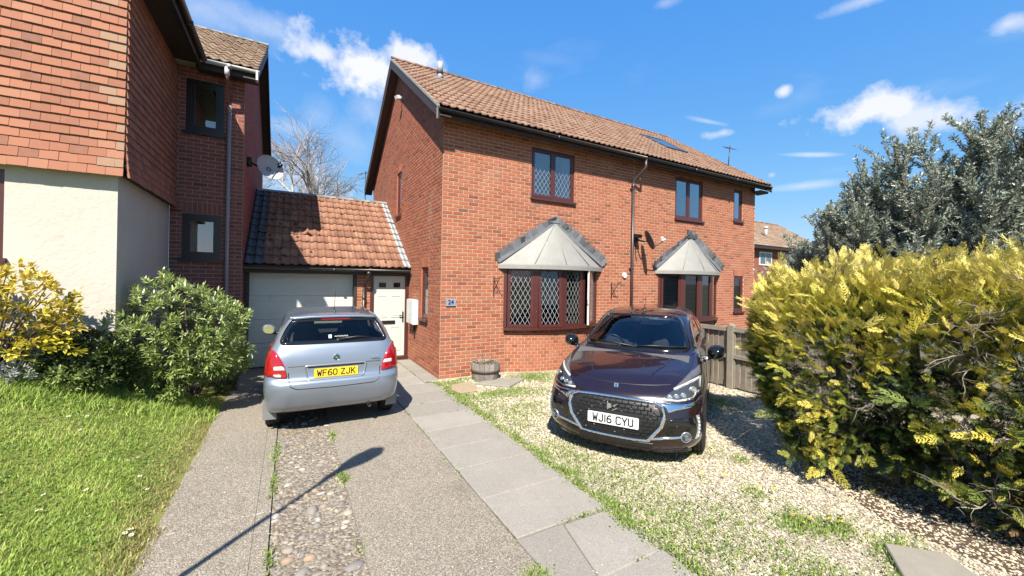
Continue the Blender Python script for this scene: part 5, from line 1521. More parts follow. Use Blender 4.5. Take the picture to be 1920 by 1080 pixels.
class Car:
    def __init__(s, name, label, loc, yaw, scale):
        s.root = thing(name, label, 'car', (loc[0], loc[1], 0), world=False)
        s.root.rotation_euler = (0, 0, yaw); s.root.scale = (scale,)*3
    def loft(s, rows, nu=8, nv=10):
        P = np.array(rows, dtype=float)                       # (K, M, 3)
        refl = np.array([1, -1, 1])
        Q = np.concatenate([P[:, 1:2]*refl, P, P[:, -2:-1]*refl], 1)
        Q = np.swapaxes(catmull(np.swapaxes(Q, 0, 1), nv), 0, 1)    # K x m
        Q = np.concatenate([2*Q[:1]-Q[1:2], Q, 2*Q[-1:]-Q[-2:-1]], 0)
        G = catmull(Q, nu)
        k, m = G.shape[:2]
        G[:, 0, 1] = 0; G[:, -1, 1] = 0
        full = np.concatenate([G, (G[:, 1:-1]*refl)[:, ::-1]], 1)   # closed loop
        mm = full.shape[1]
        idx = np.arange(k*mm).reshape(k, mm)
        nx = np.roll(idx, -1, 1)
        F = np.stack([idx[:-1], idx[1:], nx[1:], nx[:-1]], -1).reshape(-1, 4)
        s.V = full.reshape(-1, 3); s.F = F
        A, B, C, D = (s.V[F[:, i]] for i in range(4))
        s.ctr = (A+B+C+D)/4
        nrm = np.cross(C-A, D-B); nrm /= np.maximum(np.linalg.norm(nrm, axis=1, keepdims=True), 1e-9)
        s.nrm = nrm
        # outward check
        if (nrm*(s.ctr-np.array([0, 0, .7]))).sum(1).mean() < 0: s.F = F[:, ::-1]; s.nrm = -nrm
        s.bvh = BVHTree.FromPolygons([Vector(v) for v in s.V], [tuple(int(i) for i in f) for f in s.F])
        s.keep = np.ones(len(s.F), bool)
    VIEW = {'rear': ((1, 0, 0), lambda a, b: (-5, a, b)), 'front': ((-1, 0, 0), lambda a, b: (5, a, b)), 'left': ((0, -1, 0), lambda a, b: (a, 5, b)),
            'right': ((0, 1, 0), lambda a, b: (a, -5, b)), 'top': ((0, 0, -1), lambda a, b: (a, b, 5))}
    def hit(s, view, a, b, off=0.):
        d, o = s.VIEW[view]
        loc, n, i, dist = s.bvh.ray_cast(Vector(o(a, b)), Vector(d))
        if loc is None:
            q = Vector(o(a, b)) + Vector(d)*5
            loc, n, i, dist = s.bvh.find_nearest(Vector(o(a, b))+Vector(d)*4.2)
        if n.dot(Vector(d)) > 0: n = -n
        return loc+n*off, n
    def inside(s, poly, a, b):
        c = np.zeros(len(a), bool); n = len(poly); j = n-1
        for i in range(n):
            (xi, yi), (xj, yj) = poly[i], poly[j]
            cond = ((yi > b) != (yj > b)) & (a < (xj-xi)*(b-yi)/((yj-yi) if yj != yi else 1e-9)+xi)
            c ^= cond; j = i
        return c
    def cut(s, view, poly, shrink=.0, lim=.25):
        poly = [tuple(p) for p in poly]
        cx = sum(p[0] for p in poly)/len(poly); cy = sum(p[1] for p in poly)/len(poly)
        poly = [(cx+(x-cx)*(1-shrink), cy+(y-cy)*(1-shrink)) for x, y in poly]
        d = np.array(s.VIEW[view][0], float)
        ax = {'rear': (1, 2), 'front': (1, 2), 'left': (0, 2), 'right': (0, 2), 'top': (0, 1)}[view]
        m = s.inside(poly, s.ctr[:, ax[0]], s.ctr[:, ax[1]]) & ((s.nrm@d) < -lim*0.2)
        side = s.ctr@(-d)
        m &= side > .05
        s.keep &= ~m
    def shell(s, name, mt):
        F = s.F[s.keep]
        o = np_mesh(name, s.V, F, np.full(len(F), .5), mt, s.root, True)
        s.shell_faces = F
        # dark trim inside the cabin
        keep = s.ctr[s.keep][:, 2] > .55
        vn = np.zeros_like(s.V)
        for i in range(4): np.add.at(vn, s.F[:, i], s.nrm)
        vn /= np.maximum(np.linalg.norm(vn, axis=1, keepdims=True), 1e-9)
        F2 = F[keep][:, ::-1]
        np_mesh('cabin_lining', s.V-vn*.02, F2, np.full(len(F2), .5), M_lining, s.root, True)
        return o
    def patch(s, name, view, poly, mt, off=.004, depth=.014, res=.035, parent=None):
        poly = [Vector(p) for p in poly]
        b = []
        n = len(poly)
        for i in range(n):
            p, q = poly[i], poly[(i+1) % n]
            k = max(1, int((q-p).length/res))
            for j in range(k): b.append(p.lerp(q, j/k))
        vs = list(b); m = len(b)
        xs = [p.x for p in b]; ys = [p.y for p in b]
        tup = [(p.x, p.y) for p in b]
        gx = np.arange(min(xs)+res/2, max(xs), res); gy = np.arange(min(ys)+res/2, max(ys), res)
        if len(gx) and len(gy):
            A, B = np.meshgrid(gx, gy); A, B = A.ravel(), B.ravel()
            ok = s.inside(tup, A, B)
            for a_, b_ in zip(A[ok], B[ok]): vs.append(Vector((a_, b_)))
        ov, oe, of, *_ = geometry.delaunay_2d_cdt(vs, [], [list(range(m))], 1, 1e-5)
        P, Nn = [], []
        for v in ov:
            l, nn = s.hit(view, v.x, v.y); P.append(l+nn*off); Nn.append(nn)
        cnt = {}
        for f in of:
            for i in range(len(f)):
                e = (f[i], f[(i+1) % len(f)]); k = tuple(sorted(e)); cnt.setdefault(k, []).append(e)
        mb = MB(); mb.add(P, [tuple(f) for f in of])
        base = len(P)
        rim = [v[0] for v in cnt.values() if len(v) == 1]
        mb.v.extend([tuple(P[i]-Nn[i]*depth) for i in range(len(P))])
        for a_, b_ in rim:
            mb.f.append((b_, a_, base+a_, base+b_)); mb.t.append(.5)
        return mb.build(name, mt, parent or s.root, True)
    def stroke(s, name, view, pts, w, mt, off=.004, depth=.01, parent=None, closed=False, res=.03):
        """strip of width w along a polyline, laid on the body"""
        pts = [Vector(p) for p in pts]
        if closed: pts = pts+[pts[0]]
        dense = []
        for p, q in zip(pts[:-1], pts[1:]):
            k = max(1, int((q-p).length/res))
            for j in range(k): dense.append(p.lerp(q, j/k))
        dense.append(pts[-1])
        n = len(dense); mb = MB(); V = []
        for i, p in enumerate(dense):
            if closed and i in (0, n-1): d = dense[1]-dense[-2]
            else: d = dense[min(i+1, n-1)]-dense[max(i-1, 0)]
            d.normalize(); nn = Vector((-d.y, d.x))
            for q, dep in ((p-nn*w/2, -depth), (p-nn*w/2, off), (p+nn*w/2, off), (p+nn*w/2, -depth)):
                l, nr = s.hit(view, q.x, q.y); V.append(l+nr*dep)
        F = []
        for i in range(n-1):
            for k in range(3): F.append((4*i+k, 4*i+k+1, 4*i+5+k, 4*i+4+k))
        mb.add(V, F)
        return mb.build(name, mt, parent or s.root, True)
    def wheel(s, x, y, r, w, hub=None, side=1):
        o = MB()
        rr = r
        prof = [(r*.62, -w/2+.01), (r*.78, -w/2), (r*.93, -w/2+.008), (r*.985, -w/2+.025)]
        for g_ in (-.055, -.018, .018, .055):
            prof += [(r, g_-.013), (r*.965, g_-.007), (r*.965, g_+.007), (r, g_+.013)]
        prof += [(r*.985, w/2-.025), (r*.93, w/2-.008), (r*.78, w/2), (r*.62, w/2-.01)]
        o.lathe(prof, (x, y, r), 'y', 40)
        wh = o.build('wheel', M_rubber, s.root, True)
        f = y+side*(w/2-.02)
        m = MB(); m.lathe([(r*.64, -side*.12), (r*.64, 0), (r*.60, .012*side), (r*.57, -.02*side), (r*.2, -.03*side), (.001, -.02*side)], (x, f, r), 'y', 30); m.build('rim', M_trim, wh, True)
        for k in range(7):
            a = 2*PI*k/7; m = MB()
            c, sn = math.cos(a), math.sin(a)
            m.obox((x+c*r*.36, f+.0*side, r+sn*r*.36), (c*r*.24, 0, sn*r*.24), (-sn*.022, 0, c*.022), (0, .012, 0)); m.build('spoke', M_alloy, wh)
        return wh
    def arch(s, x, r, side):
        pts = [(x+r*math.cos(t), .30+r*math.sin(t)) for t in [PI*(-.05+1.1*i/18) for i in range(19)]]
        s.stroke('wheel_arch', 'left' if side > 0 else 'right', pts, .03, M_trim, off=.006, depth=.05)
        m = MB(); m.lathe([(r+.005, -.30), (r+.005, 0)], (x, side*.76, .30), 'y', 24, a0=-.2, a1=PI+.2) if side > 0 else m.lathe([(r+.005, 0), (r+.005, .30)], (x, side*.76, .30), 'y', 24, a0=-.2, a1=PI+.2)
        m.build('arch_liner', M_trim, s.root, True)
    def cabin(s, xs, seatz=.55, dash=None, steer=None):
        m = MB(); m.box(-1.6, 1.3, -.70, .70, .28, .34); m.build('floor', M_trim, s.root)
        def rbox(c, a, b, h, ch=.05):
            mb = MB(); n = 10; v = []; f = []
            zs = [(-h, .80), (-h*.6, 1), (h*.6, 1), (h, .75)]
            for z, q in zs:
                for k in range(n*2):
                    t = 2*PI*k/(2*n); cx, sy = math.cos(t), math.sin(t)
                    v.append((c[0]+a*q*math.copysign(abs(cx)**.5, cx), c[1]+b*q*math.copysign(abs(sy)**.5, sy), c[2]+z))
            for i in range(3):
                for k in range(2*n): f.append((i*2*n+k, i*2*n+(k+1) % (2*n), (i+1)*2*n+(k+1) % (2*n), (i+1)*2*n+k))
            f.append(tuple(range(3*2*n, 4*2*n))); f.append(tuple(range(2*n))[::-1]); mb.add(v, f); return mb
        for x, ys, top in xs:
            for y in ys:
                se = rbox((x, y, top-.28), .07, .25, .30).build('seat_back', M_seat, s.root, True)
                rbox((x-.02, y, top+.11), .05, .14, .085).build('headrest', M_seat, se, True)
                rbox((x+.27, y, top-.52), .26, .25, .08).build('seat_cushion', M_seat, se, True)
        if dash:
            m = MB(); x0, z0 = dash; m.prism([(x0, -.66, .5), (x0+.55, -.66, z0-.05), (x0+.45, -.66, z0+.0), (x0, -.66, z0-.02), (x0-.06, -.66, z0-.12)], (0, 1.32, 0)); m.build('dashboard', M_lining, s.root)
        if steer:
            c = Vector(steer); m = MB(); tl = .45
            m.tube([c+Vector((.17*math.cos(t)*math.sin(tl), .17*math.sin(t), .17*math.cos(t)*math.cos(tl))) for t in [2*PI*k/20 for k in range(20)]], .014, 6, closed=True)
            m.tube([c, c+Vector((.25, 0, -.12))], .03, 8); m.build('steering_wheel', M_trim, s.root, True)

def inset_loop(p, d):
    cx = sum(q[0] for q in p)/len(p); cy = sum(q[1] for q in p)/len(p)
    out = []
    for x, y in p:
        v = Vector((x-cx, y-cy)); L = v.length; v *= (L-d)/L; out.append((cx+v.x, cy+v.y))
    return out
def rounded(p, r=.05, n=4):
    """round the corners of a polygon"""
    out = []; m = len(p)
    for i in range(m):
        a, b, c = Vector(p[i-1]), Vector(p[i]), Vector(p[(i+1) % m])
        u, v = (a-b), (c-b); k = min(r, u.length*.45, v.length*.45)
        s, e = b+u.normalized()*k, b+v.normalized()*k
        for j in range(n+1):
            t = j/n; out.append(tuple(s*(1-t)**2+b*2*t*(1-t)+e*t*t))
    return out
def mir(p): return [(-x, y) for x, y in p]
CC = [(.95,.82),(.80,.94),(.5,.97),(.2,.94),(.06,.80),(.06,.2),(.2,.06),(.5,.03),(.80,.06),(.95,.18)]
GLYPH = {'W': [[(.04,.97),(.24,.04),(.5,.66),(.76,.04),(.96,.97)]], 'F': [[(.92,.93),(.10,.93),(.10,.05)],[(.10,.52),(.78,.52)]],
 '6': [[(.86,.90),(.62,.94),(.30,.84),(.10,.55),(.08,.25),(.22,.07),(.5,.04),(.80,.08),(.92,.27),(.82,.48),(.5,.54),(.2,.48)]],
 '0': [[(.5,.95),(.2,.9),(.08,.75),(.08,.25),(.2,.1),(.5,.05),(.8,.1),(.92,.25),(.92,.75),(.8,.9),(.5,.95)]],
 'Z': [[(.08,.93),(.90,.93),(.08,.07),(.94,.07)]], 'J': [[(.86,.95),(.86,.24),(.72,.08),(.46,.05),(.2,.1),(.1,.28)]], 'K': [[(.10,.95),(.10,.05)],[(.90,.95),(.14,.42)],[(.38,.58),(.92,.05)]],
 '1': [[(.14,.95),(.14,.05)]], 'C': [CC], 'Y': [[(.04,.95),(.5,.46),(.96,.95)],[(.5,.46),(.5,.05)]], 'U': [[(.08,.95),(.08,.25),(.2,.1),(.5,.05),(.8,.1),(.92,.25),(.92,.95)]]}
def plate(car, view, zc, txt, mt, name, w=.52, h=.111, off=.012, yc=0.):
    l, n = car.hit(view, yc, zc)
    sx = 1 if view == 'front' else -1
    l = Vector((l.x+sx*off, yc, zc))
    # plate leans with the body
    tilt = math.atan2(n.z, abs(n.x))*.6
    X = Vector((0, sx, 0)); Zv = Vector((-sx*math.sin(tilt), 0, math.cos(tilt))); Nv = X.cross(Zv)
    m = MB()
    pts = rounded([(-w/2, -h/2), (w/2, -h/2), (w/2, h/2), (-w/2, h/2)], .012, 3)
    m.prism([l+X*a+Zv*b for a, b in pts], Nv*.006)
    pl = m.build(name, mt, car.root)
    R = Matrix(((X.x, Zv.x, Nv.x, 0), (X.y, Zv.y, Nv.y, 0), (X.z, Zv.z, Nv.z, 0), (0, 0, 0, 1)))
    R.translation = l+Nv*.0065
    st = MB(); tot = -.011
    for ch in txt: tot += (.033 if ch == ' ' else (.014 if ch == '1' else .050)+.011)
    x = -tot/2
    for ch in txt:
        if ch == ' ': x += .033; continue
        cw = .014 if ch == '1' else .050
        for pl_ in GLYPH[ch]:
            for (p, q) in zip(pl_[:-1], pl_[1:]):
                A, B = Vector((x+p[0]*.05, p[1]*.079-.0395)), Vector((x+q[0]*.05, q[1]*.079-.0395))
                dd = (B-A).normalized(); nn = Vector((-dd.y, dd.x))*.0066; ee = dd*.0052
                st.add([(R @ Vector((c.x, c.y, .0004))) for c in (A-ee-nn, B+ee-nn, B+ee+nn, A-ee+nn)], [(0, 1, 2, 3)])
        x += cw+.011
    st.build('registration', M_ink, pl)
    for a in (-.235, .235):
        sc_ = MB(); sc_.lathe([(.007, 0), (.006, .0025), (.0005, .003)], (0, 0, 0), 'z', 8); o = sc_.build('screw', mt, pl, True); Q = R.copy(); Q.translation = l+X*a+Nv*.006; o.matrix_basis = Q
    return pl

# ---- silver-blue hatchback, seen from behind
hb = Car('hatchback', 'light blue silver hatchback parked in front of the garage, seen from behind', (.60, 7.50), math.radians(88.6), 1.0)
z = lambda *a: list(a)
def row(xs, ys_, zs): return [(x, y, q) for x, y, q in zip(xs, ys_, zs)]
hb.loft([
 row([-1.86,-1.86,-1.83,-1.72,-1.5,-1.0,-.1,.75,1.2,1.60,1.76,1.82,1.83], [0,.36,.60,.73,.76,.77,.77,.77,.76,.70,.52,.27,0], [.30,.30,.30,.28,.25,.21,.20,.20,.2,.2,.2,.2,.2]),
 row([-1.93,-1.93,-1.895,-1.775,-1.5,-1.0,-.1,.75,1.2,1.66,1.84,1.92,1.94], [0,.40,.65,.775,.81,.82,.82,.82,.815,.76,.55,.28,0], [.38,.38,.38,.36,.34,.32,.30,.30,.30,.30,.30,.30,.30]),
 row([-1.99,-1.985,-1.945,-1.81,-1.5,-1.0,-.1,.75,1.2,1.70,1.88,1.97,1.99], [0,.42,.68,.80,.825,.83,.825,.825,.82,.77,.56,.28,0], [.54,.54,.54,.53,.50,.48,.47,.47,.47,.47,.47,.47,.47]),
 row([-1.99,-1.985,-1.945,-1.815,-1.5,-1.0,-.1,.75,1.2,1.70,1.88,1.97,1.99], [0,.42,.685,.805,.83,.835,.83,.83,.825,.77,.56,.28,0], [.66,.66,.66,.66,.64,.62,.60,.60,.60,.60,.60,.60,.60]),
 row([-1.935,-1.93,-1.90,-1.79,-1.5,-1.0,-.1,.75,1.2,1.66,1.84,1.92,1.94], [0,.42,.68,.795,.822,.828,.822,.82,.815,.755,.55,.28,0], [.74,.74,.74,.76,.78,.78,.77,.76,.74,.72,.72,.72,.72]),
 row([-1.915,-1.91,-1.88,-1.765,-1.5,-1.0,-.1,.75,1.2,1.60,1.77,1.85,1.87], [0,.42,.675,.785,.81,.815,.81,.81,.80,.73,.54,.28,0], [.93,.93,.93,.93,.92,.91,.89,.87,.85,.82,.81,.81,.81]),
 row([-1.88,-1.875,-1.845,-1.73,-1.49,-1.0,-.1,.78,1.15,1.45,1.58,1.64,1.65], [0,.42,.66,.76,.785,.795,.795,.785,.74,.64,.48,.25,0], [1.05,1.05,1.05,1.05,1.02,1.00,.98,.96,.94,.91,.91,.92,.92]),
 row([-1.835,-1.83,-1.80,-1.69,-1.46,-1.0,-.1,.70,.95,1.10,1.18,1.21,1.22], [0,.42,.635,.72,.745,.755,.757,.745,.68,.57,.43,.23,0], [1.14,1.14,1.14,1.13,1.09,1.06,1.04,1.03,1.01,1.00,1.01,1.02,1.02]),
 row([-1.74,-1.735,-1.71,-1.61,-1.42,-.97,-.1,.44,.62,.74,.80,.83,.84], [0,.40,.59,.665,.69,.70,.705,.69,.63,.53,.40,.21,0], [1.28,1.28,1.275,1.27,1.22,1.20,1.18,1.18,1.18,1.18,1.19,1.19,1.19]),
 row([-1.645,-1.64,-1.62,-1.54,-1.36,-.93,-.12,.16,.30,.40,.45,.48,.49], [0,.375,.55,.605,.63,.645,.65,.63,.57,.48,.37,.2,0], [1.40,1.40,1.39,1.375,1.36,1.36,1.35,1.34,1.34,1.34,1.345,1.35,1.35]),
 row([-1.60,-1.595,-1.575,-1.49,-1.30,-.90,-.15,-.02,.08,.14,.18,.20,.205], [0,.36,.51,.555,.575,.585,.59,.57,.51,.43,.33,.18,0], [1.465,1.462,1.45,1.43,1.435,1.44,1.445,1.43,1.43,1.435,1.44,1.44,1.44]),
 row([-1.45,-1.45,-1.42,-1.35,-1.18,-.82,-.2,-.12,-.08,-.05,-.03,-.02,-.02], [0,.27,.38,.42,.44,.45,.45,.43,.38,.32,.25,.13,0], [1.492,1.49,1.483,1.478,1.485,1.492,1.495,1.485,1.485,1.487,1.488,1.488,1.488]),
 row([-1.25,-1.22,-1.18,-1.1,-.95,-.7,-.4,-.35,-.32,-.3,-.28,-.26,-.25], [0]*13, [1.502]*13),
])
rw_ = rounded([(-.655, 1.145), (.655, 1.145), (.60, 1.29), (.525, 1.42), (.30, 1.435), (-.30, 1.435), (-.525, 1.42), (-.60, 1.29)], .05)
hb.cut('rear', rw_, .04)
ws_ = rounded([(-.62, 1.05), (.62, 1.05), (.50, 1.40), (-.50, 1.40)], .05)
hb.cut('front', ws_, .05)
sw1 = rounded([(-1.33, 1.10), (-.18, 1.06), (-.18, 1.37), (-1.0, 1.385), (-1.28, 1.31)], .05)
sw2 = rounded([(-.08, 1.06), (.66, 1.04), (.22, 1.33), (-.08, 1.37)], .05)
for v in ('left', 'right'):
    hb.cut(v, sw1, .05); hb.cut(v, sw2, .05)
    for ax in (-1.30, 1.15): hb.cut(v, [(ax+.345*math.cos(t), .30+.345*math.sin(t)) for t in [2*PI*i/24 for i in range(24)]])
hb.shell('body', M_silver)
hb.patch('rear_window', 'rear', rw_, M_cglass, .002, .004)
hb.stroke('rear_window_seal', 'rear', inset_loop(rw_, .018), .045, M_gloss, .005, .006, closed=True)
hb.patch('windscreen', 'front', ws_, M_cglass, .002, .004)
hb.stroke('windscreen_seal', 'front', inset_loop(ws_, .018), .045, M_gloss, .005, .006, closed=True)
for v in ('left', 'right'):
    for q in (sw1, sw2):
        hb.patch('side_window', v, q, M_cglass, .002, .004); hb.stroke('window_seal', v, inset_loop(q, .012), .035, M_trim, .005, .006, closed=True)
    hb.stroke('door_gap', v, [(-.14, .40), (-.14, 1.02)], .008, M_trim, .0015, .004); hb.stroke('door_gap', v, [(.78, .38), (.80, .98)], .008, M_trim, .0015, .004)
    hb.stroke('rubbing_strip', v, [(-1.0, .58), (.75, .56)], .05, M_silver, .012, .004)
tl = rounded([(.835, .80), (.835, .99), (.80, 1.07), (.72, 1.085), (.665, 1.03), (.60, .92), (.565, .80), (.555, .735), (.66, .745), (.78, .77)], .035)
for q, sd in ((tl, 'left'), (mir(tl), 'right')):
    q2 = q
    l = hb.patch('tail_light', 'rear', q2, M_red, .012, .02)
    sg = 1 if sd == 'left' else -1
    hb.patch('reversing_lens', 'rear', rounded([(sg*.70, .885), (sg*.60, .885), (sg*.578, .835), (sg*.70, .84)][::sg], .015), M_clear, .0175, .006, .02, parent=l)
    hb.patch('fog_lens', 'rear', rounded([(sg*.70, .79), (sg*.62, .785), (sg*.62, .75), (sg*.70, .765)][::sg], .01), M_clear if sg > 0 else M_red, .0175, .006, .02, parent=l)
# tailgate shut line, number plate recess, bumper lines
tg = [(.655, 1.13), (.60, .99), (.545, .80), (.535, .70), (.515, .635), (.45, .605), (0, .595), (-.45, .605), (-.515, .635), (-.535, .70), (-.545, .80), (-.60, .99), (-.655, 1.13)]
hb.stroke('tailgate_gap', 'rear', tg[2:-2], .011, M_trim, .0012, .004)
hb.stroke('tailgate_crease', 'rear', [(.55, .868), (.36, .872), (-.36, .872), (-.55, .868)], .007, M_trim, .0012, .004)
rc = rounded([(-.37, .868), (.37, .868), (.33, .70), (-.33, .70)], .03)
M_silver_dk = M_silver
hb.stroke('plate_surround', 'rear', rc, .020, M_silver, .006, .004, closed=True)
hb.patch('plate_light_bar', 'rear', [(-.34, .862), (.34, .862), (.33, .842), (-.33, .842)], M_trim, .004, .01)
plate(hb, 'rear', .775, 'WF60 ZJK', M_yplate, 'number_plate')
hb.stroke('bumper_crease', 'rear', [(.80, .665), (.5, .655), (0, .65), (-.5, .655), (-.80, .665)], .006, M_silver, .002, .003)
# badge
l, n = hb.hit('rear', 0, .955)
m = MB(); m.lathe([(.001, -.012), (.030, -.011), (.036, -.009)], (l.x+.002, 0, .955), 'x', 24); b_ = m.build('badge', mat('badge_green', (.01,.07,.05), .2, coat=1), hb.root, True)
m = MB(); m.lathe([(.035, -.006), (.038, -.013), (.043, -.011), (.044, 0)], (l.x+.002, 0, .955), 'x', 28); m.build('badge_ring', M_chrome, b_, True)
m = MB(); m.obox((l.x-.011, .004, .958), (.0015, 0, 0), (0, .010, .014), (0, .004, -.003)); m.obox((l.x-.011, -.008, .95), (.0015, 0, 0), (0, .008, .010), (0, .004, -.003)); m.build('badge_arrow', M_chrome, b_)
l, n = hb.hit('rear', -.47, .93)
R = Matrix(((0, n.x*0+.13, -1, l.x-.004), (-1, 0, 0, -.465), (0, 1, 0, .935), (0, 0, 0, 1)))
text_mesh('FABIA', .048, M_chrome, 'model_script', hb.root, R, ext=.002)
R = R.copy(); R.translation = Vector((l.x-.006, -.49, .90)); text_mesh('GREENLINE', .022, M_trim, 'model_script', hb.root, R, ext=.001)
l, n = hb.hit('rear', 0, 1.185)
R = Matrix(((0, .55, -1, l.x-.006), (-1, 0, 0, -.06), (0, .83, .5, 1.215), (0, 0, 0, 1)))
st = text_mesh('AUTOMOTIVE', .026, M_white, 'window_sticker', hb.root, R, ext=.0004)
m = MB(); m.obox((l.x+.008, .075, 1.215), (.004, 0, .008), (0, .018, 0), (.008, 0, .013)); m.build('sticker_square', M_white, st)
# wiper, aerial, spoiler lip, high brake light
l, n = hb.hit('rear', -.02, 1.165); l2, n2 = hb.hit('rear', -.26, 1.185); l3, n3 = hb.hit('rear', -.44, 1.175)
m = MB(); m.tube([l+n*.025, l2+n2*.03, l3+n3*.018], [.016, .011, .006], 8); m.lathe([(.001, -.04), (.022, -.035), (.024, 0)], (l.x, l.y, l.z), 'x', 14); m.tube([hb.hit('rear', -.10, 1.178, .014)[0], l3+n3*.012], .006, 6); m.build('rear_wiper', M_trim, hb.root, True)
l, n = hb.hit('top', -1.38, 0)
m = MB(); m.lathe([(.022, 0), (.014, .02), (.006, .035)], l, 'z', 12); m.tube([l+ZUP*.03, l+Vector((-.10, 0, .36))], [.0045, .0022], 6); m.build('aerial', M_trim, hb.root, True)
sp = hb.stroke('spoiler_lip', 'rear', [(.53, 1.437), (.3, 1.452), (0, 1.455), (-.3, 1.452), (-.53, 1.437)], .022, M_silver, .03, .02)
hb.stroke('high_brake_light', 'rear', [(.18, 1.428), (-.18, 1.428)], .014, M_red, .006, .004)
# mirrors
def mirror(car, y, x, z_, body_mt, glass_front=False):
    sg = 1 if y > 0 else -1
    m = MB(); v, f = [], []; n = 14
    prof = [(-.075, .78), (-.06, .97), (-.01, 1.0), (.05, .80), (.085, .40), (.10, .03)]
    for px_, q in prof:
        for k in range(n):
            t = 2*PI*k/n; cx, sn = math.cos(t), math.sin(t)
            yy = .098*q*math.copysign(abs(cx)**.8, cx); zz = .088*q*math.copysign(abs(sn)**.75, sn)
            v.append((x+px_, y+yy, z_+zz+yy*sg*.10))
    for i in range(len(prof)-1):
        for k in range(n): f.append((i*n+k, i*n+(k+1) % n, (i+1)*n+(k+1) % n, (i+1)*n+k))
    f.append(tuple(range((len(prof)-1)*n, len(prof)*n)))
    m.add(v, f); o = m.build('door_mirror', body_mt, car.root, True)
    g = MB(); g.add(v[:n], [tuple(range(n))[::-1]]); g.build('mirror_glass', mat('mirror_silver', (.8,.8,.8), .02, metal=1.0) if 'mirror_silver' not in MATS else MATS['mirror_silver'], o)
    s_ = MB(); s_.tube([(x, y-sg*.06, z_-.06), (x-.01, y-sg*.17, z_-.085), (x-.02, y-sg*.22, z_-.085)], [.03, .026, .03], 8); s_.build('mirror_arm', M_trim, o, True)
    return o
mirror(hb, .915, .62, 1.06, M_silver); mirror(hb, -.915, .62, 1.06, M_silver)
for sd in (1, -1):
    for ax in (-1.30, 1.15):
        hb.wheel(ax, sd*.725, .30, .185, side=sd); hb.arch(ax, .345, sd)
    m = MB(); m.add([(-1.66, sd*.67, .17), (-1.645, sd*.825, .17), (-1.655, sd*.83, .34), (-1.70, sd*.825, .45), (-1.70, sd*.79, .42), (-1.68, sd*.68, .27)], [(0, 1, 2, 3, 4, 5)])
    m.add([(-1.655, sd*.67, .17), (-1.64, sd*.825, .17), (-1.65, sd*.83, .34), (-1.69, sd*.825, .45), (-1.69, sd*.79, .42), (-1.675, sd*.68, .27)], [(0, 1, 2, 3, 4, 5)]); m.build('mudflap', M_greyp, hb.root)
m = MB(); m.box(-1.55, 1.7, -.60, .60, .20, .30); m.build('underbody', M_trim, hb.root)
m = MB(); m.tube([(-1.88, -.42, .27), (-1.6, -.42, .27)], .024, 12, cap=False); m.build('exhaust', M_alloy, hb.root, True)
hb.cabin([(.05, (.36, -.36), 1.10), (-.95, (.38, -.38), 1.00)], dash=(.75, .97), steer=(.62, -.36, .93))
m = MB(); m.box(-1.75, -1.05, -.56, .56, .97, .99); m.build('parcel_shelf', M_seat, hb.root)
m = MB()
for i in range(7):
    c = Vector((-1.25+rnd.uniform(-.08, .08), -.32+rnd.uniform(-.14, .14), 1.04)); m.lathe([(.09, -.04), (.10, .02), (.06, .08), (.001, .10)], c, 'z', 10)
m.build('folded_coat', mat('dark_green_cloth', (.035,.045,.035), .9, col2=(.08,.09,.07), nscale=25), hb.root, True)
# front end bits of the hatchback (away from the photo)
hb.patch('front_grille', 'front', rounded([(-.45, .68), (.45, .68), (.40, .55), (-.40, .55)], .03), M_trim, .004, .01)
for sg in (1, -1): hb.patch('headlight', 'front', rounded([(sg*.48, .76), (sg*.75, .80), (sg*.74, .66), (sg*.5, .62)][::sg], .03), M_clear, .006, .01)

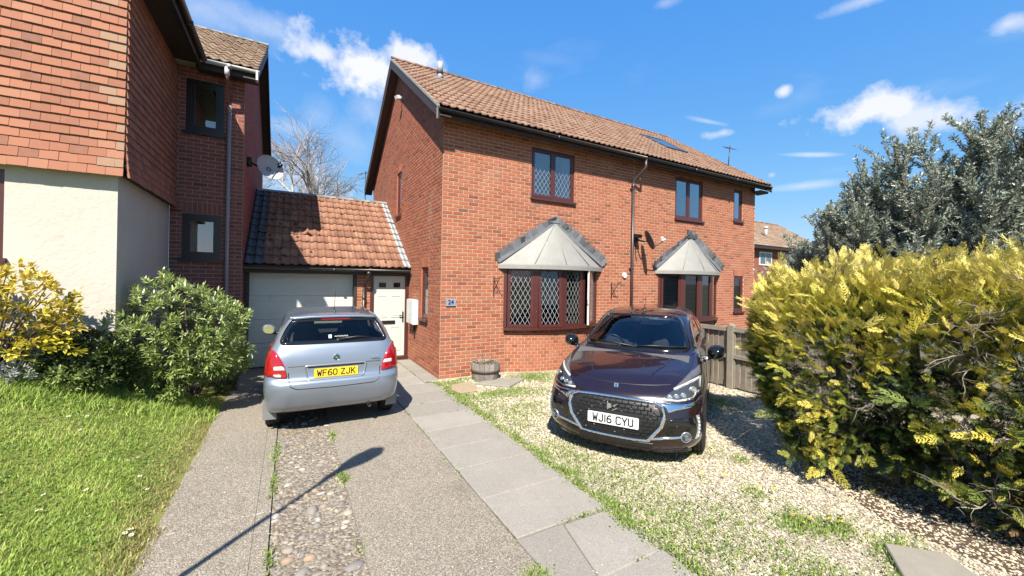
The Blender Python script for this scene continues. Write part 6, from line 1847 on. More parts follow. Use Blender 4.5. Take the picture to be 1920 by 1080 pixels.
# ---- dark plum three door hatch, seen from the front
ds = Car('supermini', 'glossy dark plum supermini with chrome grille frame parked nose out on the gravel', (4.943, 4.413), math.radians(213.0), 1.079)
ds.loft([
 row([-1.85,-1.85,-1.80,-1.68,-1.5,-1.0,-.1,.75,1.2,1.58,1.78,1.87,1.89], [0,.38,.62,.76,.79,.79,.79,.79,.78,.72,.54,.28,0], [.22,.22,.22,.20,.19,.17,.16,.16,.15,.15,.15,.15,.15]),
 row([-1.93,-1.93,-1.88,-1.75,-1.5,-1.0,-.1,.75,1.2,1.66,1.85,1.935,1.955], [0,.40,.66,.80,.84,.84,.83,.835,.84,.78,.57,.29,0], [.32,.32,.32,.30,.28,.26,.25,.25,.25,.24,.22,.21,.21]),
 row([-1.95,-1.95,-1.90,-1.77,-1.5,-1.0,-.1,.75,1.2,1.69,1.87,1.95,1.97], [0,.42,.68,.82,.86,.86,.845,.85,.86,.80,.585,.295,0], [.45,.45,.45,.44,.43,.42,.41,.40,.39,.37,.36,.36,.36]),
 row([-1.94,-1.94,-1.89,-1.76,-1.5,-1.0,-.1,.75,1.2,1.68,1.865,1.945,1.962], [0,.42,.68,.82,.858,.86,.85,.855,.86,.80,.585,.295,0], [.60,.60,.60,.59,.58,.57,.56,.54,.53,.51,.50,.50,.50]),
 row([-1.90,-1.90,-1.86,-1.74,-1.5,-1.0,-.1,.75,1.2,1.63,1.82,1.91,1.93], [0,.42,.67,.80,.84,.845,.84,.845,.845,.775,.57,.29,0], [.76,.76,.76,.75,.74,.73,.71,.70,.69,.65,.63,.62,.62]),
 row([-1.87,-1.87,-1.83,-1.72,-1.49,-1.0,-.1,.75,1.18,1.53,1.73,1.845,1.875], [0,.42,.66,.78,.81,.825,.82,.815,.80,.715,.53,.275,0], [.90,.90,.90,.89,.88,.87,.86,.85,.84,.80,.75,.72,.715]),
 row([-1.83,-1.83,-1.80,-1.69,-1.47,-1.0,-.1,.76,1.10,1.36,1.53,1.63,1.66], [0,.42,.645,.745,.775,.79,.79,.78,.74,.63,.47,.25,0], [1.02,1.02,1.02,1.01,.98,.96,.94,.93,.91,.885,.865,.855,.85]),
 row([-1.78,-1.78,-1.75,-1.65,-1.44,-1.0,-.1,.70,.96,1.10,1.19,1.25,1.27], [0,.41,.615,.70,.725,.74,.745,.735,.68,.57,.42,.23,0], [1.12,1.12,1.12,1.10,1.06,1.03,1.01,1.00,.975,.955,.945,.945,.945]),
 row([-1.74,-1.74,-1.71,-1.60,-1.40,-.98,-.1,.62,.82,.90,.95,.98,.99], [0,.40,.59,.67,.695,.71,.715,.70,.65,.56,.42,.22,0], [1.19,1.19,1.185,1.16,1.11,1.08,1.05,1.035,1.01,1.0,1.0,1.0,1.0]),
 row([-1.62,-1.62,-1.59,-1.50,-1.32,-.93,-.12,.36,.52,.60,.66,.69,.70], [0,.38,.55,.61,.64,.655,.66,.645,.60,.51,.39,.21,0], [1.30,1.30,1.29,1.27,1.23,1.21,1.20,1.19,1.175,1.17,1.175,1.18,1.18]),
 row([-1.48,-1.48,-1.46,-1.38,-1.22,-.85,-.15,.12,.26,.34,.40,.43,.44], [0,.35,.50,.55,.575,.59,.60,.585,.54,.46,.35,.19,0], [1.40,1.395,1.38,1.365,1.35,1.35,1.355,1.34,1.325,1.325,1.33,1.335,1.335]),
 row([-1.36,-1.36,-1.34,-1.26,-1.1,-.75,-.2,-.04,.06,.12,.16,.18,.185], [0,.32,.45,.49,.515,.53,.535,.52,.48,.41,.31,.17,0], [1.435,1.43,1.42,1.405,1.405,1.41,1.42,1.41,1.405,1.41,1.415,1.415,1.415]),
 row([-1.2,-1.2,-1.17,-1.1,-.95,-.65,-.25,-.15,-.1,-.07,-.05,-.04,-.04], [0,.22,.32,.35,.37,.38,.38,.37,.33,.28,.21,.11,0], [1.455,1.455,1.45,1.445,1.45,1.455,1.46,1.452,1.45,1.45,1.45,1.45,1.45]),
 row([-1.0,-.98,-.95,-.9,-.8,-.6,-.4,-.35,-.32,-.3,-.28,-.26,-.25], [0]*13, [1.468]*13),
])
ws = rounded([(-.665, 1.03), (-.3, 1.015), (.3, 1.015), (.665, 1.03), (.60, 1.17), (.515, 1.345), (.44, 1.395), (.2, 1.408), (-.2, 1.408), (-.44, 1.395), (-.515, 1.345), (-.60, 1.17)], .05)
ds.cut('front', ws, .03)
dsw = rounded([(-.62, 1.05), (.62, 1.03), (.12, 1.33), (-.62, 1.335)], .06); dsw2 = rounded([(-1.25, 1.10), (-.80, 1.07), (-.72, 1.32), (-1.05, 1.31)], .06)
rwd = rounded([(-.58, 1.15), (.58, 1.15), (.47, 1.36), (-.47, 1.36)], .05)
ds.cut('rear', rwd, .04)
for v in ('left', 'right'):
    ds.cut(v, dsw, .05); ds.cut(v, dsw2, .06)
    for ax in (-1.26, 1.20): ds.cut(v, [(ax+.36*math.cos(t), .31+.36*math.sin(t)) for t in [2*PI*i/24 for i in range(24)]])
ds.shell('body', M_plum)
ds.patch('windscreen', 'front', ws, M_wglass, .002, .004)
ds.stroke('windscreen_seal', 'front', inset_loop(ws, .016), .038, M_gloss, .005, .006, closed=True)
ds.patch('rear_window', 'rear', rwd, M_wglass, .002, .004)
for v in ('left', 'right'):
    for q in (dsw, dsw2): ds.patch('side_window', v, q, M_wglass, .002, .004); ds.stroke('window_seal', v, inset_loop(q, .012), .03, M_gloss, .005, .006, closed=True)
    ds.stroke('door_gap', v, [(-.66, .40), (-.62, 1.0)], .008, M_trim, .0015, .004); ds.stroke('door_gap', v, [(.74, .35), (.80, .95)], .008, M_trim, .0015, .004)
    ds.stroke('sill_strip', v, [(-.8, .27), (.75, .27)], .03, M_chrome, .006, .004)
    ds.stroke('roof_line', v, [(-1.2, 1.375), (-.15, 1.385), (.14, 1.345)], .012, M_chrome, .004, .004)
# bonnet gaps
bn = [(.52, .722), (.40, .712), (.2, .703), (0, .70), (-.2, .703), (-.40, .712), (-.52, .722)]
ds.stroke('bonnet_gap', 'front', [(x, q+.075) for x, q in bn], .007, M_trim, .0012, .004)
ds.stroke('bonnet_gap', 'top', [(1.62, .50), (1.40, .655), (1.10, .70), (.93, .70)], .007, M_trim, .0012, .004)
ds.stroke('bonnet_gap', 'top', [(1.62, -.50), (1.40, -.655), (1.10, -.70), (.93, -.70)], .007, M_trim, .0012, .004)
ds.stroke('bonnet_crease', 'top', [(1.66, .30), (1.35, .42), (1.06, .47)], .012, M_plum, .004, .004); ds.stroke('bonnet_crease', 'top', [(1.66, -.30), (1.35, -.42), (1.06, -.47)], .012, M_plum, .004, .004)
ds.patch('scuttle', 'top', [(1.02, -.50), (1.045, -.3), (1.055, 0), (1.045, .3), (1.02, .50), (.96, .50), (.985, .3), (.995, 0), (.985, -.3), (.96, -.50)], M_gloss, .004, .006)
# grille
gr = rounded([(-.34, .285), (.34, .285), (.455, .43), (.475, .53), (.43, .615), (.30, .635), (-.30, .635), (-.43, .615), (-.475, .53), (-.455, .43)], .04)
gb = ds.patch('grille', 'front', gr, M_trim, .003, .01)
for r_i in range(9):
    zz = .315+r_i*.036
    hw = .36+.11*min(1, (zz-.29)/.2) if zz < .53 else .455-.1*(zz-.53)/.1
    k = int(hw/.058)
    for i in range(-k, k+1):
        yc = i*.062+(.031 if r_i % 2 else 0)
        if abs(yc) > hw-.02: continue
        if abs(yc) < .27 and .36 < zz < .50: continue
        l, n = ds.hit('front', yc, zz, .006)
        m = MB(); m.obox(l, (.006, 0, 0), (0, .027, 0), (0, 0, .0045)); m.obox(l+Vector((.0, .028, .016)), (.006, 0, 0), (0, .003, .002), (0, -.004, .016)); o = m.build('grille_bar', M_gloss, gb)
        if (i*3+r_i*2) % 5 == 0:
            m = MB(); m.obox(l+Vector((.007, .024, .003)), (.002, 0, 0), (0, .006, 0), (0, 0, .004)); m.build('grille_stud', M_chrome, gb)
frm = gr
ds.stroke('grille_frame', 'front', frm[10:50][:0] or [(-.34, .275), (-.462, .425), (-.492, .53), (-.47, .60)], .030, M_chrome, .014, .01)
ds.stroke('grille_frame', 'front', [(.34, .275), (.462, .425), (.492, .53), (.47, .60)], .030, M_chrome, .014, .01)
ds.stroke('grille_frame', 'front', [(-.345, .272), (-.2, .268), (.2, .268), (.345, .272)], .018, M_chrome, .012, .01)
ds.stroke('grille_frame', 'front', [(-.47, .61), (-.40, .642), (-.2, .655), (0, .658), (.2, .655), (.40, .642), (.47, .61)], .020, M_chrome, .012, .01)
for sg in (1, -1):
    w_ = [(sg*.43, .638), (sg*.52, .645), (sg*.64, .632), (sg*.76, .655), (sg*.805, .70), (sg*.80, .665), (sg*.74, .615), (sg*.60, .585), (sg*.52, .56), (sg*.505, .60)]
    ds.patch('chrome_wing', 'front', w_[::sg], M_chrome, .010, .012, .025)
    # headlight
    h = rounded([(sg*.435, .672), (sg*.60, .655), (sg*.73, .675), (sg*.805, .745), (sg*.80, .845), (sg*.70, .815), (sg*.545, .748)][::sg], .02)
    hl = ds.patch('headlight', 'front', h, mat('headlamp_dark', (.10,.105,.12), .15, metal=.4, coat=1.0) if 'headlamp_dark' not in MATS else MATS['headlamp_dark'], .004, .012, .025)
    for yy, zz, rr in ((.525, .695, .026), (.583, .700, .028), (.643, .708, .029)):
        l, n = ds.hit('front', sg*yy, zz, .004)
        m = MB(); m.lathe([(rr, -.004), (rr*1.0, .008), (rr*.8, .010), (rr*.75, .004), (rr*.4, .012), (.001, .014)], (0, 0, 0), 'x', 16); o = m.build('led_lens', M_lamp, hl, True); o.location = l; o.rotation_euler = (0, 0, sg*.35)
    l, n = ds.hit('front', sg*.725, .745, .003)
    m = MB(); m.lathe([(.044, 0), (.044, .010), (.034, .012), (.030, .002), (.001, .010)], (0, 0, 0), 'x', 18); o = m.build('main_lens', M_lamp, hl, True); o.location = l; o.rotation_euler = (0, -.15, sg*.6)
    ds.stroke('light_guide', 'front', [(sg*.555, .757), (sg*.70, .815), (sg*.785, .835), (sg*.795, .745), (sg*.73, .684), (sg*.60, .663), (sg*.445, .677)], .017, M_white, .007, .006, parent=hl, res=.02)
    ds.patch('headlight_cover', 'front', h, M_lglass, .012, .004, .03, parent=hl)
    ds.patch('headlight_brow', 'front', rounded([(sg*.55, .765), (sg*.70, .83), (sg*.79, .855), (sg*.765, .915), (sg*.68, .875)][::sg], .012), mat('grey_brow', (.14,.135,.14), .3, metal=.5, coat=.8) if 'grey_brow' not in MATS else MATS['grey_brow'], .004, .006, .025)
    # fog lamp, led blade, side intake
    ip = rounded([(sg*.52, .50), (sg*.74, .54), (sg*.79, .42), (sg*.78, .30), (sg*.62, .29), (sg*.50, .33)][::sg], .03)
    pk = ds.patch('side_intake', 'front', ip, M_gloss, .002, .004)
    l, n = ds.hit('front', sg*.68, .335, .004)
    m = MB(); m.lathe([(.052, 0), (.052, .012), (.042, .014), (.036, .004), (.001, .012)], (0, 0, 0), 'x', 22); o = m.build('fog_lamp', M_lamp, ds.root, True); o.location = l; o.rotation_euler = (0, 0, sg*.5)
    o2 = MB(); o2.lathe([(.050, .012), (.03, .018), (.001, .02)], (0, 0, 0), 'x', 22); g_ = o2.build('fog_lens', M_lglass, o, True)
    ds.stroke('intake_blade', 'front', [(sg*.36, .292), (sg*.50, .318), (sg*.64, .332)], .020, M_chrome, .012, .006)
    ds.stroke('running_light', 'front', [(sg*.775, .54), (sg*.795, .46), (sg*.79, .37), (sg*.77, .31)], .020, M_lamp, .010, .006)
    for k in range(6):
        t = (k+.5)/6; l, n = ds.hit('front', sg*(.778+.012*math.sin(t*PI)), .525-.20*t, .012)
        m = MB(); m.obox(l, (.004, 0, 0), (0, .007, 0), (0, 0, .009)); m.build('led', M_white, ds.root)
    l, n = ds.hit('front', sg*.60, .43, .003); m = MB(); m.lathe([(.012, 0), (.011, .004), (.001, .005)], (0, 0, 0), 'x', 12); o = m.build('parking_sensor', M_plum, ds.root, True); o.location = l
# lower intake and splitter
ds.patch('lower_intake', 'front', rounded([(-.40, .248), (.40, .248), (.36, .185), (-.36, .185)], .015), M_trim, .003, .006)
ds.stroke('splitter', 'front', [(-.72, .150), (-.55, .157), (-.3, .160), (0, .160), (.3, .160), (.55, .157), (.72, .150)], .022, M_gloss, .022, .02)
ds.stroke('lower_lip', 'front', [(-.66, .20), (-.40, .176), (0, .172), (.40, .176), (.66, .20)], .012, M_plum, .010, .01)
# chrome emblem over the plate and small bonnet badge
l, n = ds.hit('front', 0, .565, .012)
m = MB()
m.prism([(l.x, -.062, .612), (l.x, -.062, .530), (l.x, -.010, .560), (l.x, -.022, .572)], (.013, 0, 0))
for q in ([(.058, .607), (.046, .600), (-.006, .574), (.012, .566)], [(-.006, .574), (.012, .566), (.036, .545), (.022, .556)], [(.036, .548), (.030, .555), (-.020, .522), (-.004, .524)]):
    m.prism([(l.x+.001, y_, z_) for y_, z_ in q], (.014, 0, 0))
m.build('grille_emblem', M_chrome, ds.root)
l, n = ds.hit('front', 0, .745, .003)
m = MB(); m.obox(l, (.003, 0, .002), (0, .022, 0), (-.006, 0, .030)); bd = m.build('bonnet_badge', M_chrome, ds.root)
m = MB(); m.obox(l+Vector((.003, 0, .003)), (.002, 0, .001), (0, .010, 0), (-.005, 0, .022)); m.build('badge_inlay', mat('badge_blue', (.05,.09,.16), .3), bd)
plate(ds, 'front', .435, 'WJ16 CYU', M_wplate, 'number_plate', off=.014)
# wipers, aerial, mirrors, wheels
for (a, b, c) in (((.05, 1.025), (-.30, 1.045), (-.60, 1.052)), ((.62, 1.045), (.20, 1.04), (.02, 1.03))):
    p0, n0 = ds.hit('front', a[0], a[1]); p1, n1 = ds.hit('front', b[0], b[1]); p2, n2 = ds.hit('front', c[0], c[1])
    m = MB(); m.tube([p0+n0*.02, p1+n1*.03, p2+n2*.02], [.012, .009, .005], 6); m.tube([ds.hit('front', a[0]*.7+b[0]*.3, a[1]*.7+b[1]*.3+.006, .012)[0], p2+n2*.012], .006, 6); m.build('wiper', M_trim, ds.root, True)
for yy in (.12, -.12):
    l, n = ds.hit('top', 1.18, yy); m = MB(); m.lathe([(.014, 0), (.012, .008), (.001, .012)], l, 'z', 8); m.build('washer_jet', M_trim, ds.root, True)
l, n = ds.hit('top', .06, 0)
m = MB(); m.lathe([(.022, 0), (.014, .02), (.006, .03)], l, 'z', 10); m.tube([l+ZUP*.02, l+Vector((-.08, 0, .20))], [.006, .003], 6); m.build('aerial', M_trim, ds.root, True)
mirror(ds, .935, .58, 1.00, M_gloss); mirror(ds, -.935, .58, 1.00, M_gloss)
for sd in (1, -1):
    m = MB(); m.tube([(.585, sd*.80, .895), (.58, sd*.86, .925)], [.03, .035], 8); m.build('mirror_foot', M_chrome, ds.root, True)
    for ax in (-1.26, 1.20):
        ds.wheel(ax, sd*.745, .31, .20, side=sd); ds.arch(ax, .36, sd)
m = MB(); m.box(-1.75, 1.75, -.70, .70, .16, .26); m.build('underbody', M_trim, ds.root)
ds.cabin([(-.05, (.35, -.35), 1.06), (-.95, (.36, -.36), 1.05)], dash=(.58, .99), steer=(.50, -.36, .97))
l, n = ds.hit('front', 0, 1.36)
m = MB(); m.obox(l+Vector((-.09, 0, -.03)), (.008, 0, 0), (0, .10, 0), (0, 0, .03)); m.tube([l-n*.01, l+Vector((-.08, 0, -.02))], .012, 6); m.build('rear_view_mirror', M_trim, ds.root)
for sg in (1, -1): ds.patch('tail_light', 'rear', rounded([(sg*.55, .80), (sg*.78, .82), (sg*.77, .62), (sg*.58, .64)][::-sg], .03), M_red, .006, .01)
# ------------------------------------------------------------------ vegetation
def unit(v): return v/np.maximum(np.linalg.norm(v, axis=-1, keepdims=True), 1e-9)
def frames(d, roll):
    """rotation matrices whose y axis is d (k,3), rolled about it"""
    d = unit(d); up = np.tile(np.array([0, 0, 1.]), (len(d), 1))
    x = np.cross(d, up); bad = np.linalg.norm(x, axis=1) < .05; x[bad] = np.array([1., 0, 0]); x = unit(x)
    zz = np.cross(x, d)
    c, s = np.cos(roll)[:, None], np.sin(roll)[:, None]
    x2 = x*c+zz*s; z2 = -x*s+zz*c
    return np.stack([x2, d, z2], -1)
def vnoise(p, f, seed=0):
    """cheap lumpy noise"""
    a = p*f+seed
    return (np.sin(a[:, 0]*1.7+1.3*np.sin(a[:, 1]*1.1+.7))*np.sin(a[:, 1]*1.9+1.1*np.sin(a[:, 2]*1.3+2.1))+np.sin(a[:, 2]*2.3+1.7*np.sin(a[:, 0]*.9))*.6)/1.6

# ---- golden conifer hedge
def spray_template():
    """flat feathery branchlet: three orders of thin scale-leaf shoots, one triangle each"""
    V, F = [], []
    R_s = random.Random(3)
    def leaf(b, d, L, w, z0, z1):
        p = (-d[1], d[0]); i = len(V)
        V.extend([(b[0]+p[0]*w, b[1]+p[1]*w, z0), (b[0]-p[0]*w, b[1]-p[1]*w, z0), (b[0]+d[0]*L, b[1]+d[1]*L, z1)])
        F.append((i, i+1, i+2))
    leaf((0, 0), (0, 1), 1.0, .020, 0, -.03)
    for k in range(7):
        y = .10+.125*k; L = .46*(1-.105*k)
        for sg in (-1, 1):
            a = .80+R_s.uniform(-.12, .12); d = (sg*math.sin(a), math.cos(a)); zt = R_s.uniform(-.05, .07)
            leaf((0, y), d, L, .028, 0, zt)
            for q in (.35, .62) if k < 6 else (.5,):
                b2 = (d[0]*L*q, y+d[1]*L*q)
                a2 = a*.25; leaf(b2, (sg*math.sin(a2), math.cos(a2)), L*.44, .026, zt*q, zt*q+R_s.uniform(-.03, .05))
                if q < .5: a3 = a+.75; leaf(b2, (sg*math.sin(a3), math.cos(a3)), L*.30, .022, zt*q, zt*q)
    return np.array(V), np.array(F)
SPV, SPF = spray_template()
SPV[:, 2] -= .22*SPV[:, 1]**2
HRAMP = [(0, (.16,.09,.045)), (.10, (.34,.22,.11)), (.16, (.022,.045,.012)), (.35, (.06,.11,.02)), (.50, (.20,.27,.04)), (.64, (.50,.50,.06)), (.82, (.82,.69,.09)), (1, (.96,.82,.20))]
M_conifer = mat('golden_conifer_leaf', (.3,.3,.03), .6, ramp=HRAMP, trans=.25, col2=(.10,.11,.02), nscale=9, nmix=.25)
M_bark = mat('grey_brown_bark', (.21,.165,.125), .9, col2=(.12,.085,.06), nscale=20, bump=.5, bscale=60)
M_deadtwig = mat('bleached_dead_twig', (.34,.29,.24), .9, col2=(.22,.17,.13), nscale=20)
hg = thing('conifer_hedge', 'large golden conifer hedge with green shaded base on the right', 'hedge', (5.5, .5, 0))
def hedge_pt(y, a, depth):
    """point on the hedge: y along, a 0..pi from camera-side foot over the top, depth 0 surface .. 1 core"""
    cx = 5.70+.10*np.sin(y*1.3)-.03*y
    rx, rz = .98, .93
    ca, sa = np.cos(a), np.sin(a)
    n = 2.6
    q = (np.abs(ca)**n+np.abs(sa)**n)**(-1/n)
    end = np.sqrt(np.clip(1-np.clip((y-1.95)/1.0, 0, 1)**2, .02, 1))
    p = np.stack([cx-ca*q*rx*end, y, 1.12+sa*q*rz*(.55+.45*end)], -1)
    lump = .20*vnoise(p, 1.7, 3.)+.16*vnoise(p, 4.6, 1.)+.085*vnoise(p, 10., 7.)
    r = 1+lump-depth
    c = np.stack([cx, y, np.full_like(y, 1.05)], -1)
    out = c+(p-c)*r[:, None]
    out[:, 1] -= np.clip(1.3-out[:, 2], 0, 2)*.30*np.clip((y-.6)/2, 0, 1)
    return out, c, lump
def hedge_layer(n, d0, d1, smin, smax, a0=-.95, a1=2.2):
    y = nrs.uniform(-2.2, 2.93, n); a = nrs.uniform(a0, a1, n); dep = nrs.uniform(d0, d1, n)
    p, c, lump = hedge_pt(y, a, dep)
    ok = p[:, 2] > .10
    p, c, dep, lump = p[ok], c[ok], dep[ok], lump[ok]
    out = unit(p-c)
    end = np.clip((p[:, 1]-2.0)/.9, 0, 1)[:, None]
    out = unit(out+end*np.array([0, 1., 0]))
    d = unit(out*.8+np.array([0, 0, .45])+nrs.normal(0, .38, p.shape))
    k = len(p); s = nrs.uniform(smin, smax, k)
    return p, out, d, s, dep, lump
parts = []
for (n, d0, d1, s0, s1) in ((16000, -.06, .07, .07, .16), (1300, -.15, -.04, .11, .24), (8000, .04, .20, .09, .17), (4500, .16, .5, .12, .2)):
    p, out, d, s, dep, lump = hedge_layer(n, d0, d1, s0, s1)
    h = p[:, 2]
    gold_shade = .56+.12*(h-1.0)+.20*np.clip(out[:, 2], -.3, 1)-1.7*dep+.9*lump+.24*vnoise(p, 7.5, 2.)+.22*vnoise(p, 3.1, 5.)+nrs.normal(0, .11, len(p))  # golden outside; inner sprays and hollows toned darker, painted shade between the clumps
    gold_shade += .22*np.clip((h-1.6)/.5, 0, 1)-.15*np.clip((1.35-h)/.6, 0, 1)
    tone = np.clip(gold_shade, .17, 1)
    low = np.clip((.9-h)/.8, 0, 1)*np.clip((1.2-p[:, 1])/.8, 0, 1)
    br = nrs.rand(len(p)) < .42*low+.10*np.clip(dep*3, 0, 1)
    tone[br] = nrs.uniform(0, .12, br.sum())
    # bare, see-through patch where dead branches show
    hole = np.exp(-((p[:, 1]-2.0)/.28)**2-((h-1.12)/.26)**2)+np.exp(-((p[:, 1]-.95)/.25)**2-((h-1.35)/.30)**2)*.6+np.exp(-((p[:, 1]-.75)/.35)**2-((h-.35)/.25)**2)*.8
    keep = nrs.rand(len(p)) > hole*.6*(dep < .2)
    parts.append((p[keep], d[keep], s[keep], tone[keep]))
# skirt of low and dead sprays hanging to the ground
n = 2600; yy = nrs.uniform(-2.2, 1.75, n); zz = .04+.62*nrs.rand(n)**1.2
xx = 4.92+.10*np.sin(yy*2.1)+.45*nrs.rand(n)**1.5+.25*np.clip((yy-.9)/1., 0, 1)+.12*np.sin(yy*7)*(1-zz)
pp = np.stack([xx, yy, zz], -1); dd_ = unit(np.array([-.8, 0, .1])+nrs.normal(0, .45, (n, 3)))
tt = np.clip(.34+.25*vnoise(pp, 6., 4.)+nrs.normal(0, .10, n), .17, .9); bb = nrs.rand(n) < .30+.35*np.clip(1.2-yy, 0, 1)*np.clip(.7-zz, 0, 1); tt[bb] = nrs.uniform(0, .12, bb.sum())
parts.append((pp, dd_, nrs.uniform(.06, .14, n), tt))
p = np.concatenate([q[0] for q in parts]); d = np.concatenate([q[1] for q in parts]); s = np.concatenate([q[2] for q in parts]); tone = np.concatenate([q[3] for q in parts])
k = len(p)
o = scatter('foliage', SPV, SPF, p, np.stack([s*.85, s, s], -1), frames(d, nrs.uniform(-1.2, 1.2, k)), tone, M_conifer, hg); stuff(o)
m = MB()
for (bx_, by_, lean) in ((5.25, .75, -.1), (5.6, 1.5, .0), (5.75, 2.1, .1), (5.4, -.2, 0), (5.5, -1.1, 0)):
    r0 = .13 if by_ == .75 else .08
    m.tube([(bx_, by_, -.05), (bx_+.05, by_+lean*.5, .5), (bx_+.1, by_+lean, 1.1), (bx_+.05, by_+lean, 1.9)], [r0, r0*.8, r0*.55, r0*.2], 9)
m.build('trunk', M_bark, hg, True)
m = MB()
def twig(p, d, L, r, lvl):
    p = Vector(p); d = Vector(d).normalized(); pts = [p]; n = 4
    for i in range(n):
        d = (d+Vector((rnd.gauss(0, .22), rnd.gauss(0, .22), rnd.gauss(0, .2)))).normalized(); p = p+d*(L/n); pts.append(p)
    m.tube(pts, [r*(1-.75*i/n) for i in range(n+1)], 5, cap=False)
    if lvl > 0:
        for i in range(1, n+1):
            for _ in range(2 if lvl > 1 else 1):
                a = Vector((rnd.gauss(0, 1), rnd.gauss(0, 1), rnd.gauss(0, .7))).normalized()
                twig(pts[i], (d+a*.9), L*rnd.uniform(.35, .6), r*.5, lvl-1)
for i in range(26):
    y = rnd.uniform(-1.5, 2.3); z0 = rnd.uniform(.3, 1.9)
    twig((5.55, y, z0), (-1, rnd.gauss(0, .5), rnd.gauss(.15, .35)), rnd.uniform(.45, .80), .010, 2)
for (y, z0, q) in ((2.02, 1.25, .95), (1.95, 1.05, .9), (2.1, .95, .9), (.95, 1.4, .95), (.9, 1.2, .95), (.6, .45, .95), (.75, .3, .95)):
    for _ in range(2): twig((5.25, y+rnd.gauss(0, .05), z0), (-1, rnd.gauss(0, .4), rnd.gauss(-.1, .4)), rnd.uniform(.35, .6), .012, 2)
stuff(m.build('bare_branches', M_deadtwig, hg, True))

# ---- grey-green evergreen tree behind the hedge
ot = thing('evergreen_tree', 'tall grey green evergreen tree rising behind the golden hedge', 'tree', (9.7, 1.7, 0))
LV = np.array([(0, 0, 0), (.11, .35, .02), (.10, .7, .0), (0, 1, -.06), (-.10, .7, .0), (-.11, .35, .02)]); LF = np.array([(0, 1, 2, 5), (5, 2, 3, 4)]); LF = np.array([(0, 1, 5), (1, 2, 5), (5, 2, 4), (2, 3, 4)])
LV2 = np.array([(0, 0, 0), (.13, .5, .03), (0, 1, -.05), (-.13, .5, .03)]); LF2 = np.array([(0, 1, 3), (1, 2, 3)])
M_olive = mat('silvery_olive_leaf', (.1,.13,.09), .40, ramp=[(0, (.15,.18,.13)), (.4, (.31,.36,.27)), (.75, (.49,.54,.43)), (1, (.72,.77,.66))], trans=.25)
wood = MB(); tips = []
tb = Vector((9.5, 1.95, 0))
wood.tube([tb, tb+Vector((0, .05, .8)), tb+Vector((.05, 0, 1.5))], [.13, .11, .09], 9)
for i in range(44):
    a = 2*PI*i*.618; el = .3+1.2*((i % 9)/8)
    st = tb+Vector((0, 0, rnd.uniform(.7, 1.6)))
    dr = Vector((math.cos(a)*math.cos(el)*2.1, math.sin(a)*math.cos(el)*2.45, math.sin(el)*2.75+.35))
    pts = [st]
    for j in range(1, 6):
        t = j/5; pts.append(st+dr*t+Vector((rnd.gauss(0, .07), rnd.gauss(0, .07), -.3*t*t*math.cos(el)+rnd.gauss(0, .05))))
    wood.tube(pts, [.045*(1-.8*j/5) for j in range(6)], 6, cap=False)
    for j in range(2, 6):
        for _ in range(8):
            t = rnd.random(); b = pts[j-1].lerp(pts[j], t)
            dd = Vector((rnd.gauss(0, .5), rnd.gauss(0, .5), rnd.uniform(.3, 1.1)))+dr.normalized()*.5
            L = rnd.uniform(.35, .75); dd.normalize(); e = b+dd*L
            wood.tube([b, b.lerp(e, .5)+Vector((rnd.gauss(0, .03), rnd.gauss(0, .03), 0)), e], [.008, .006, .003], 4, cap=False)
            tips.append((b, e))
for i in range(20):                      # a second, lower stem on the house side
    a = 2*PI*i*.618; el = .25+1.15*((i % 7)/6)
    st = tb+Vector((-.1, 1.3, rnd.uniform(.6, 1.3)))
    dr = Vector((math.cos(a)*math.cos(el)*1.7, math.sin(a)*math.cos(el)*1.45, math.sin(el)*2.45+.25))
    pts = [st]
    for j in range(1, 6):
        t = j/5; pts.append(st+dr*t+Vector((rnd.gauss(0, .07), rnd.gauss(0, .07), -.3*t*t*math.cos(el)+rnd.gauss(0, .05))))
    wood.tube(pts, [.04*(1-.8*j/5) for j in range(6)], 6, cap=False)
    for j in range(2, 6):
        for _ in range(8):
            b = pts[j-1].lerp(pts[j], rnd.random())
            dd = Vector((rnd.gauss(0, .5), rnd.gauss(0, .5), rnd.uniform(.3, 1.1)))+dr.normalized()*.5
            L = rnd.uniform(.35, .7); dd.normalize(); e = b+dd*L
            wood.tube([b, b.lerp(e, .5)+Vector((rnd.gauss(0, .03), rnd.gauss(0, .03), 0)), e], [.008, .006, .003], 4, cap=False)
            tips.append((b, e))
wood.tube([tb, tb+Vector((-.05, .7, .5)), tb+Vector((-.1, 1.3, 1.1))], [.10, .08, .06], 8)
wood.build('trunk', M_bark, ot, True)
tb_ = np.array([t[0] for t in tips]); te_ = np.array([t[1] for t in tips])
per = 150
f = nrs.rand(len(tips), per)
P = tb_[:, None]+(te_-tb_)[:, None]*f[..., None]; P = P.reshape(-1, 3)+nrs.normal(0, .012, (len(tips)*per, 3))
ax = np.repeat(unit(te_-tb_), per, 0)
side = unit(nrs.normal(0, 1, P.shape)); d = unit(ax*.75+side*.8)
k = len(P); s = nrs.uniform(.05, .082, k)
cl = vnoise(P, 1.6, 2.)
stuff(scatter('foliage', LV2, LF2, P, np.stack([s*1.05, s, s], -1), frames(d, nrs.uniform(0, 6.28, k)), np.clip(nrs.beta(2, 2, k)+.12*cl, 0, 1), M_olive, ot))

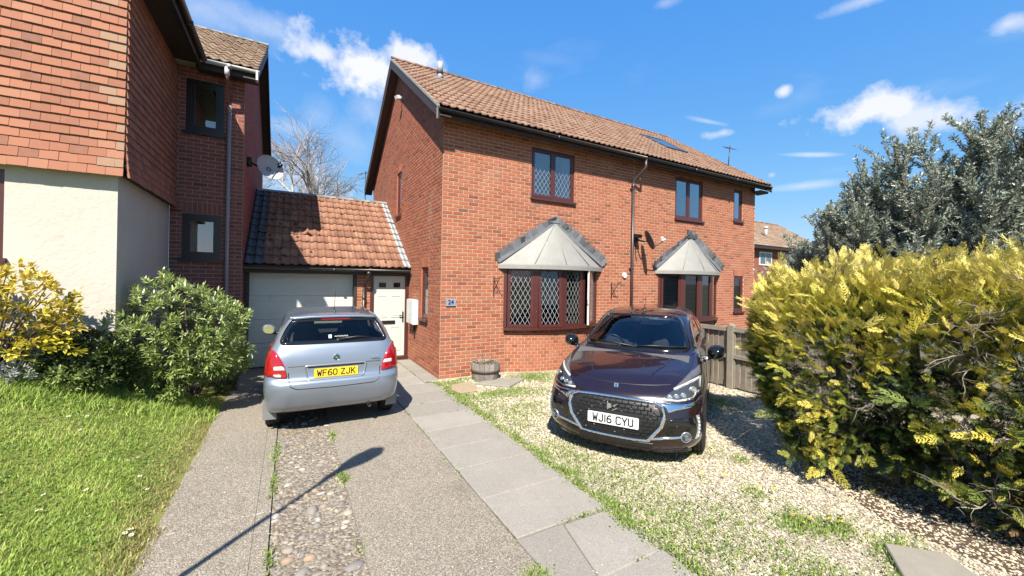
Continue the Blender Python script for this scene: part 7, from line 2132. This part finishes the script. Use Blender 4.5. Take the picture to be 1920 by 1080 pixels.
# ---- rosette shrubs
def shrub(name, label, cat, base, ctr, rad, ncl, per, L0, L1, wid, mt, tonef, seed, woodn=26, droop=.2, hole=.3, cone=.85, lumpy=.16, lowz=.45):
    t = thing(name, label, cat, base)
    n = ncl
    u = unit(nrs.normal(0, 1, (n, 3))); u[:, 2] = np.abs(u[:, 2])*1.2-lowz; u = unit(u)
    rr = 1-np.abs(nrs.normal(0, .16, n))
    P = np.array(ctr)+u*np.array(rad)*rr[:, None]
    lump = vnoise(P, 4.2, seed); P += u*(lump*lumpy*max(rad))[:, None]
    P = P[(P[:, 2] > base[2]+.03) & (lump > -hole*2.2)]
    n = len(P)
    out = unit((P-np.array(ctr))/np.array(rad)+np.array([0, 0, .55])+nrs.normal(0, .25, (n, 3)))
    ph = nrs.rand(n)*6.28
    fr = frames(out, ph)
    D, B, T, S_ = [], [], [], []
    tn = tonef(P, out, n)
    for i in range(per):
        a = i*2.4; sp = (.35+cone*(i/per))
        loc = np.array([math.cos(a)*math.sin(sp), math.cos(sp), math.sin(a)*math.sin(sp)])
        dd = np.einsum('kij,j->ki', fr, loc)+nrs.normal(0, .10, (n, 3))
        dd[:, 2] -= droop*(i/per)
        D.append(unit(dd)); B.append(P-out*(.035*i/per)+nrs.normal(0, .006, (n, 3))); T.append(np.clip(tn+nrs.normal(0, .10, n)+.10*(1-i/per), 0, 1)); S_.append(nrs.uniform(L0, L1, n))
    D = np.concatenate(D); B = np.concatenate(B); T = np.concatenate(T); S_ = np.concatenate(S_)
    # leaf faces upward
    V = LV.copy(); V[:, 0] *= wid/.11
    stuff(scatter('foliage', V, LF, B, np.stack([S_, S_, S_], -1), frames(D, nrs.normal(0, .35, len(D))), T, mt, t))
    m = MB(); c = Vector(base)
    idx = nrs.choice(n, min(n, woodn), False)
    for i in idx:
        e = Vector(P[i]-out[i]*.05); mid = c.lerp(e, .5)+Vector((rnd.gauss(0, .05), rnd.gauss(0, .05), .12))
        st = c+Vector((rnd.gauss(0, .10), rnd.gauss(0, .10), -.02))
        m.tube([st, mid, e], [.014, .010, .004], 5, cap=False)
    stuff(m.build('stems', M_bark, t, True))
    return t
M_pitto = mat('light_green_leaf', (.2,.3,.08), .38, ramp=[(0, (.09,.15,.028)), (.35, (.24,.34,.075)), (.7, (.45,.56,.18)), (1, (.66,.73,.36))], trans=.28)
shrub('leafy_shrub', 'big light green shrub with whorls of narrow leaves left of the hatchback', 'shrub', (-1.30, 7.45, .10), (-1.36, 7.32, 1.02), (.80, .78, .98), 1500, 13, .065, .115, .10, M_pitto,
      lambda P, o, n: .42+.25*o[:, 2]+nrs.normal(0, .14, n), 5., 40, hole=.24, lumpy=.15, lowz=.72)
M_choisya = mat('golden_leaf', (.5,.4,.04), .4, ramp=[(0, (.18,.20,.025)), (.3, (.46,.44,.04)), (.6, (.74,.63,.065)), (.85, (.86,.72,.11)), (1, (.92,.68,.13))], trans=.28)
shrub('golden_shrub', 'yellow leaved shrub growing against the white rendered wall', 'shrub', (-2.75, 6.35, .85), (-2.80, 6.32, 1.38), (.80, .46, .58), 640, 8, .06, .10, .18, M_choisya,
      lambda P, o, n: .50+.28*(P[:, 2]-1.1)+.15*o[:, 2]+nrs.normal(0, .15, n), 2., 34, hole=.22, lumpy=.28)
M_mid = mat('dark_green_leaf', (.08,.13,.03), .5, ramp=[(0, (.02,.04,.012)), (.5, (.06,.10,.022)), (1, (.14,.20,.05))], trans=.2)
shrub('low_shrub', 'low dark green shrub between the golden shrub and the big leafy shrub', 'shrub', (-2.02, 6.45, .55), (-2.02, 6.50, .92), (.42, .34, .42), 420, 9, .05, .08, .16, M_mid, lambda P, o, n: .4+.2*o[:, 2]+nrs.normal(0, .14, n), 8., 5, hole=.35)
shrub('low_shrub', 'low green ground plant in front of the golden shrub', 'shrub', (-2.25, 6.2, .70), (-2.25, 6.25, .78), (.50, .22, .16), 240, 8, .045, .08, .14, M_pitto, lambda P, o, n: .35+.2*o[:, 2]+nrs.normal(0, .14, n), 4., 2, hole=.35)
M_sil = mat('silver_white_leaf', (.6,.62,.58), .6, ramp=[(0, (.22,.25,.20)), (.5, (.50,.53,.48)), (1, (.78,.79,.76))], trans=.2)
shrub('silver_plant', 'small silvery white leaved plant at the left edge below the golden shrub', 'plant', (-2.66, 6.02, .86), (-2.68, 6.02, .94), (.36, .24, .18), 220, 8, .03, .055, .14, M_sil, lambda P, o, n: .55+.2*o[:, 2]+nrs.normal(0, .16, n), 6., 2, hole=.3)
shrub('low_shrub', 'patch of trailing green leaves at the foot of the brick wall by the drive', 'shrub', (-1.0, 8.3, .02), (-1.02, 8.35, .12), (.22, .5, .22), 200, 8, .04, .07, .16, M_mid, lambda P, o, n: .4+.2*o[:, 2]+nrs.normal(0, .14, n), 9., 8, hole=.3)
# long grass fringe at the bed edge
k = 14000; t = nrs.rand(k); X = -.95-1.8*t+nrs.normal(0, .14, k); Y = 7.05-1.2*t*1.1+nrs.normal(0, .22, k)
ok = (X < -.86); X, Y = X[ok], Y[ok]; k = len(X); L = nrs.uniform(.04, .12, k)
stuff(scatter('long_grass', bt, bf, np.stack([X, Y, lawn_z(X, Y)-.005], -1), np.stack([nrs.uniform(.002, .005, k), L*nrs.uniform(.4, 1.2, k), L], -1), roteul(nrs.uniform(-.4, .4, k), nrs.uniform(-.4, .4, k), nrs.uniform(0, 6.28, k)), np.clip(.2+.7*nrs.rand(k), 0, .95), M_grass),
      'longer uncut grass along the shrub bed edge', 'grass')

# ---- bare trees far behind
def bare_tree(name, label, base, H, mt, seed, lv=6, spread=.55, lean=0):
    R_d = random.Random(seed); t = thing(name, label, 'tree', base); m = MB()
    fine = MB()
    def br(p, d, L, r, l):
        pts = [p]; n = 4 if l > 1 else 3
        for i in range(n):
            d = (d+Vector((R_d.gauss(0, .10), R_d.gauss(0, .10), R_d.gauss(0, .06)-(.07 if l < 3 else 0)))).normalized(); p = p+d*(L/n); pts.append(p)
        (m if l > 3 else fine).tube(pts, [r*(1-.5*i/n) for i in range(n+1)], 6 if l > 3 else 3, cap=False)
        if l == 0: return
        kids = 3 if l > 4 else 5 if l > 1 else 4
        for i in range(kids):
            q = pts[-1] if i == 0 else pts[R_d.randint(1, n)]
            a = R_d.uniform(0, 2*PI); sp = spread*R_d.uniform(.5, 1.25)
            e = d.cross(Vector((math.cos(a), math.sin(a), .2))).normalized()
            br(q, (d*math.cos(sp)+e*math.sin(sp)+Vector((0, 0, .10 if l > 2 else -.02))).normalized(), L*R_d.uniform(.62, .82), max(.006, r*.52), l-1)
    br(Vector(base), Vector((lean, 0, 1)), H*.27, H*.018, lv)
    m.build('trunk', mt, t, True); stuff(fine.build('twigs', MATS['birch_twig'], t))
    return t
mat('birch_bark', (.55,.52,.47), .8, col2=(.30,.26,.22), nscale=6); mat('birch_twig', (.40,.33,.29), .8, col2=(.50,.43,.38), nscale=2)
bare_tree('birch_tree', 'bare pale birch tree behind the garage with fine drooping twigs', (.35, 27.0, 0), 18.0, MATS['birch_bark'], 8, 6, .52)
bare_tree('birch_tree', 'small bare tree far behind the distant house on the right', (64, 30, 0), 12, MATS['birch_bark'], 5, 5, .55)

# ---- distant house on the right
fh = thing('distant_house', 'distant brick house with brown tiled roof beyond the right gable', 'house', (38, 18.6, 0))
m = MB(); m.box(29.0, 45.0, 18.6, 26.6, -.1, 5.3)
M_farbrick = mat('far_brick', (.30,.10,.065), .9, col2=(.22,.075,.05), nscale=7, bump=.2, bscale=20)
m.add([(45.001, 18.6, 5.3), (45.001, 26.6, 5.3), (45.001, 22.6, 8.0)], [(0, 1, 2)]); m.build('wall', M_farbrick, fh)
fe_ = Vector((28.6, 18.1, 5.2)); fs_ = Vector((0, 4.5, 3.1)); fl_ = fs_.length; fs_.normalize()
fp = tile_roof(fh, fe_, (1, 0, 0), fs_, 16.8, fl_, M_ltile, 0, cover=.30, gauge=.34, seg=4)
ridge(fp, (28.6, 22.6, 8.32), (45.4, 22.6, 8.32), M_ltile, r=.14, step=.9)
m = MB(); m.quad(Vector((28.6, 22.6, 8.3)), Vector((45.4, 22.6, 8.3)), Vector((45.4, 27.1, 5.2)), Vector((28.6, 27.1, 5.2))); m.build('rear_slope', M_ltile, fp)
m = MB(); m.box(28.6, 45.4, 18.02, 18.14, 4.95, 5.15); m.build('fascia', M_darkwood, fh)
for x in (34.3, 38.5, 42.5):
    m = MB(); m.box(x, x+1.9, 18.54, 18.60, 3.6, 4.75); w_ = m.build('window', M_white, fh)
    for q in (0, 1):
        m = MB(); a = x+.12+q*.87; m.quad(Vector((a, 18.535, 3.72)), Vector((a+.77, 18.535, 3.72)), Vector((a+.77, 18.535, 4.63)), Vector((a, 18.535, 4.63))); m.build('pane', mat('far_pane', (.10,.14,.18), .1) if 'far_pane' not in MATS else MATS['far_pane'], w_)
vx_ = Vector((37.2, 19.6, 6.25))
m = MB(); m.tube([vx_, vx_+ZUP*.75], .11, 10); m.tube([vx_+ZUP*.75, vx_+ZUP*.95], .17, 10); m.build('roof_vent', M_white, fh, True)
# overhead wires behind the garage
m = MB()
for dz in (0, .55):
    m.tube([(-8+1.2*i, 30, 8.35+dz+.012*(i-6)**2) for i in range(14)], .006, 4)
tag(m.build('overhead_cable', M_black), 'pair of thin overhead cables crossing the sky behind the garage', 'cable')
